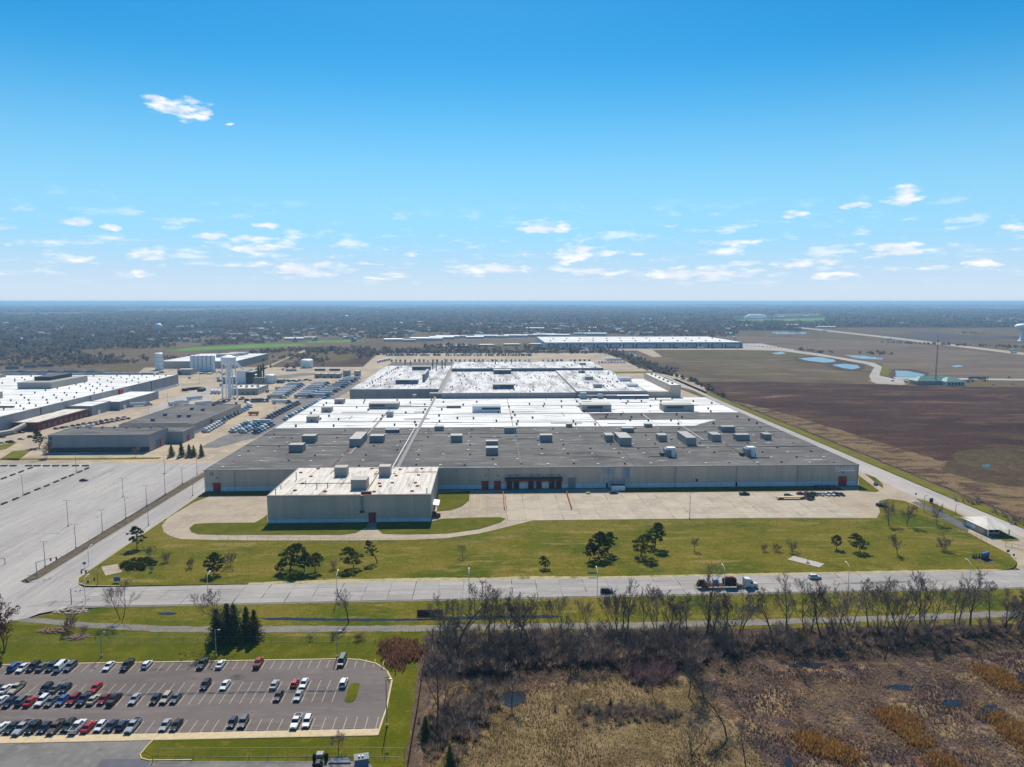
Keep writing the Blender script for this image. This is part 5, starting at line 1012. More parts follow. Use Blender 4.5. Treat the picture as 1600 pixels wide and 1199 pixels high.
# rows of trees around the ponds, the rear lot and the rail line
parts = []; line_pts = []
def row(pts, n, sp=3):
    P = GP(*pts); seg = [(Vector(a), Vector(b)) for a, b in zip(P[:-1], P[1:])]; L = [(b-a).length for a, b in seg]
    for _ in range(n):
        t = g.random()*sum(L)
        for (a, b), l in zip(seg, L):
            if t <= l: p = a.lerp(b, t/l); line_pts.append((p.x+g.normal()*sp, p.y+g.normal()*sp)); break
            t -= l
row(((560,552),(760,551.5),(950,550)), 420, 22); row(((945,551),(975,558),(1000,568),(1030,580),(1035,584)), 260, 9); row(((1035,583),(1090,600),(1130,620)), 50, 1.5)
row(((1250,547),(1300,552),(1400,554)), 34, 9); row(((400,552),(480,546),(560,548)), 160, 18); row(((420,565),(470,556),(500,566),(430,578)), 90, 16); row(((330,562),(250,560)), 50, 10); row(((0,572),(120,570),(200,566)), 160, 20)
row(((1380,536),(1640,545)), 90, 14); row(((1480,520),(1540,522)), 14, 10); row(((1500,598),(1590,590)), 6, 4)
P = np.array(line_pts); n = len(P); S = np.stack([g.uniform(4, 8, n), g.uniform(4, 8, n), g.uniform(3, 7.5, n)], 1); T = np.array([WT[a] for a in g.integers(0, 5, n)])*g.uniform(.7, 1.2, (n, 1))
for i in range(5):
    s = np.arange(n) % 5 == i; parts.append(spread(*CB[i], np.c_[P[s], np.zeros(s.sum())], S[s], g.random(s.sum())*6.28, T[s]))
V, F, T = join(parts); ob('scrub_belt', mesh_np('scrub_belt', V, F, 'far_trees', T), kind='stuff', label='belts of leafless scrub round the rear lot and ponds')
# tufts
def tuft_base(seed, n=7, lean=.45, w=.10):
    q = np.random.default_rng(seed); V = []; F = []
    for i in range(n):
        a = q.random()*6.28; l = q.uniform(.1, lean); h = q.uniform(.6, 1); o = np.array([math.cos(a)*.12, math.sin(a)*.12, 0]); t = np.array([math.cos(a)*l, math.sin(a)*l, h]); s = np.array([-math.sin(a)*w, math.cos(a)*w, 0]); k = len(V)
        V += [o-s, o+s, t+s*.25, t-s*.25]; F.append([k, k+1, k+2, k+3])
    return np.array(V), np.array(F)
TB = [tuft_base(i) for i in range(4)]
def reeds(name, label, spots, size, cols, wide=.6):
    parts = []; C = np.array(cols)
    for (px, py, rx, ry, n) in spots:
        cx, cy_ = G(px, py); s = mpp(px, py); sy = s/math.sin(math.atan2(CAM_H, math.hypot(cx, cy_)))
        dx = g.normal(0, .5, n); dy = g.normal(0, .5, n); d = np.hypot(dx, dy); x = cx+dx*rx*s; y = cy_+dy*ry*sy
        v = np.array([mnoise.noise(Vector((a/5, b/5, 4.4))) for a, b in zip(x, y)]); k = d+v*.55+g.normal(0, .22, n) < .8; x, y, d = x[k], y[k], d[k]
        for i in range(4):
            q = np.arange(len(x)) % 4 == i; m_ = q.sum(); h = size*g.uniform(.45, 1.25, m_)*(1.05-.5*np.minimum(d[q], 1)); parts.append(spread(*TB[i], np.stack([x[q], y[q], np.full(m_, .05)], 1), np.stack([h*wide, h*wide, h], 1), g.random(m_)*6.28, C[g.integers(0, len(C), m_)]*g.uniform(.7, 1.3, (m_, 1))))
    V, F, T = join(parts); return ob(name, mesh_np(name, V, F, 'dry_growth', T), kind='stuff', label=label)
def tufts(name, label, poly_px, n, size, cols, holes=(), noise=None, thr=-1, var=.3, wide=1.0, kind='stuff'):
    xs = [p[0] for q in poly_px for p in q]; ys = [p[1] for q in poly_px for p in q]
    W = [GP(*q) for q in poly_px]; HW = [GP(*q) for q in holes]; wx = [p[0] for q in W for p in q]; wy = [p[1] for q in W for p in q]
    x = g.uniform(min(wx), max(wx), n); y = g.uniform(min(wy), max(wy), n); m = inside(x, y, W)
    if HW: m &= ~inside(x, y, HW)
    x, y = x[m], y[m]
    if noise:
        v = np.array([mnoise.noise(Vector((a/noise, b/noise, 1.7))) for a, b in zip(x, y)]); s = v+g.normal(0, .12, len(x)) > thr; x, y = x[s], y[s]
    parts = []; k = np.arange(len(x)) % 4; C = np.array(cols)
    for i in range(4):
        s = k == i; q = s.sum(); h = size*g.uniform(.5, 1.3, q)
        cv = np.array([mnoise.noise(Vector((a/16, b/16, 7.7))) for a, b in zip(x[s], y[s])])
        ci = np.clip(((cv+.5)*len(C)+g.normal(0, .6, q)).astype(int), 0, len(C)-1)
        parts.append(spread(*TB[i], np.stack([x[s], y[s], np.full(q, .05)], 1), np.stack([h*wide, h*wide, h], 1), g.random(q)*6.28, C[ci]*g.uniform(1-var, 1+var, (q, 1))))
    V, F, T = join(parts); return ob(name, mesh_np(name, V, F, 'dry_growth', T), kind=kind, label=label)
POOLS = [[(cx+rx*.8*math.cos(t), cy_+ry*.8*math.sin(t)) for t in [i*.52 for i in range(12)]] for cx, cy_, rx, ry in ((800,1092,22,12),(1265,1040,30,4.5),(1487,1099,16,6),(1546,1116,22,17),(1405,1075,22,5),(1232,1194,9,14))]
brown = [srgb(98, 82, 80, .9), srgb(108, 88, 84, .9), srgb(136, 112, 90, .9), srgb(160, 136, 106, .9), srgb(180, 158, 126, .9)]
tufts('marsh_growth', 'brown and mauve sedge tussocks covering the marsh', [((1110,1035),(1300,1042),(1640,1015),(1660,1260),(1200,1260),(1185,1185),(1140,1120))], 30000, .5, brown, POOLS, 6, -.3, wide=1.3)
tufts('straw_grass', 'pale dry grass of the meadow beside the car park', [((655,1260),(665,1150),(690,1040),(760,1085),(830,1060),(960,1055),(1090,1050),(1120,1095),(1150,1140),(1195,1185),(1215,1260))], 24000, .5, [srgb(128, 108, 74, .9), srgb(150, 130, 92, .9), srgb(172, 150, 108, .9), srgb(186, 166, 124, .9)], POOLS, 7, -.35, wide=.9)
gold = [srgb(146, 104, 52, .95), srgb(166, 122, 62, .95), srgb(184, 144, 84, .95), srgb(138, 112, 76, .95)]
for k, q in enumerate(([(1557,1060,34,24,2300)], [(1405,1128,40,26,2600),(1425,1152,30,26,1800)], [(1272,1163,36,22,1700),(1312,1178,38,20,1700)], [(1594,1150,42,36,2600)], [(1480,1198,34,22,1300)])):
    reeds('reed_bed', ['small golden reed bed under the right end of the hedgerow','largest golden reed bed in the middle of the marsh','low golden reed bed left of the largest one','golden reed bed at the right picture edge','golden reed bed cut by the bottom edge'][k], q, 1.5, gold)
reeds('reed_bed', 'rusty brown reed bed at the corner of the car park', [(632,1022,36,24,2600),(612,1013,26,16,900)], 2.4, [srgb(110, 78, 58, .95), srgb(134, 96, 68, .95), srgb(150, 112, 82, .95)], .5)
tufts('field_scrub', 'dark red-brown weeds over the big rough field', [((1100,602),(1250,598),(1640,606),(1640,830),(1560,800),(1450,752),(1300,690),(1180,635))], 12000, .45, [srgb(72, 52, 48, .8), srgb(88, 64, 56, .8), srgb(100, 74, 62, .8), srgb(124, 100, 78, .8)], (), 30, -.15, wide=1.6)
# undergrowth: twiggy bush shapes
def bush_base(seed, n=60):
    q = np.random.default_rng(seed); V = []; F = []
    for i in range(n):
        a = q.random()*6.28; l = q.random()**.6*.55; b = q.random()*.25; o = np.array([math.cos(a)*b*.5, math.sin(a)*b*.5, q.random()*.35]); t = np.array([math.cos(a)*(b*.5+l), math.sin(a)*(b*.5+l), o[2]+q.uniform(.25, .7)]); s = np.array([-math.sin(a), math.cos(a), 0])*.009; k = len(V)
        V += [o-s*2, o+s*2, t+s, t-s]; F.append([k, k+1, k+2, k+3])
    return np.array(V), np.array(F)
UB = [bush_base(i) for i in range(4)]
def bushes(name, label, polys, n, size, cols):
    W = [GP(*q) for q in polys]; wx = [p[0] for q in W for p in q]; wy = [p[1] for q in W for p in q]; x = g.uniform(min(wx), max(wx), n); y = g.uniform(min(wy), max(wy), n); m = inside(x, y, W); x, y = x[m]+g.normal(0, 1.6, m.sum()), y[m]+g.normal(0, 1.6, m.sum()); parts = []; C = np.array(cols)
    for i in range(4):
        s = np.arange(len(x)) % 4 == i; q = s.sum(); h = size*g.uniform(.55, 1.35, q); parts.append(spread(*UB[i], np.stack([x[s], y[s], np.zeros(q)], 1), np.stack([h*1.1, h*1.1, h], 1), g.random(q)*6.28, C[g.integers(0, len(C), q)]*g.uniform(.75, 1.25, (q, 1))))
    V, F, T = join(parts); ob(name, mesh_np(name, V, F, 'dry_growth', T), kind='stuff', label=label)
tufts('dry_grass', 'pale dry grass between the hedgerow trunks', [((664,1045),(690,1000),(800,996),(1000,994),(1200,990),(1400,982),(1640,972),(1640,1012),(1450,1024),(1300,1036),(1180,1028),(1100,1058),(1000,1056),(850,1056),(760,1080),(690,1060))], 15000, .7, [srgb(120, 100, 80, .9), srgb(146, 124, 94, .9), srgb(164, 142, 108, .9), srgb(100, 82, 70, .9)], (), 8, -.2, wide=.9)
tw = [srgb(128, 116, 108, .9), srgb(142, 126, 114, .9), srgb(112, 104, 100, .9), srgb(154, 132, 114, .9)]
bushes('undergrowth', 'grey-brown leafless thicket under the middle of the hedgerow', [((664,1010),(690,995),(800,994),(1000,992),(1150,990),(1180,1012),(1100,1040),(1000,1040),(850,1042),(760,1058),(700,1050),(664,1040))], 1150, 3.3, tw)
bushes('undergrowth', 'low leafless brush under the right end of the hedgerow', [((1180,990),(1400,982),(1640,972),(1640,990),(1480,1000),(1330,1010),(1290,1022),(1180,1012))], 430, 2.8, tw)
bushes('undergrowth', 'brown scrub around the flattened reeds by the dirt strip', [((668,1110),(700,1110),(760,1085),(770,1110),(745,1150),(700,1185),(672,1190)), ((740,1070),(768,1068),(766,1110),(745,1115))], 330, 2.4, tw)
bushes('undergrowth', 'dark low scrub across the straw meadow', [((890,1110),(960,1104),(1030,1114),(1080,1118),(1060,1126),(960,1132),(910,1126))], 260, 1.6, tw)
bushes('undergrowth', 'mauve-brown bramble mound at the edge of the straw meadow', [((985,1050),(1010,1036),(1045,1040),(1046,1062),(1010,1072),(990,1066))], 300, 2.4, [srgb(120, 98, 100, .9), srgb(136, 110, 108, .9)])
bushes('undergrowth', 'scrub along the perimeter fence', [((1500,775),(1540,785),(1545,795),(1505,785)), ((1555,800),(1600,815),(1600,825),(1560,810))], 110, 2.6, tw)
# ---------------------------------------------------------------- vehicles
PAINT = {'white': (226,228,230), 'silver': (168,172,176), 'grey': (98,102,108), 'black': (22,24,28), 'dark blue': (30,44,72), 'blue': (58,96,160), 'red': (176,22,30), 'dark red': (120,22,40), 'beige': (186,172,150), 'dark green': (28,44,40), 'teal': (60,120,140), 'yellow': (222,172,40), 'brown': (96,78,66), 'light blue': (110,160,200), 'orange': (206,120,40), 'green': (40,150,60)}
for k, c in PAINT.items(): M('paint_'+k, srgb(*c, .82), [(tuple(.75*q+.03 for q in srgb(*c, .82)), 2.5, .45, .75)], rough=.32, spec=.45)
M('car_glass', srgb(24, 30, 36, .8), rough=.05, spec=.7); M('tyre', srgb(24, 24, 26, .8), rough=.9); M('hub', srgb(150, 152, 156, .8), rough=.35, metal=.6)
M('lamp_clear', srgb(222, 224, 226, .85), rough=.15); M('lamp_red', srgb(170, 18, 20, .85), rough=.25); M('trim_black', srgb(26, 26, 28, .8), rough=.6)
def paint(o, c):
    o.material_slots[0].link = 'OBJECT'; o.material_slots[0].material = MATS['paint_'+c]
def wheel_mesh(r=.34, w=.24):
    mb = MB(); mb.tube((-w/2, 0, 0), (w/2, 0, 0), r, r, 'tyre', 14); mb.tube((-w/2-.012, 0, 0), (w/2+.012, 0, 0), r*.6, r*.6, 'hub', 10); return mb.mesh('wheel')
WH = wheel_mesh(); WHT = wheel_mesh(.5, .3)
CAR = dict(sedan=dict(L=4.8, W=1.84, zh=.86, zb=.95, zr=1.44, wb=-1.15, rs=-.35, re=.95, rb=1.75, zt=1.0), hatch=dict(L=4.3, W=1.8, zh=.9, zb=.98, zr=1.5, wb=-1.1, rs=-.4, re=1.45, rb=1.95, zt=1.0),
           suv=dict(L=4.75, W=1.92, zh=1.0, zb=1.1, zr=1.74, wb=-1.1, rs=-.5, re=1.9, rb=2.25, zt=1.1), pickup=dict(L=5.8, W=2.0, zh=1.12, zb=1.2, zr=1.88, wb=-1.3, rs=-.7, re=.65, rb=.85, zt=1.2), van=dict(L=5.7, W=2.02, zh=1.15, zb=1.25, zr=2.15, wb=-1.9, rs=-1.25, re=2.6, rb=2.75, zt=1.25))
def car_meshes(kind):
    p = CAR[kind]; L, W, zr = p['L']/2, p['W']/2, p['zr']; b = MB(); gl = MB(); m = 'paint_white'
    rise = .3 if kind in ('suv', 'pickup', 'van') else .2
    prof = [(-L, .48, .60, .82), (-L+.12, rise+.02, p['zh']*.88, .93), (-L+.9, rise, p['zh'], .98), (p['wb'], rise, p['zb'], 1), (0, rise, p['zb']+.02, 1), (p['rb'], rise, p['zt'], 1), (L-.35, rise, p['zt']*.99, .97), (L-.06, rise+.06, p['zt']*.92, .93), (L, .5, .62, .86)]
    vs = []; fs = []
    for (y, z0, z1, k) in prof:
        w = W*k; zm = z0+(z1-z0)*.55
        vs += [(-w*.9, y, z0), (-w, y, zm), (-w*.88, y, z1), (w*.88, y, z1), (w, y, zm), (w*.9, y, z0)]
    n = len(prof)
    for i in range(n-1):
        for j in range(5): fs.append((6*i+j, 6*i+j+1, 6*i+7+j, 6*i+6+j)[::-1])
        fs.append((6*i+5, 6*i, 6*i+6, 6*i+11)[::-1])
    fs += [(0, 1, 2, 3, 4, 5)[::-1], tuple(6*(n-1)+j for j in range(6))]
    b.add(vs, [f[::-1] for f in fs], m)
    zb = p['zb']-.01; w0, w1 = W*.86, W*.70; zt = p['zt']-.01
    V = [(-w0, p['wb'], zb), (w0, p['wb'], zb), (w0, p['rb'], zt), (-w0, p['rb'], zt), (-w1, p['rs'], zr), (w1, p['rs'], zr), (w1, p['re'], zr), (-w1, p['re'], zr)]
    gl.add(V, [(0, 1, 5, 4), (1, 2, 6, 5), (2, 3, 7, 6), (3, 0, 4, 7)], 'car_glass')
    b.add([(-w1-.02, p['rs']-.03, zr), (w1+.02, p['rs']-.03, zr), (w1+.02, p['re']+.03, zr), (-w1-.02, p['re']+.03, zr), (-w1*.92, p['rs']+.1, zr+.05), (w1*.92, p['rs']+.1, zr+.05), (w1*.92, p['re']-.1, zr+.05), (-w1*.92, p['re']-.1, zr+.05)], [(0, 1, 5, 4), (1, 2, 6, 5), (2, 3, 7, 6), (3, 0, 4, 7), (4, 5, 6, 7), (3, 2, 1, 0)], m)
    for s in (-1, 1):   # pillars
        for (ya, yb) in ((p['wb'], p['rs']), (p['rb'], p['re'])): b.tube((s*(w0+.01), ya, zb), (s*(w1+.015), yb, zr), .05, .045, m, 4)
        ym = (p['rs']+p['re'])/2; b.tube((s*(w0+.01), ym, zb), (s*(w1+.015), ym, zr), .05, .045, m, 4)
        if kind == 'van':
            b.add([(s*(w0+.02), .2, zb), (s*(w0+.02), p['rb']-.05, zb), (s*(w1+.03), p['re'], zr), (s*(w1+.03), .2, zr)], [(0, 1, 2, 3)], m)
        b.cbox(s*(W+.06), p['wb']+.35, zb-.02, .18, .12, .16, m)
    if kind == 'pickup':
        b.add([(-W*.86, .95, 1.205), (W*.86, .95, 1.205), (W*.86, L-.1, 1.205), (-W*.86, L-.1, 1.205)], [(0, 1, 2, 3)], 'trim_black')
        for s in (-1, 1): b.box(s*W*.9-.06, s*W*.9+.06, .92, L-.05, 1.1, 1.34, m)
        b.box(-W*.84, W*.84, L-.12, L-.03, 1.1, 1.34, m)
    b.box(-W*.5, W*.5, -L-.02, -L+.1, .5, .66, 'trim_black'); b.box(-W*.88, W*.88, -L-.05, -L+.2, .32, .48, 'trim_black'); b.box(-W*.85, W*.85, L-.2, L+.05, .34, .5, 'trim_black')
    hl = MB().cbox(0, 0, 0, .36, .14, .16, 'lamp_clear').mesh('headlight'); tl = MB().cbox(0, 0, 0, .24, .12, .22, 'lamp_red').mesh('taillight')
    return dict(body=b.mesh('body'), window=gl.mesh('window'), hl=hl, tl=tl, p=p)
CM = {k: car_meshes(k) for k in CAR}
NAMES = dict(sedan='sedan', hatch='hatchback', suv='suv', pickup='pickup', van='van'); CATS = dict(sedan='car', hatch='car', suv='car', pickup='pickup truck', van='van')
NCARS = 0
def car(kind, colour, x, y, rz, label, group=None, z=.1, small=False):
    global NCARS; NCARS += 1
    c = CM[kind]; p = c['p']; W, L = p['W']/2, p['L']/2
    t = thing('parked_'+NAMES[kind], label, CATS[kind], (x, y, z), rz, group)
    o = ob('body', c['body'], t); paint(o, colour); ob('window', c['window'], t)
    if small: return t
    for s in (-1, 1):
        for yy in (-L*.62, L*.6): ob('wheel', WH, t, (s*(W-.1), yy, .33))
        ob('headlight', c['hl'], t, (s*W*.62, -L+.05, p['zh']*.72)); ob('taillight', c['tl'], t, (s*W*.7, L-.04, p['zt']*.74))
    return t
# --- staff lot: (zoom x, zoom y of the car's middle, kind, colour) row by row
lotpx = lambda ox, q: (ox+q[0]/4.63, 940+q[1]/4.63)
ROWS = {'top': (203.9, 'verge row', [(0,(-60,455),'suv','black'),(0,(83,445),'suv','blue'),(0,(143,452),'sedan','white'),(0,(220,440),'suv','black'),(0,(283,445),'sedan','grey'),(0,(347,437),'suv','dark green'),(0,(413,432),'van','white'),(0,(537,445),'suv','grey'),(0,(800,450),'sedan','white'),(0,(932,437),'pickup','black'),(0,(1047,456),'hatch','white'),(0,(1452,445),'pickup','dark green'),(0,(1575,455),'sedan','white'),(300,(460,445),'pickup','red'),(300,(1100,447),'van','grey')]),
        'upper': (191.8, 'upper middle row', [(0,(-40,612),'sedan','grey'),(0,(30,612),'sedan','white'),(0,(112,602),'pickup','beige'),(0,(310,612),'suv','black'),(0,(385,607),'sedan','grey'),(0,(450,607),'hatch','dark blue'),(0,(730,607),'sedan','red'),(0,(1493,614),'suv','black'),(300,(243,619),'sedan','white'),(300,(592,624),'sedan','silver'),(300,(728,625),'hatch','red'),(300,(797,630),'sedan','white'),(300,(1080,624),'suv','white')]),
        'lower': (185.6, 'lower middle row', [(0,(15,690),'sedan','white'),(0,(65,693),'sedan','dark blue'),(0,(140,693),'suv','grey'),(0,(218,688),'sedan','red'),(0,(285,690),'suv','white'),(0,(365,693),'sedan','grey'),(0,(433,690),'hatch','blue'),(0,(505,690),'suv','dark red'),(0,(570,692),'pickup','dark blue'),(0,(645,697),'sedan','beige'),(0,(720,692),'sedan','dark red'),(0,(863,690),'pickup','black'),(0,(943,690),'sedan','silver'),(0,(1112,699),'hatch','black'),(0,(1212,709),'suv','beige'),(0,(1285,709),'sedan','grey'),(300,(608,715),'sedan','black'),(300,(760,713),'sedan','silver')]),
        'bottom': (173.3, 'footway row', [(0,(-50,885),'suv','black'),(0,(10,880),'sedan','white'),(0,(55,888),'sedan','dark green'),(0,(135,878),'pickup','silver'),(0,(210,892),'suv','black'),(0,(285,896),'hatch','dark blue'),(0,(360,888),'pickup','brown'),(0,(445,883),'suv','dark green'),(0,(520,885),'pickup','white'),(0,(677,888),'sedan','red'),(0,(747,895),'hatch','white'),(0,(825,894),'sedan','dark blue'),(0,(902,894),'hatch','dark blue'),(0,(978,890),'pickup','silver'),(0,(1213,899),'sedan','silver'),(0,(1318,897),'sedan','black'),(300,(275,902),'hatch','dark blue'),(300,(355,899),'suv','grey'),(300,(760,897),'pickup','white'),(300,(867,899),'suv','white')])}
PITCH_S = 2.745
rc = random.Random(9)
for rn, (yc, where, cars) in ROWS.items():
    xs_ = []
    for (ox, q, kind, colour) in cars:
        px, py = lotpx(ox, q); x, _ = G(px, py+3); x0, y0 = G(px, py+3, .7); x = x0*yc/y0*1.0 if True else x; k = round((x+28.6)/PITCH_S-.5); xs_.append(-28.6+(k+.5)*PITCH_S)
    for i in range(1, len(xs_)):
        if xs_[i]-xs_[i-1] < PITCH_S*.9: xs_[i] = xs_[i-1]+PITCH_S
    desc = [f"{c[3]} {NAMES[c[2]]}" for c in cars]
    for i, (ox, q, kind, colour) in enumerate(cars):
        d = desc[i]
        if desc.count(d) == 1: lab = f'{d} parked in the {where} of the staff lot'
        else:
            nb = desc[i+1] if i+1 < len(desc) else None; same = [j for j in range(len(desc)) if desc[j] == d and (desc[j+1] if j+1 < len(desc) else None) == nb]
            lab = f'{d} in the staff-lot {where}, just left of the {nb}' if nb and len(same) == 1 else f'{d} in the staff-lot {where}, {nth(len(cars)-i)} car from the right'
        flip = math.pi if rc.random() < .25 else 0
        car(kind, colour, xs_[i]+rc.uniform(-.12, .12), yc+rc.uniform(-.35, .35), flip+rc.uniform(-.03, .03), lab, 'cars in the staff lot', .1)
# --- single cars
def at(px, py): return G(px, py)
car('suv', 'black', *at(948, 927), math.pi/2, 'black suv with pale roof driving alone on the main road', z=.18); car('suv', 'white', *at(1273, 905), math.pi/2+.02, 'white suv driving on the main road right of the flatbed rig', z=.18)
car('sedan', 'dark red', *at(131, 752), math.pi/2, 'lone red car in the empty lot', z=.06); car('sedan', 'black', *at(959, 772), math.pi/2, 'dark car in front of the white cabin', z=.15)
car('pickup', 'black', *at(1163, 774), math.pi/2, 'black pickup alone on the apron below the factory', z=.15); car('sedan', 'teal', *at(1368, 758), 2.5, 'small teal car beside the corner lawn', z=.3)
for k, (px, colour, kind) in enumerate(((1272,'black','suv'),(1281,'silver','sedan'),(1291,'white','sedan'),(1299,'white','suv'),(1306,'black','suv'),(1314,'dark blue','sedan'))): car(kind, colour, *at(px, 774.5), .35, f'{colour} {NAMES[kind]}, {nth(k+1)} of six parked below the red corner door', 'cars parked below the red corner door', .15)
car('sedan', 'red', *at(1251, 773), math.pi/2, 'bright red car behind the flatbed trailer on the apron', z=.15); car('suv', 'black', *at(1232, 777), math.pi/2, 'black suv just above the flatbed trailer deck', z=.15)
for k, px in enumerate((1277, 1286, 1295, 1303)): car('sedan', ('black', 'dark red', 'black', 'grey')[k], *at(px, 763), .2, f'dark car in the wall shade, {nth(k+1)} from the left by the red corner door', 'cars in the wall shade', .15)
car('pickup', 'dark blue', *at(1378, 792), .9, 'dark blue pickup under the leafless trees by the apron corner', z=.15)
for k in range(26):   # cars by the brick office
    r_ = k % 2; px = 88+k*4.4 if r_ == 0 else 100+k*4.0; py = 671-k*.75-r_*1.5+r_*4.5
    colour = rc.choice(('black', 'dark blue', 'grey', 'black', 'silver', 'white', 'dark red', 'dark green')); kind = rc.choice(('sedan', 'suv', 'sedan', 'hatch')); car(kind, colour, *at(px, py), rc.choice((math.pi/2, -math.pi/2))+rc.uniform(-.1, .1), f'{colour} {NAMES[kind]} beside the brick office, {nth(k//2+1)} in the {"outer" if r_ else "inner"} row', 'cars by the brick office', .08)
for k, (px, py, colour, kind) in enumerate(((4,684,'black','suv'),(3,693,'white','sedan'),(12,692,'dark red','sedan'),(18,692,'black','suv'),(34,677,'dark red','sedan'),(48,684,'black','suv'),(33,687,'white','sedan'))): car(kind, colour, *at(px, py), math.pi/2, f'{colour} {NAMES[kind]} near the covered walkway, {nth(k+1)} of the scattered few', 'cars near the covered walkway', .08)
for k in range(5): car('sedan', ('dark red', 'black', 'dark red', 'grey', 'silver')[k], *at(184+k*6, 642-k*2.2), math.pi/2, f'car by the low grey annexe, {nth(k+1)} from the near end', 'cars by the low grey annexe', .08)
for k in range(22): car(rc.choice(('sedan', 'suv', 'pickup')), rc.choice(('black', 'grey', 'white', 'dark blue', 'silver')), *at(300+k*2.6+rc.uniform(-1, 1), 583+rc.uniform(-1.5, 2.5)), rc.uniform(0, 3), f'car among the clutter below the silo row, {nth(k+1)} from left', 'cars below the silo row', .1, True)
for k in range(26): car(rc.choice(('sedan', 'suv', 'pickup')), rc.choice(('black', 'grey', 'white', 'dark blue', 'silver', 'dark red')), *at(432+k*2.2+rc.uniform(-1, 1), 597.5-.12*k+rc.uniform(-1.2, 1.2)), rc.uniform(0, 3), f'car behind the left rig bank, {nth(k+1)} from left', 'cars behind the left rig bank', .1, True)
# --- semi trucks
def tractor_meshes():
    b = MB(); m = 'paint_white'
    b.add([(-1.0,-3.6,.9),(1.0,-3.6,.9),(1.05,-2.0,.9),(-1.05,-2.0,.9),(-.85,-3.5,1.75),(.85,-3.5,1.75),(.95,-2.0,2.0),(-.95,-2.0,2.0)], [(0,1,5,4),(1,2,6,5),(3,0,4,7),(4,5,6,7)], m)
    b.add([(-1.2,-2.0,.7),(1.2,-2.0,.7),(1.25,1.4,.7),(-1.25,1.4,.7),(-1.15,-1.6,2.9),(1.15,-1.6,2.9),(1.25,1.4,3.9),(-1.25,1.4,3.9),(-1.2,-1.9,2.0),(1.2,-1.9,2.0),(1.25,-.6,3.75),(-1.25,-.6,3.75)], [(0,1,9,8),(8,9,5,4),(4,5,10,11),(11,10,6,7),(1,2,6,10,5,9),(3,0,8,4,11,7),(2,3,7,6)], m)
    b.box(-.5, .5, 1.4, 4.0, .7, 1.0, 'trim_black'); b.cbox(0, 3.0, 1.0, 1.0, 1.2, .2, 'trim_black'); b.box(-1.1, 1.1, -3.8, -3.6, .4, .9, 'hub'); b.tube((1.15,1.5,1), (1.15,1.5,4), .1, .1, 'hub', 6); b.tube((-1.15,1.5,1), (-1.15,1.5,4), .1, .1, 'hub', 6)
    for s in (-1, 1): b.tube((s*1.15,-.9,.75), (s*1.15,.5,.75), .35, .35, 'hub', 8)
    gl = MB(); gl.add([(-1.02,-1.93,2.12),(1.02,-1.93,2.12),(.98,-1.68,2.82),(-.98,-1.68,2.82)], [(0,1,2,3)], 'car_glass')
    for s in (-1, 1): gl.add([(s*1.235,-1.5,2.0),(s*1.245,-.6,2.0),(s*1.235,-.7,2.75),(s*1.2,-1.4,2.75)], [(0,1,2,3)], 'car_glass')
    return b.mesh('cab'), gl.mesh('windscreen')
TM = tractor_meshes()
def trailer_meshes():
    b = MB(); b.box(-1.3, 1.3, 0, 16, 1.15, 4.05, 'paint_white'); c = MB(); c.box(-.6, .6, 0, 16, .85, 1.14, 'trim_black'); c.box(-1.2, 1.2, 15.7, 16.05, .45, .6, 'trim_black')
    l = MB(); l.box(-.8, -.6, 3, 3.2, 0, .85, 'hub'); l.box(.6, .8, 3, 3.2, 0, .85, 'hub'); d = MB().box(-1.25, 1.25, 16.01, 16.05, 1.25, 3.95, 'hub'); return b.mesh('box'), c.mesh('chassis'), l.mesh('landing_leg'), d.mesh('rear_door')
TR = trailer_meshes()
def tractor(x, y, rz, colour, label, group=None, parent=None, z=.12, small=False):
    t = thing('truck_tractor', label, 'truck', (x, y, z), rz, group); tractor_parts(t, colour, small); return t
def tractor_parts(t, colour, small=False):
    o = ob('cab', TM[0], t); paint(o, colour); ob('windscreen', TM[1], t)
    if small: return
    for s in (-1, 1):
        for yy in (-2.7, 2.2, 3.4): ob('wheel', WHT, t, (s*1.0, yy, .5))
def trailer_parts(t, colour, off=0, small=False):
    o = ob('box', TR[0], t, (0, off, 0)); paint(o, colour); ob('chassis', TR[1], t, (0, off, 0))
    if small: return
    ob('landing_leg', TR[2], t, (0, off, 0)); ob('rear_door', TR[3], t, (0, off, 0))
    for s in (-1, 1):
        for yy in (13.2, 14.5): ob('wheel', WHT, t, (s*1.0, yy+off, .5))
def trailer(x, y, rz, colour, label, group=None, z=.12, small=False):
    t = thing('semi_trailer', label, 'trailer', (x, y, z), rz, group); trailer_parts(t, colour, 0, small); return t
def rig(x, y, rz, colour, label, group=None, z=.12, tcol='white'):
    t = thing('semi_truck', label, 'truck', (x, y, z), rz, group); tractor_parts(t, colour); trailer_parts(t, tcol, 1.9); return t
TC = ['white', 'white', 'silver', 'white', 'teal', 'dark blue', 'black', 'light blue', 'white', 'grey', 'dark red', 'blue']
def line(a, b, n): return [(a[0]+(b[0]-a[0])*i/max(1, n-1), a[1]+(b[1]-a[1])*i/max(1, n-1)) for i in range(n)]
EAST = math.pi/2   # nose pointing to +X
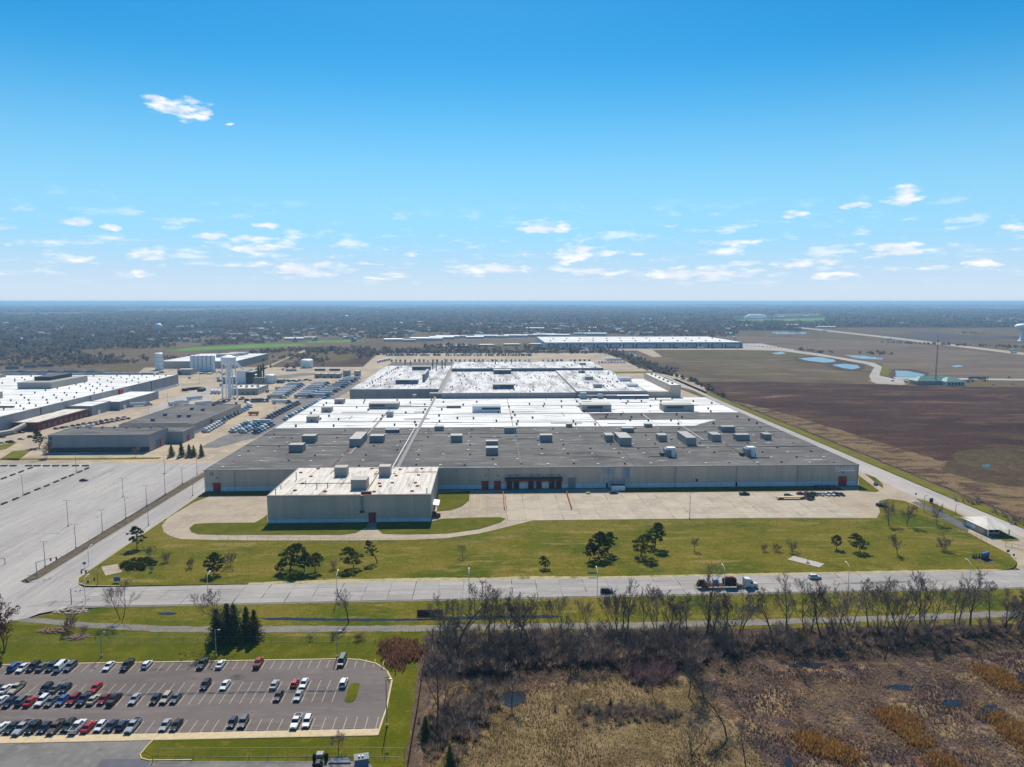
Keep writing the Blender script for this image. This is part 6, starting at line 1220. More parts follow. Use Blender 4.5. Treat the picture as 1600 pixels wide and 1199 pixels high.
# three banks of parked rigs in the truck court
for bank, (a, b, n, nm) in enumerate((((443,623),(472,603),9,'left'),((485,622),(512,601),8,'middle'),((511,621),(560,593),10,'right'))):
    A, B = G(*a), G(*b)
    for i, (x, y) in enumerate(line(A, B, n)):
        rig(x, y, EAST+rc.uniform(-.03, .03), rc.choice(TC), f'white semi rig, {nth(i+1)} from the front in the {nm} court bank', f'{nm} bank of parked rigs', tcol=rc.choice(('white', 'white', 'silver')))
def trow(a, b, n, rz, where, cols=TC, small=False, z=.13):
    for i, (x, y) in enumerate(line(G(*a), G(*b), n)):
        c = rc.choice(cols); tractor(x, y, rz+rc.uniform(-.06, .06), c, f'{c} tractor {where}, {nth(i+1)} along the row', 'tractors '+where, z=z, small=small)
trow((421,655), (465,632), 12, EAST*.75, 'in the dark row beside the truck court', ['dark blue', 'black', 'grey', 'dark blue', 'dark red', 'teal', 'blue'])
trow((448,657), (508,625), 15, EAST*.75, 'lined up along the main factory wall', ['white', 'teal', 'light blue', 'teal', 'white', 'light blue'])
trow((384,629), (418,628), 11, .2, 'under the legged water tower', ['black', 'dark blue', 'teal', 'dark red', 'white', 'yellow', 'grey', 'white'])
trow((322,676), (346,662), 7, EAST*.8, 'at the shed corner', ['white', 'teal', 'white', 'light blue'])
trow((350,658), (384,641), 8, EAST*.8, 'along the shed side', ['black', 'dark blue', 'teal', 'grey', 'light blue'])
trow((364,676), (388,664), 6, EAST*.8, 'in the front cluster of the truck court', ['white', 'teal', 'dark blue', 'white']); trow((380,677), (404,665), 6, EAST*.8, 'in the middle of the front cluster', ['light blue', 'white', 'teal', 'grey']); trow((400,678), (424,665), 6, EAST*.8, 'at the back of the front cluster', ['white', 'light blue', 'dark blue', 'white'])
for k, (px, py, rz, colour, lab) in enumerate(((424,663,EAST,'white','long white semi trailer lying across the front cluster of tractors'),(316,624,2.3,'white','white semi trailer behind the shed, left of two'),(330,632,2.3,'white','white semi trailer poking up behind the dark shed roof'),(287,632,2.5,'white','white trailer pair, left one at the shed end'),(295,631,2.5,'white','white trailer pair, right one at the shed end'))): trailer(*G(px, py), rz, colour, lab)
rig(*G(232, 634), 2.2+math.pi/2*0, 'light blue', 'blue-cabbed rig driving across the open concrete yard'); rig(*G(392, 637), .5, 'white', 'white rig standing alone in the truck court entrance')
rig(*G(452, 631), EAST, 'dark blue', 'blue-cabbed flat rig parked between the rig banks'); rig(*G(207, 628), EAST*1.1, 'blue', 'blue-cabbed rig parked by the red wall box', tcol='silver')
for i in range(3): trailer(*G(331+i*5.5, 616), .25, 'white', f'white trailer, {nth(i+1)} of three left of the loading building', 'trailers left of the loading building')
db = thing('dump_trailer', 'bright yellow-orange dump trailer in the truck court', 'trailer', (*G(404, 649), .12), EAST); o = MB().add([(-1.3,0,1),(1.3,0,1),(1.3,9,1),(-1.3,9,1),(-1.4,-.4,3.2),(1.4,-.4,3.2),(1.4,9.4,3.2),(-1.4,9.4,3.2)], [(0,1,5,4),(1,2,6,5),(2,3,7,6),(3,0,4,7),(3,2,1,0)], 'paint_orange').build('tub', db)
for s in (-1, 1):
    for yy in (1.5, 7.5): ob('wheel', WHT, db, (s*1.0, yy, .5))
cv = thing('container_ring', 'dark curved line of old railcars in the open yard', 'railcars', (*G(303, 611), .12))
for k in range(7):
    a = R(20+k*26); MB().cbox(-11*math.cos(a), 26*math.sin(a)*.8-8, 0, 7, 4, 3.2, 'maroon' if k in (2, 3) else 'dark_metal', a).build('railcar', cv)
# trailers beyond the left-hand works
for rI, (py, px0, px1, n) in enumerate(((583,20,165,13),(589,10,90,7),(588,92,150,5),(587,178,240,6))):
    for i, (x, y) in enumerate(line(G(px0, py), G(px1, py), n)): trailer(x, y, EAST, rc.choice(('white', 'silver', 'light blue', 'white')), f'trailer beyond the left factory roof, {nth(i+1)} in the {nth(rI+1)} line', 'trailers beyond the left factory', small=True)
for i, (x, y) in enumerate(line(G(-10, 579), G(75, 573), 4)):
    t = thing('boxcar', f'grey railway boxcar, {nth(i+1)} from the left by the woods', 'railcar', (x, y, .1), EAST+.35, 'boxcars by the woods'); MB().box(-1.6, 1.6, -9, 9, 1.1, 5, 'grey_metal').build('box', t); MB().box(-1.3, 1.3, -8.6, 8.6, .2, 1.09, 'dark_metal').build('bogie', t)
# rear lot
def rrow(py, px0, px1, n, small, where, jitter=.4):
    for i, (x, y) in enumerate(line(G(px0, py), G(px1, py), n)):
        if rc.random() < .1: continue
        c = rc.choice(TC+['black', 'dark blue', 'dark blue', 'green', 'orange', 'dark red']); tractor(x+rc.uniform(-1, 1), y+rc.uniform(-2, 2), rc.choice((0, .3, math.pi)), c, f'{c} truck in the rear lot, {nth(i+1)} from left {where}', 'tractors in the rear lot '+where, z=.13, small=True).scale = (1.3, 1.25, 1.15)
rrow(556.2, 606, 688, 32, True, 'in the long left row'); rrow(556.4, 697, 832, 40, True, 'in the long middle row'); rrow(565.6, 612, 920, 44, True, 'behind the roofs')
for i, (x, y) in enumerate(line(G(842, 551.5), G(925, 551.5), 16)): trailer(x, y, .5, rc.choice(('white', 'white', 'grey', 'dark red') if i == 0 else ('white', 'white', 'silver')), f'white trailer at the back of the rear lot, {nth(i+1)} from the left', 'trailers at the back of the rear lot', small=True)
for i, (x, y) in enumerate(line(G(590, 567.5), G(608, 563.5), 6)): trailer(x, y, 0, 'white', f'white trailer at the left corner of the rear lot, {nth(i+1)} of six', 'trailers at the rear lot corner', small=True)
for i, (x, y) in enumerate(line(G(936, 568), G(975, 568), 9)): tractor(x, y, .3, rc.choice(('white', 'white', 'light blue')), f'pale truck tractor right of the rear roof, {nth(i+1)} of nine', 'tractors right of the rear roof', small=True)
for i, (x, y) in enumerate(line(G(950, 564), G(970, 564), 6)): trailer(x, y, 0, 'white', f'white trailer right of the rear roof, {nth(i+1)} of six', 'trailers right of the rear roof', small=True)
for i, px in enumerate((868, 878, 899, 920, 941, 948, 961, 973, 1012, 1036, 1058, 1062, 1078, 1092, 1098, 1104, 1120, 1158)): trailer(G(px, 546)[0], 1611, 0 if i % 3 else EAST, rc.choice(('white', 'silver', 'white', 'dark blue', 'dark red')), f'trailer at the blue-bay warehouse, {nth(i+1)} from the left', 'trailers at the blue-bay warehouse', small=True)
for i in range(10): car(rc.choice(('sedan', 'suv')), rc.choice(('white', 'grey', 'black', 'silver', 'dark red')), *G(1168+6*i, 541+.35*i), .3, f'car in the lot right of the blue-bay warehouse, {nth(i+1)} from the left', 'cars right of the blue-bay warehouse', .1, True)
for k, (px, py) in enumerate(((1392, 531), (1408, 534), (1587, 552), (1585, 549), (1290, 518))): rig(*G(px, py), EAST+.5, 'white', f'distant rig on the straight country road, {nth(k+1)} of five', 'rigs on the country road')
rig(*G(1533, 593), EAST, 'grey', 'dark rig on the lane right of the green-roofed building', tcol='grey')
for k, (px, py, c) in enumerate(((1415, 597, 'black'), (1424, 597.5, 'black'), (1395, 596, 'white'), (1552, 602, 'white'), (1582, 601, 'white'), (1512, 597, 'black'))): car('suv', c, *G(px, py), EAST, f'{c} vehicle near the green-roofed building, {nth(k+1)} of six', 'vehicles near the green-roofed building', .1)
M('old_iron', srgb(96, 64, 54, .8), [(srgb(70, 50, 46, .8), 1.5, .4, .65)], rough=.85); M('iron_orange', srgb(150, 92, 52, .8), [(srgb(96, 66, 50, .8), 2, .45, .65)], rough=.85)
# flatbed rig on the main road
fx, fy = G(1168, 919); fr = thing('flatbed_truck', 'white-cabbed flatbed rig loaded with rusty machinery on the main road', 'truck', (fx, fy, .18), EAST); tractor_parts(fr, 'white')
MB().box(-1.3, 1.3, 3.2, 19.5, 1.1, 1.35, 'old_iron').build('deck', fr); MB().box(-.5, .5, 3.2, 19.5, .75, 1.09, 'trim_black').build('chassis', fr)
for s in (-1, 1):
    for yy in (15.6, 17.0): ob('wheel', WHT, fr, (s*1.0, yy, .5))
    MB().box(s*1.32-.02, s*1.32+.02, 8, 14, 1.15, 1.33, 'yellow_paint').build('side_marker', fr)
ld = thing('machine', 'rusty brown drum machine at the front of the flatbed deck', 'machine', (fx, fy, 1.55)); mb = MB(); mb.tube((-9.5, 0, 1.4), (-4.6, 0, 1.4), 1.15, 1.15, 'old_iron', 14); mb.box(-9.4, -4.8, -1.1, 1.1, 0, .9, 'old_iron'); mb.build('drum', ld); MB().box(-8.6, -5.4, -.5, .5, 2.4, 3.0, 'iron_orange').build('cover', ld)
ld = thing('generator', 'small blue box generator in the middle of the flatbed deck', 'generator', (fx-12.3, fy, 1.55)); MB().box(-.9, .9, -.8, .8, 0, 2.0, 'paint_blue').build('housing', ld); MB().box(-.95, .95, -.85, .85, 2.01, 2.12, 'paint_light blue').build('lid', ld)
ld = thing('machine', 'rusty compressor frame at the rear of the flatbed deck', 'machine', (fx-17.4, fy, 1.55)); MB().box(-1.8, 1.5, -1.1, 1.1, 0, 1.0, 'old_iron').build('base', ld); mb = MB(); mb.tube((-1.4, 0, 1.5), (.8, 0, 1.5), .6, .6, 'iron_orange', 10); mb.build('tank', ld); mb = MB(); mb.tube((1.7, .4, 0), (2.4, .4, 1.5), .12, .12, 'galv', 5); mb.tube((2.6, -.4, 0), (3.2, -.4, 1.4), .12, .12, 'galv', 5); mb.build('pipe', ld)
# flatbed trailer and black tractor on the apron
ft = thing('flatbed_trailer', 'empty tan flatbed trailer on the apron with black tractor', 'trailer', (*G(1262, 780), .15), EAST); tractor_parts(ft, 'black'); MB().box(-1.25, 1.25, 3.4, 17.5, 1.1, 1.35, 'kerb').build('deck', ft); MB().box(-.5, .5, 3.4, 17.5, .7, 1.09, 'trim_black').build('chassis', ft)
for s in (-1, 1):
    for yy in (14.2, 15.6): ob('wheel', WHT, ft, (s*1.0, yy, .5))
# ---------------------------------------------------------------- staff lot markings and blocks
mk = MB()
n = 0; lotob = [o for o in scene.objects if o.name == 'staff_lot'][0]
for i in range(60):
    x = -28.6-i*PITCH_S
    for (ya, yb) in ((201.3, 206.2), (189.6, 194.5), (183.2, 188.1), (170.8, 175.9)):
        if ya < 200 and ya > 180 and x > -40.3: continue
        MB().box(x-.06, x+.06, ya, yb, .092, .096, 'pale_line').build('stall_line', lotob)
sb = MB().box(-.9, .9, -.1, .1, 0, .16, 'stop_block').mesh('stop_block')
for i in range(52):
    x = -28.6-(i+.5)*PITCH_S
    for y in (188.55, 189.15, 170.75):
        if y > 180 and x > -40.5: continue
        ob('stop_block', sb, lotob, (x, y, .09))
pi_ = [(-37.6+1.5*math.cos(a), 187.6+(3.4 if math.sin(a) > 0 else -3.4)+1.5*math.sin(a)) for a in [R(d) for d in range(0, 360, 24)]]
island('lot_island', pi_, 'lush_lawn', .1, .12)
# bay lines on the docks
ap = [o for o in scene.objects if o.name == 'apron'][0]
for px in (742, 752, 790, 800, 811, 820, 831, 840, 851, 860, 868): x = front_x(px, 770, 396); MB().box(x-.12, x+.12, 366, 394, .134, .138, 'yellow_line').build('bay_line', ap)
M('apron_slab', srgb(192, 178, 158, .8), [(srgb(174, 162, 146, .8), .07, .4, .65), (srgb(204, 192, 172, .8), .3, .5, .8)], rough=.9, objrand=.05)
for i in range(19):
    for j in range(5):
        x0 = 10+i*9.3; y0 = 341.5+j*9.3; g_ = rc.choice((.05, .05, .1, .2)); h_ = rc.choice((.05, .05, .12))
        MB().prism([(x0+g_, y0+h_), (x0+9.3, y0+h_), (x0+9.3, y0+9.3), (x0+g_, y0+9.3)], .1, .15+rc.uniform(-.003, .003), 'apron_slab').build('slab', ap)
MB().box(9.95, 186.75, 341.45, 388.05, .11, .137, 'joint').build('joint_bed', ap)
# ---------------------------------------------------------------- lamps
def lot_lamp(px, py, pytop, label, heads=2, name='lot_lamp', group=None):
    x, y = G(px, py); s = mpp(px, py); h = (py-pytop)*s/math.cos(math.atan2(CAM_H, math.hypot(x, y)))
    t = thing(name, label, 'lamp post', (x, y, .05), 0, group); MB().tube((0, 0, 0), (0, 0, h), .16, .1, 'galv', 8).build('pole', t); MB().tube((0, 0, 0), (0, 0, .7), .35, .35, 'kerb', 10).build('base', t)
    for sgn in ((-1, 1) if heads == 2 else (1,)):
        MB().tube((0, 0, h-.05), (sgn*.9, 0, h), .06, .06, 'galv', 5).build('arm', t); MB().cbox(sgn*1.2, 0, h-.1, .7, .4, .2, 'galv').build('lamp_head', t)
for k, (a, b, c) in enumerate(((427,490,330),(283,745,590),(475,630,480),(641,530,390),(787,440,310),(770,305,190),(918,360,235),(1033,290,160),(1140,225,125),(145,300,170),(478,160,40),(1030,165,45),(1232,165,60),(928,485,380),(1205,300,230))):
    lot_lamp(a/4, 700+b/4, 700+c/4, f'tall grey lamp post of the empty lot, {nth(k+1)} from the road' if k not in (5, 11, 12) else ['','','','','','lamp post on the lot near the metal corral rail','','','','','','lamp post at the far row of lot barriers','lamp post on the lot beside the factory corner'][k], group='lamp posts of the empty lot')
for k, (px, py, pt) in enumerate(((159,1027,990),(338,1027,987),(527,1028,989),(604.5,1136,1069))): lot_lamp(px, py, pt, ['staff-lot lamp post above the white sedan','staff-lot lamp post beside the spruces','staff-lot lamp post above the grey van','tall lamp post on the grass right of the staff lot'][k], 1, group='staff-lot lamp posts')
lot_lamp(1077.5, 811, 771, 'lamp post at the lawn edge of the apron'); lot_lamp(1443, 801, 775, 'lamp post by the gate lane trees', 1); lot_lamp(1493, 802, 788, 'short lamp post on the gate verge', 1)
for k, (px, py, pt) in enumerate(((210,664,655),(232,645,633),(262,628,612),(312,600,587),(296,640,625),(430,640,620))): lot_lamp(px, py, pt, f'far yard lamp post, {nth(k+1)} from the left', group='far yard lamp posts')
def road_lamp(px, py, pytop, label, d=1):
    x, y = G(px, py); s = mpp(px, py); h = (py-pytop)*s/math.cos(math.atan2(CAM_H, math.hypot(x, y))); t = thing('street_lamp', label, 'street lamp', (x, y, .08), 0, 'street lamps along the main road')
    MB().tube((0, 0, 0), (0, 0, h-.9), .13, .09, 'white_paint', 8).build('pole', t); mb = MB(); p = (0, 0, h-.9)
    for a in range(1, 5):
        q = (-.0+.3*math.sin(a*.4)*0, .62*a, h-.9+1.0*math.sin(a*.38)); mb.tube(p, q, .08, .07, 'white_paint', 6); p = q
    mb.build('arm', t); MB().cbox(0, 2.9, h-.1, .4, .9, .2, 'skylight').build('lamp_head', t)
for k, (px, py, pt) in enumerate(((134,944,904),(325,931,899),(527,941,898),(733,946,896),(933,935,893),(1131,935,889),(1325,926,884),(1515,912,879),(139,884,856))): road_lamp(px, py, pt, ['street lamp by the traffic signal south of the road','street lamp below the broad dark pine','street lamp by the ditch tree','street lamp in the middle of the hedgerow gap','street lamp beside the black suv','street lamp beside the flatbed rig','street lamp right of the white suv','street lamp nearest the gate sign','street lamp at the entrance road corner'][k])
# traffic signals
def signal(px, py, pytop, ax, ay, label):
    x, y = G(px, py); s = mpp(px, py); h = (py-pytop)*s/math.cos(math.atan2(CAM_H, math.hypot(x, y))); t = thing('traffic_signal', label, 'traffic light', (x, y, .1)); MB().tube((0, 0, 0), (0, 0, h), .16, .12, 'grey_metal', 8).build('pole', t); MB().tube((0, 0, h-.3), (ax, ay, h+.5), .1, .07, 'grey_metal', 6).build('mast_arm', t)
    for f in (1.0, .72):
        hd = MB().cbox(ax*f, ay*f, h-.75, .42, .4, 1.2, 'dark_metal').build('signal_head', t)
        for j, m in enumerate(('lamp_red', 'yellow_paint', 'paint_green')): MB().tube((ax*f, ay*f-.22, h-.55+.36*j), (ax*f, ay*f-.2, h-.55+.36*j), .11, .11, m, 8).build('lens', hd)
signal(58, 903, 879, 5.5, 4, 'traffic signal on the brown median tip'); signal(112, 945, 921, 3.5, 9, 'traffic signal on the grass south of the junction'); signal(153, 914, 892, -5, -1.5, 'traffic signal at the lawn corner'); signal(8, 882, 873, -4, 0, 'traffic signal at the left edge of the lot')
# signs
M('sign_blue', srgb(50, 110, 180, .85), rough=.4); M('sign_green', srgb(60, 140, 100, .85), rough=.4)
def sign(px, py, w, h, z, m, label, posts=2, rz=0, name='road_sign'):
    x, y = G(px, py); t = thing(name, label, 'sign', (x, y, .1), rz); MB().box(-w/2, w/2, -.06, .06, z, z+h, m).build('panel', t); MB().box(-w/2-.05, w/2+.05, .061, .09, z-.05, z+h+.05, 'galv').build('back', t)
    for s in ((-1, 1) if posts == 2 else (0,)): MB().tube((s*w*.4, .13, 0), (s*w*.4, .13, z+h), .06, .06, 'galv', 5).build('post', t)
sign(183, 911, 2.4, 1.6, .6, 'sign_blue', 'blue board sign at the lawn corner'); sign(237, 894, 1.2, 1.6, .5, 'galv', 'small pale sign at the tip of the juniper bed'); sign(132, 888, 1.2, .9, 1.5, 'sign_blue', 'small blue sign beside the entrance road', 1)
sign(922, 902, 1.8, .8, 1.2, 'sign_green', 'left one of two green boards beside the road', 1); sign(928.5, 902, 1.8, .8, 1.2, 'sign_green', 'right one of two green boards beside the road', 1); sign(1455, 787, 2.0, 2.4, .4, 'dark_metal', 'dark upright board on the gate verge')
sign(1575, 866, 1.2, 1.0, .8, 'dark_metal', 'small dark sign at the gate curve', 1); sign(1584, 872, .8, .8, .8, 'dark_metal', 'tiny sign below the gate curve', 1); sign(1431, 779, .9, .9, 2, 'sign_green', 'small green sign at the tip of the gate verge', 1)
es = thing('entrance_sign', 'blue-topped monument sign on the lawn bed near the gate', 'sign', (*G(1539, 874), .1), .45); MB().box(-2.3, 2.3, -.35, .35, 0, 1.9, 'dark_metal').build('base', es); MB().box(-2.4, 2.4, -.45, .45, 1.91, 2.9, 'sign_blue').build('panel', es)
sheet('mulch_bed', GP((1516,871),(1530,868),(1548,871),(1556,881),(1540,880),(1522,875)), .14, 'median_mulch')
for k, px in enumerate((1521, 1525, 1530)): put('evergreen', SPRUCES, k, px, 873, 865.5, 12, f'tiny dark shrub, {nth(k+1)} left of the monument sign', 'shrub')
# pads
MB().prism(GP((158,886.5),(183.5,882),(190.5,895),(165,900.5)), .05, .22, 'tan_concrete').build('concrete_pad', label='square concrete pad beside the juniper bed', category='concrete pad')
MB().prism(GP((1230,875),(1240,869.5),(1288,882),(1280,887.5)), .05, .22, 'concrete').build('concrete_pad', label='long slanted concrete pad on the lawn by the road', category='concrete pad')
fp = thing('flag_pole', 'short post with cross-base standing on the slanted concrete pad', 'post', (*G(1262, 881), .2)); MB().tube((0, 0, 0), (0, 0, 2.6), .12, .1, 'dark_metal', 6).build('post', fp); MB().cbox(0, 0, 0, 1.6, .5, .25, 'dark_metal').build('base', fp)
# barriers of the empty lot
bb = MB().box(-2.1, 2.1, -.55, .55, 0, .75, 'median_mulch').mesh('barrier')
BPX = [(25,115),(82,115),(180,115),(232,115),(290,115),(348,115),(408,115),(472,115),(535,115),(25,193),(80,172),(133,152),(190,130),(27,350),(98,322),(170,290),(235,262),(293,240),(352,214),(400,192),(447,175),(500,152),(543,133)]
for k, (a, b) in enumerate(BPX):
    x, y = G(a/4, 700+b/4); w = 'along the far edge of the empty lot' if k < 9 else ('in the short left line of the empty lot' if k < 13 else 'in the long slanting line of the empty lot')
    t = ob('barrier', bb, None, (x, y, .05), 0 if k < 9 else math.pi/2, label=f'dark low barrier {w}, {nth(k+1 if k < 9 else (k-8 if k < 13 else k-12))} from left', category='barrier', group='barriers '+w)
MB().strip(GP((0,792),(60,768),(110,748),(142,731)), 1.2, .05, .058, 'yellow_line').build('lot_marking', kind='structure')
def rail(pts, label, h=1.0, sp=4.0, name='rail_fence', m='galv', mesh=False, cat='fence', z=.1, low=True):
    P = [Vector(p) for p in pts]; t = thing(name, label, cat, (0, 0, z)); pm = MB().tube((0, 0, 0), (0, 0, h), .05, .05, m, 5).mesh('post'); cnt = 0
    for a, b in zip(P[:-1], P[1:]):
        n = max(1, int((b-a).length/sp))
        for i in range(n): p = a.lerp(b, i/n); ob('post', pm, t, (p.x, p.y, 0)); cnt += 1
    ob('post', pm, t, (P[-1].x, P[-1].y, 0))
    mb = MB()
    for a, b in zip(P[:-1], P[1:]):
        for zz in ((h, .1) if low else (h,)): mb.tube((a.x, a.y, zz), (b.x, b.y, zz), .035, .035, m, 4)
        if mesh:
            L = (b-a).length; n = int(L/mesh)
            for i in range(n):
                p = a.lerp(b, (i+.5)/n); mb.tube((p.x, p.y, .1), (p.x, p.y, h), .012, .012, m, 3, False)
    mb.build('rail', t); return t
rail(GP((138,753),(163,741),(187,727)), 'thin metal corral rail near the lone red car', 1.2, 5); rail(GP((158,767),(190,750),(226,729)), 'thin metal corral rail in the middle of the empty lot', 1.4, 5); rail(GP((256,742),(278,728)), 'short metal corral rail close to the factory corner', 1.2, 5)
rail([(-122.5,319),(-104,315),(-75,312),(-17.6,309),(5.3,310.5),(15,319),(24,328.5),(43,332.3),(137,332),(189,330)], 'thin chain-link fence across the front lawn', 2.2, 4.2, 'chain_link_fence', 'grey_metal')
rail([(205,346),(214,338),(219,327),(222,312),(224,301)], 'dark steel picket fence beside the gate lane', 2.2, 2.6, 'steel_fence', 'dark_metal', .45)
rail([(266,290),(266.5,420),(266.5,560),(265,760),(268,960)], 'dark perimeter fence along the rough field', 2.2, 6, 'perimeter_fence', 'dark_metal', 1.5)
rail(GP((30,1006),(150,1005),(310,1005),(470,1004),(596,1003)), 'chain-link fence north of the staff lot', 2.0, 4.5, 'chain_link_fence', 'grey_metal')
rail(GP((248,1185),(330,1184),(450,1183.5),(540,1183),(632,1184)), 'chain-link fence south of the staff lot', 2.4, 4.0, 'chain_link_fence', 'grey_metal')
rail([(229,296),(236,290)], 'short dark gate panel in front of the gate house', 2.0, 2.2, 'gate', 'dark_metal', .4, 'gate')
for (px0, py0, px1, py1, lab) in ((786,770,788,797,'rust-stained guard wall left of the dock bay'),(884,768,893,797,'slanted rusty guard wall right of the dock bay')):
    a, b = G(px0, py0), G(px1, py1); MB().strip([a, b], .4, .1, 1.5, 'rust_red').build('guard_wall', label=lab, category='wall')
# dark timber wall beside the dirt strip
tw_ = thing('timber_wall', 'long dark brown timber fence between staff-lot grass and marsh', 'fence'); P = GP((667,1019),(660,1055),(652,1110),(645,1150),(637,1199),(633,1235)); M('timber', srgb(64, 46, 38, .8), [(srgb(46, 34, 30, .8), 1, .4, .7)], rough=.9)
for a, b in zip(P[:-1], P[1:]):
    a, b = Vector(a), Vector(b); n = max(1, int((b-a).length/3))
    for i in range(n): MB().strip([a.lerp(b, i/n), a.lerp(b, (i+.97)/n)], .16, .1, 1.35+rc.uniform(-.05, .05), 'timber').build('board', tw_)
# culvert bridge in the hedgerow gap
cb = thing('culvert', 'brown concrete culvert headwall with yellow railings at the ditch', 'culvert', (*G(672, 962), 0)); M('culvert_brown', srgb(104, 74, 62, .8), [(srgb(84, 60, 52, .8), .8, .4, .7)], rough=.9)
MB().box(-4.5, 4.5, 0, .8, -.2, 2.0, 'culvert_brown').build('headwall', cb); MB().box(-3, 3, -.12, -.01, .1, 1.4, 'dark_metal').build('opening', cb)
for (px0, px1, py, lab) in ((640,672,972,'yellow pipe railing above the culvert'),(628,670,988,'yellow pipe railing south of the culvert')): rail(GP((px0,py),(px1,py-.5)), lab, 1.1, 2.0, 'pipe_railing', 'yellow_paint', cat='railing')
# rubble heaps
M('rubble_pale', srgb(176, 162, 146, .8), rough=.95, objrand=.1); M('rubble_brown', srgb(132, 108, 92, .8), rough=.95)
for (px, py, rw, m, lab) in ((112, 956, 8, 'rubble_pale', 'pale rubble heap on the grass by the traffic signal'), (86, 986, 7, 'rubble_brown', 'brown rubble heap beside the leafless shrub'), (120, 996, 5, 'rubble_brown', 'flat brown debris patch at the fence')):
    x, y = G(px, py); mb = MB()
    for k in range(130):
        a, q = rc.uniform(0, 6.28), rc.random()**.5; s = rc.uniform(.25, .7); mb.cbox(x+rw*.8*q*math.cos(a), y+2.2*q*math.sin(a), .05, s*1.4, s, s*(1.3-q), m, rc.uniform(0, 3))
    mb.build('rubble', kind='stuff', label=lab)
# odds and ends at the bottom edge
tr_ = thing('tractor', 'dark farm tractor seen from above at the bottom edge', 'tractor', (*G(500, 1192), .12)); mb = MB(); mb.box(-.5, .5, -2.6, -.4, .6, 1.5, 'trim_black'); mb.build('bonnet', tr_); MB().box(-.8, .8, -.4, 1.0, .8, 2.2, 'grey_metal').build('cab', tr_)
for s in (-1, 1): MB().tube((s*1.0, .6, .85), (s*1.7, .6, .85), .85, .85, 'tyre', 14).build('wheel', tr_); MB().tube((s*.7, -2.1, .5), (s*1.1, -2.1, .5), .5, .5, 'tyre', 12).build('wheel', tr_)
ps = thing('pipe_stack', 'bundle of pale pipes lying at the bottom edge fence', 'pipes', (*G(532, 1190), .12))
for k in range(5): MB().tube((-2.6+.1*k, -.8+.34*k, .2), (2.6-.2*k, -.9+.3*k, .2+.05*k), .17, .17, 'galv', 8).build('pipe', ps)
cbx = thing('equipment_cabinet', 'grey metal equipment cabinet at the bottom edge', 'cabinet', (*G(565, 1198), .12), .2); MB().box(-1.6, 1.6, -1.1, 1.1, 0, 2.4, 'blue_metal').build('housing', cbx); MB().add([(-1.7,-1.2,2.42),(1.7,-1.2,2.42),(1.7,1.2,2.42),(-1.7,1.2,2.42),(-1.7,.2,2.9),(1.7,.2,2.9)], [(0,1,5,4),(2,3,4,5),(1,2,5),(3,0,4),(3,2,1,0)], 'grey_metal').build('roof', cbx)
for x in (-.5, .3): MB().box(x-.2, x+.2, -.6, -.3, 2.75, 2.95, 'white_paint').build('vent', cbx)
bp = thing('gate_post', 'yellow bollard post at the kerb corner by the bottom edge', 'bollard', (*G(239, 1192), .1)); MB().tube((0, 0, 0), (0, 0, 1.6), .12, .12, 'yellow_paint', 8).build('post', bp); MB().tube((0, 0, 1.61), (0, 0, 1.7), .13, .05, 'lamp_red', 8).build('cap', bp)
pb = MB().box(-1.1, 1.1, -.6, .6, 0, .8, 'kerb').build('crate', None, (*G(919, 772), .15), label='small tan crate on the apron below the grey door', category='crate')
# ---------------------------------------------------------------- far houses and sheds, one object each
def house_mesh(w, d, h, r, wall, roof):
    mb = MB(); mb.box(-w/2, w/2, -d/2, d/2, 0, h, wall); o = .5
    mb.add([(-w/2-o,-d/2-o,h),(w/2+o,-d/2-o,h),(w/2+o,d/2+o,h),(-w/2-o,d/2+o,h),(-w/2-o,0,h+r),(w/2+o,0,h+r)], [(0,1,5,4),(2,3,4,5),(1,2,5),(3,0,4),(3,2,1,0)], roof); return mb.mesh('house')
M('roof_grey', srgb(132, 132, 136, .8), rough=.8, objrand=.2); M('roof_brown', srgb(120, 108, 98, .8), rough=.8, objrand=.2); M('house_pale', srgb(206, 204, 198, .8), rough=.8, objrand=.1)
HM = [house_mesh(14, 10, 5.5, 3, 'house_pale', 'roof_grey'), house_mesh(17, 10, 5, 3.2, 'house_pale', 'roof_brown'), house_mesh(12, 9, 6, 3.4, 'tan_metal', 'roof_grey'), house_mesh(22, 12, 5, 3, 'house_pale', 'roof_grey')]
HL = [((1400,1640,490,506),90,'pale house in the far right suburb'),((850,1150,506,524),60,'house among the trees beyond the blue-bay warehouse'),((560,850,508,524),34,'house among the trees beyond the rear lot'),((330,560,514,536),34,'house in the far town left of the rear lot'),((0,330,490,540),36,'house in the woods at the far left'),((1000,1140,495,502),16,'house near the far sports dome')]
for (x0, x1, y0, y1), n, lab in HL:
    HP = sorted((rc.uniform(x0, x1), rc.uniform(y0, y1)) for _ in range(n))
    for k in range(n): ob('house', HM[rc.randrange(4)], None, (*G(*HP[k]), -.3), rc.uniform(0, 3.1), label=f'{lab}, {nth(k+1)} from left',  category='house', group=lab).scale = (1.3, 1.3, 1.25)
SHM = [house_mesh(50, 26, 6, 1.5, 'house_pale', 'white_paint'), house_mesh(34, 20, 6, 1.5, 'house_pale', 'cream_roof'), house_mesh(70, 30, 7, 1.2, 'house_pale', 'white_paint')]
SH = [(460,531.5),(485,530),(546,529),(655,531),(672,532),(690,530),(700,528.5),(720,528),(742,529),(760,527.5),(785,528),(806,527),(830,526),(850,525.5),(872,526),(905,523.5),(930,524),(640,534),(615,533),(1010,500),(1040,499),(1075,498),(1120,499),(1220,496),(1260,495),(30,494),(55,494.5),(100,496),(140,497),(205,503),(1290,513),(835,507),(846,507)]+[(rc.uniform(0, 1600), rc.uniform(487, 520)) for _ in range(34)]
cnt_ = {}
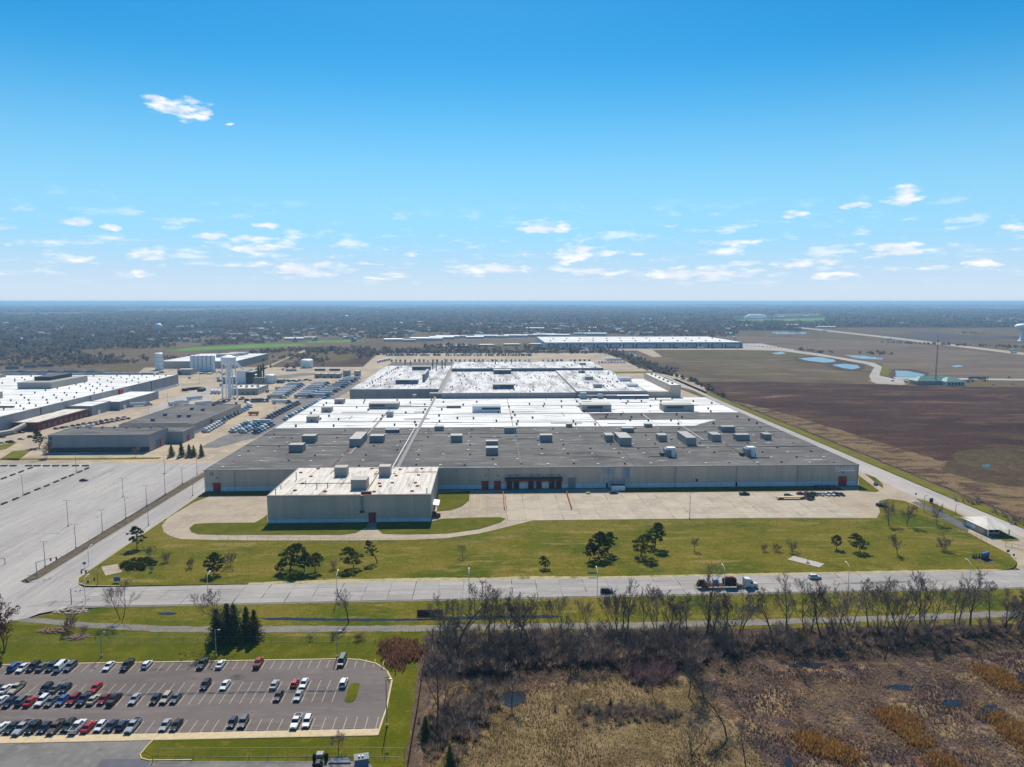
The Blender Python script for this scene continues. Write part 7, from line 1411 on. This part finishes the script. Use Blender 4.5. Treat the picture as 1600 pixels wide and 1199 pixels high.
for k, (px, py) in enumerate(sorted(SH)): 
    lab = 'pale low commercial shed beyond the rear lot' if 600 < px < 940 else ('pale low commercial shed in the far left town' if px < 600 else 'pale low shed near the far dome and road')
    ob('commercial_shed', SHM[rc.randrange(3)], None, (*G(px, py), -.3), rc.uniform(-.15, .15), label=f'{lab}, {nth(cnt_.setdefault(lab, 0)+1)} from left', category='shed', group=lab); cnt_[lab] += 1
for k, (px, py, w) in enumerate(((760,541.5,26),(800,540.5,28),(842,540,30),(720,543,24),(690,544,18))):
    x, y = G(px, py); s = mpp(px, py); t = thing('greenhouse_shed', f'long low grey shed roof left of the blue-bay warehouse, {nth(k+1)} of five', 'shed', (x, y, 0), 0, 'long low sheds'); MB().box(-w*s/2, w*s/2, 0, 12, 0, 4, 'galv').build('wall', t); hip(MB(), -w*s/2, w*s/2, 0, 12, 4.02, 1.5, 'grey_metal', .5).build('roof', t)

# loose stock in the yards: pallets and crates, each its own object
stm = [MB().box(-1.5, 1.5, -1.2, 1.2, 0, 2.2, 'tan_metal').mesh('stock_crate'), MB().box(-3, 3, -1.2, 1.2, 0, 2.5, 'blue_metal').mesh('stock_crate'), MB().box(-2, 2, -1.2, 1.2, 0, 1.6, 'rust_red').mesh('stock_crate'), MB().box(-1.5, 1.5, -1.5, 1.5, 0, 3, 'galv').mesh('stock_crate')]
YS = sorted([(rc.uniform(235, 300), rc.uniform(583, 592)) for _ in range(10)]+[(rc.uniform(340, 350), rc.uniform(586, 606)) for _ in range(6)]+[(rc.uniform(385, 440), rc.uniform(607, 614)) for _ in range(12)]+[(rc.uniform(330, 400), rc.uniform(624, 634)) for _ in range(8)])
for k, (px, py) in enumerate(YS): ob('stock_crate', stm[k % 4], None, (*G(px, py), .14), rc.uniform(0, 3), label=f'{["tan","blue-grey","rusty","silvery"][k % 4]} crate of loose yard stock, {nth(k+1)} from left', category='crate', group='loose stock in the left yards')
# ---------------------------------------------------------------- the air
hm = bpy.data.materials.new('haze_air'); hm.use_nodes = True; hn = hm.node_tree
hn.nodes.remove(hn.nodes['Principled BSDF'])
pv = hn.nodes.new('ShaderNodeVolumePrincipled'); pv.inputs['Color'].default_value = (.42, .71, 1.0, 1); pv.inputs['Density'].default_value = HAZE; pv.inputs['Anisotropy'].default_value = .2
hn.links.new(pv.outputs[0], hn.nodes['Material Output'].inputs['Volume'])
MATS['haze_air'] = hm
MB().box(-71000, 71000, -71000, 71000, -2, 113, 'haze_air').build('haze', kind='stuff', label='thin blue haze that fades the far land')
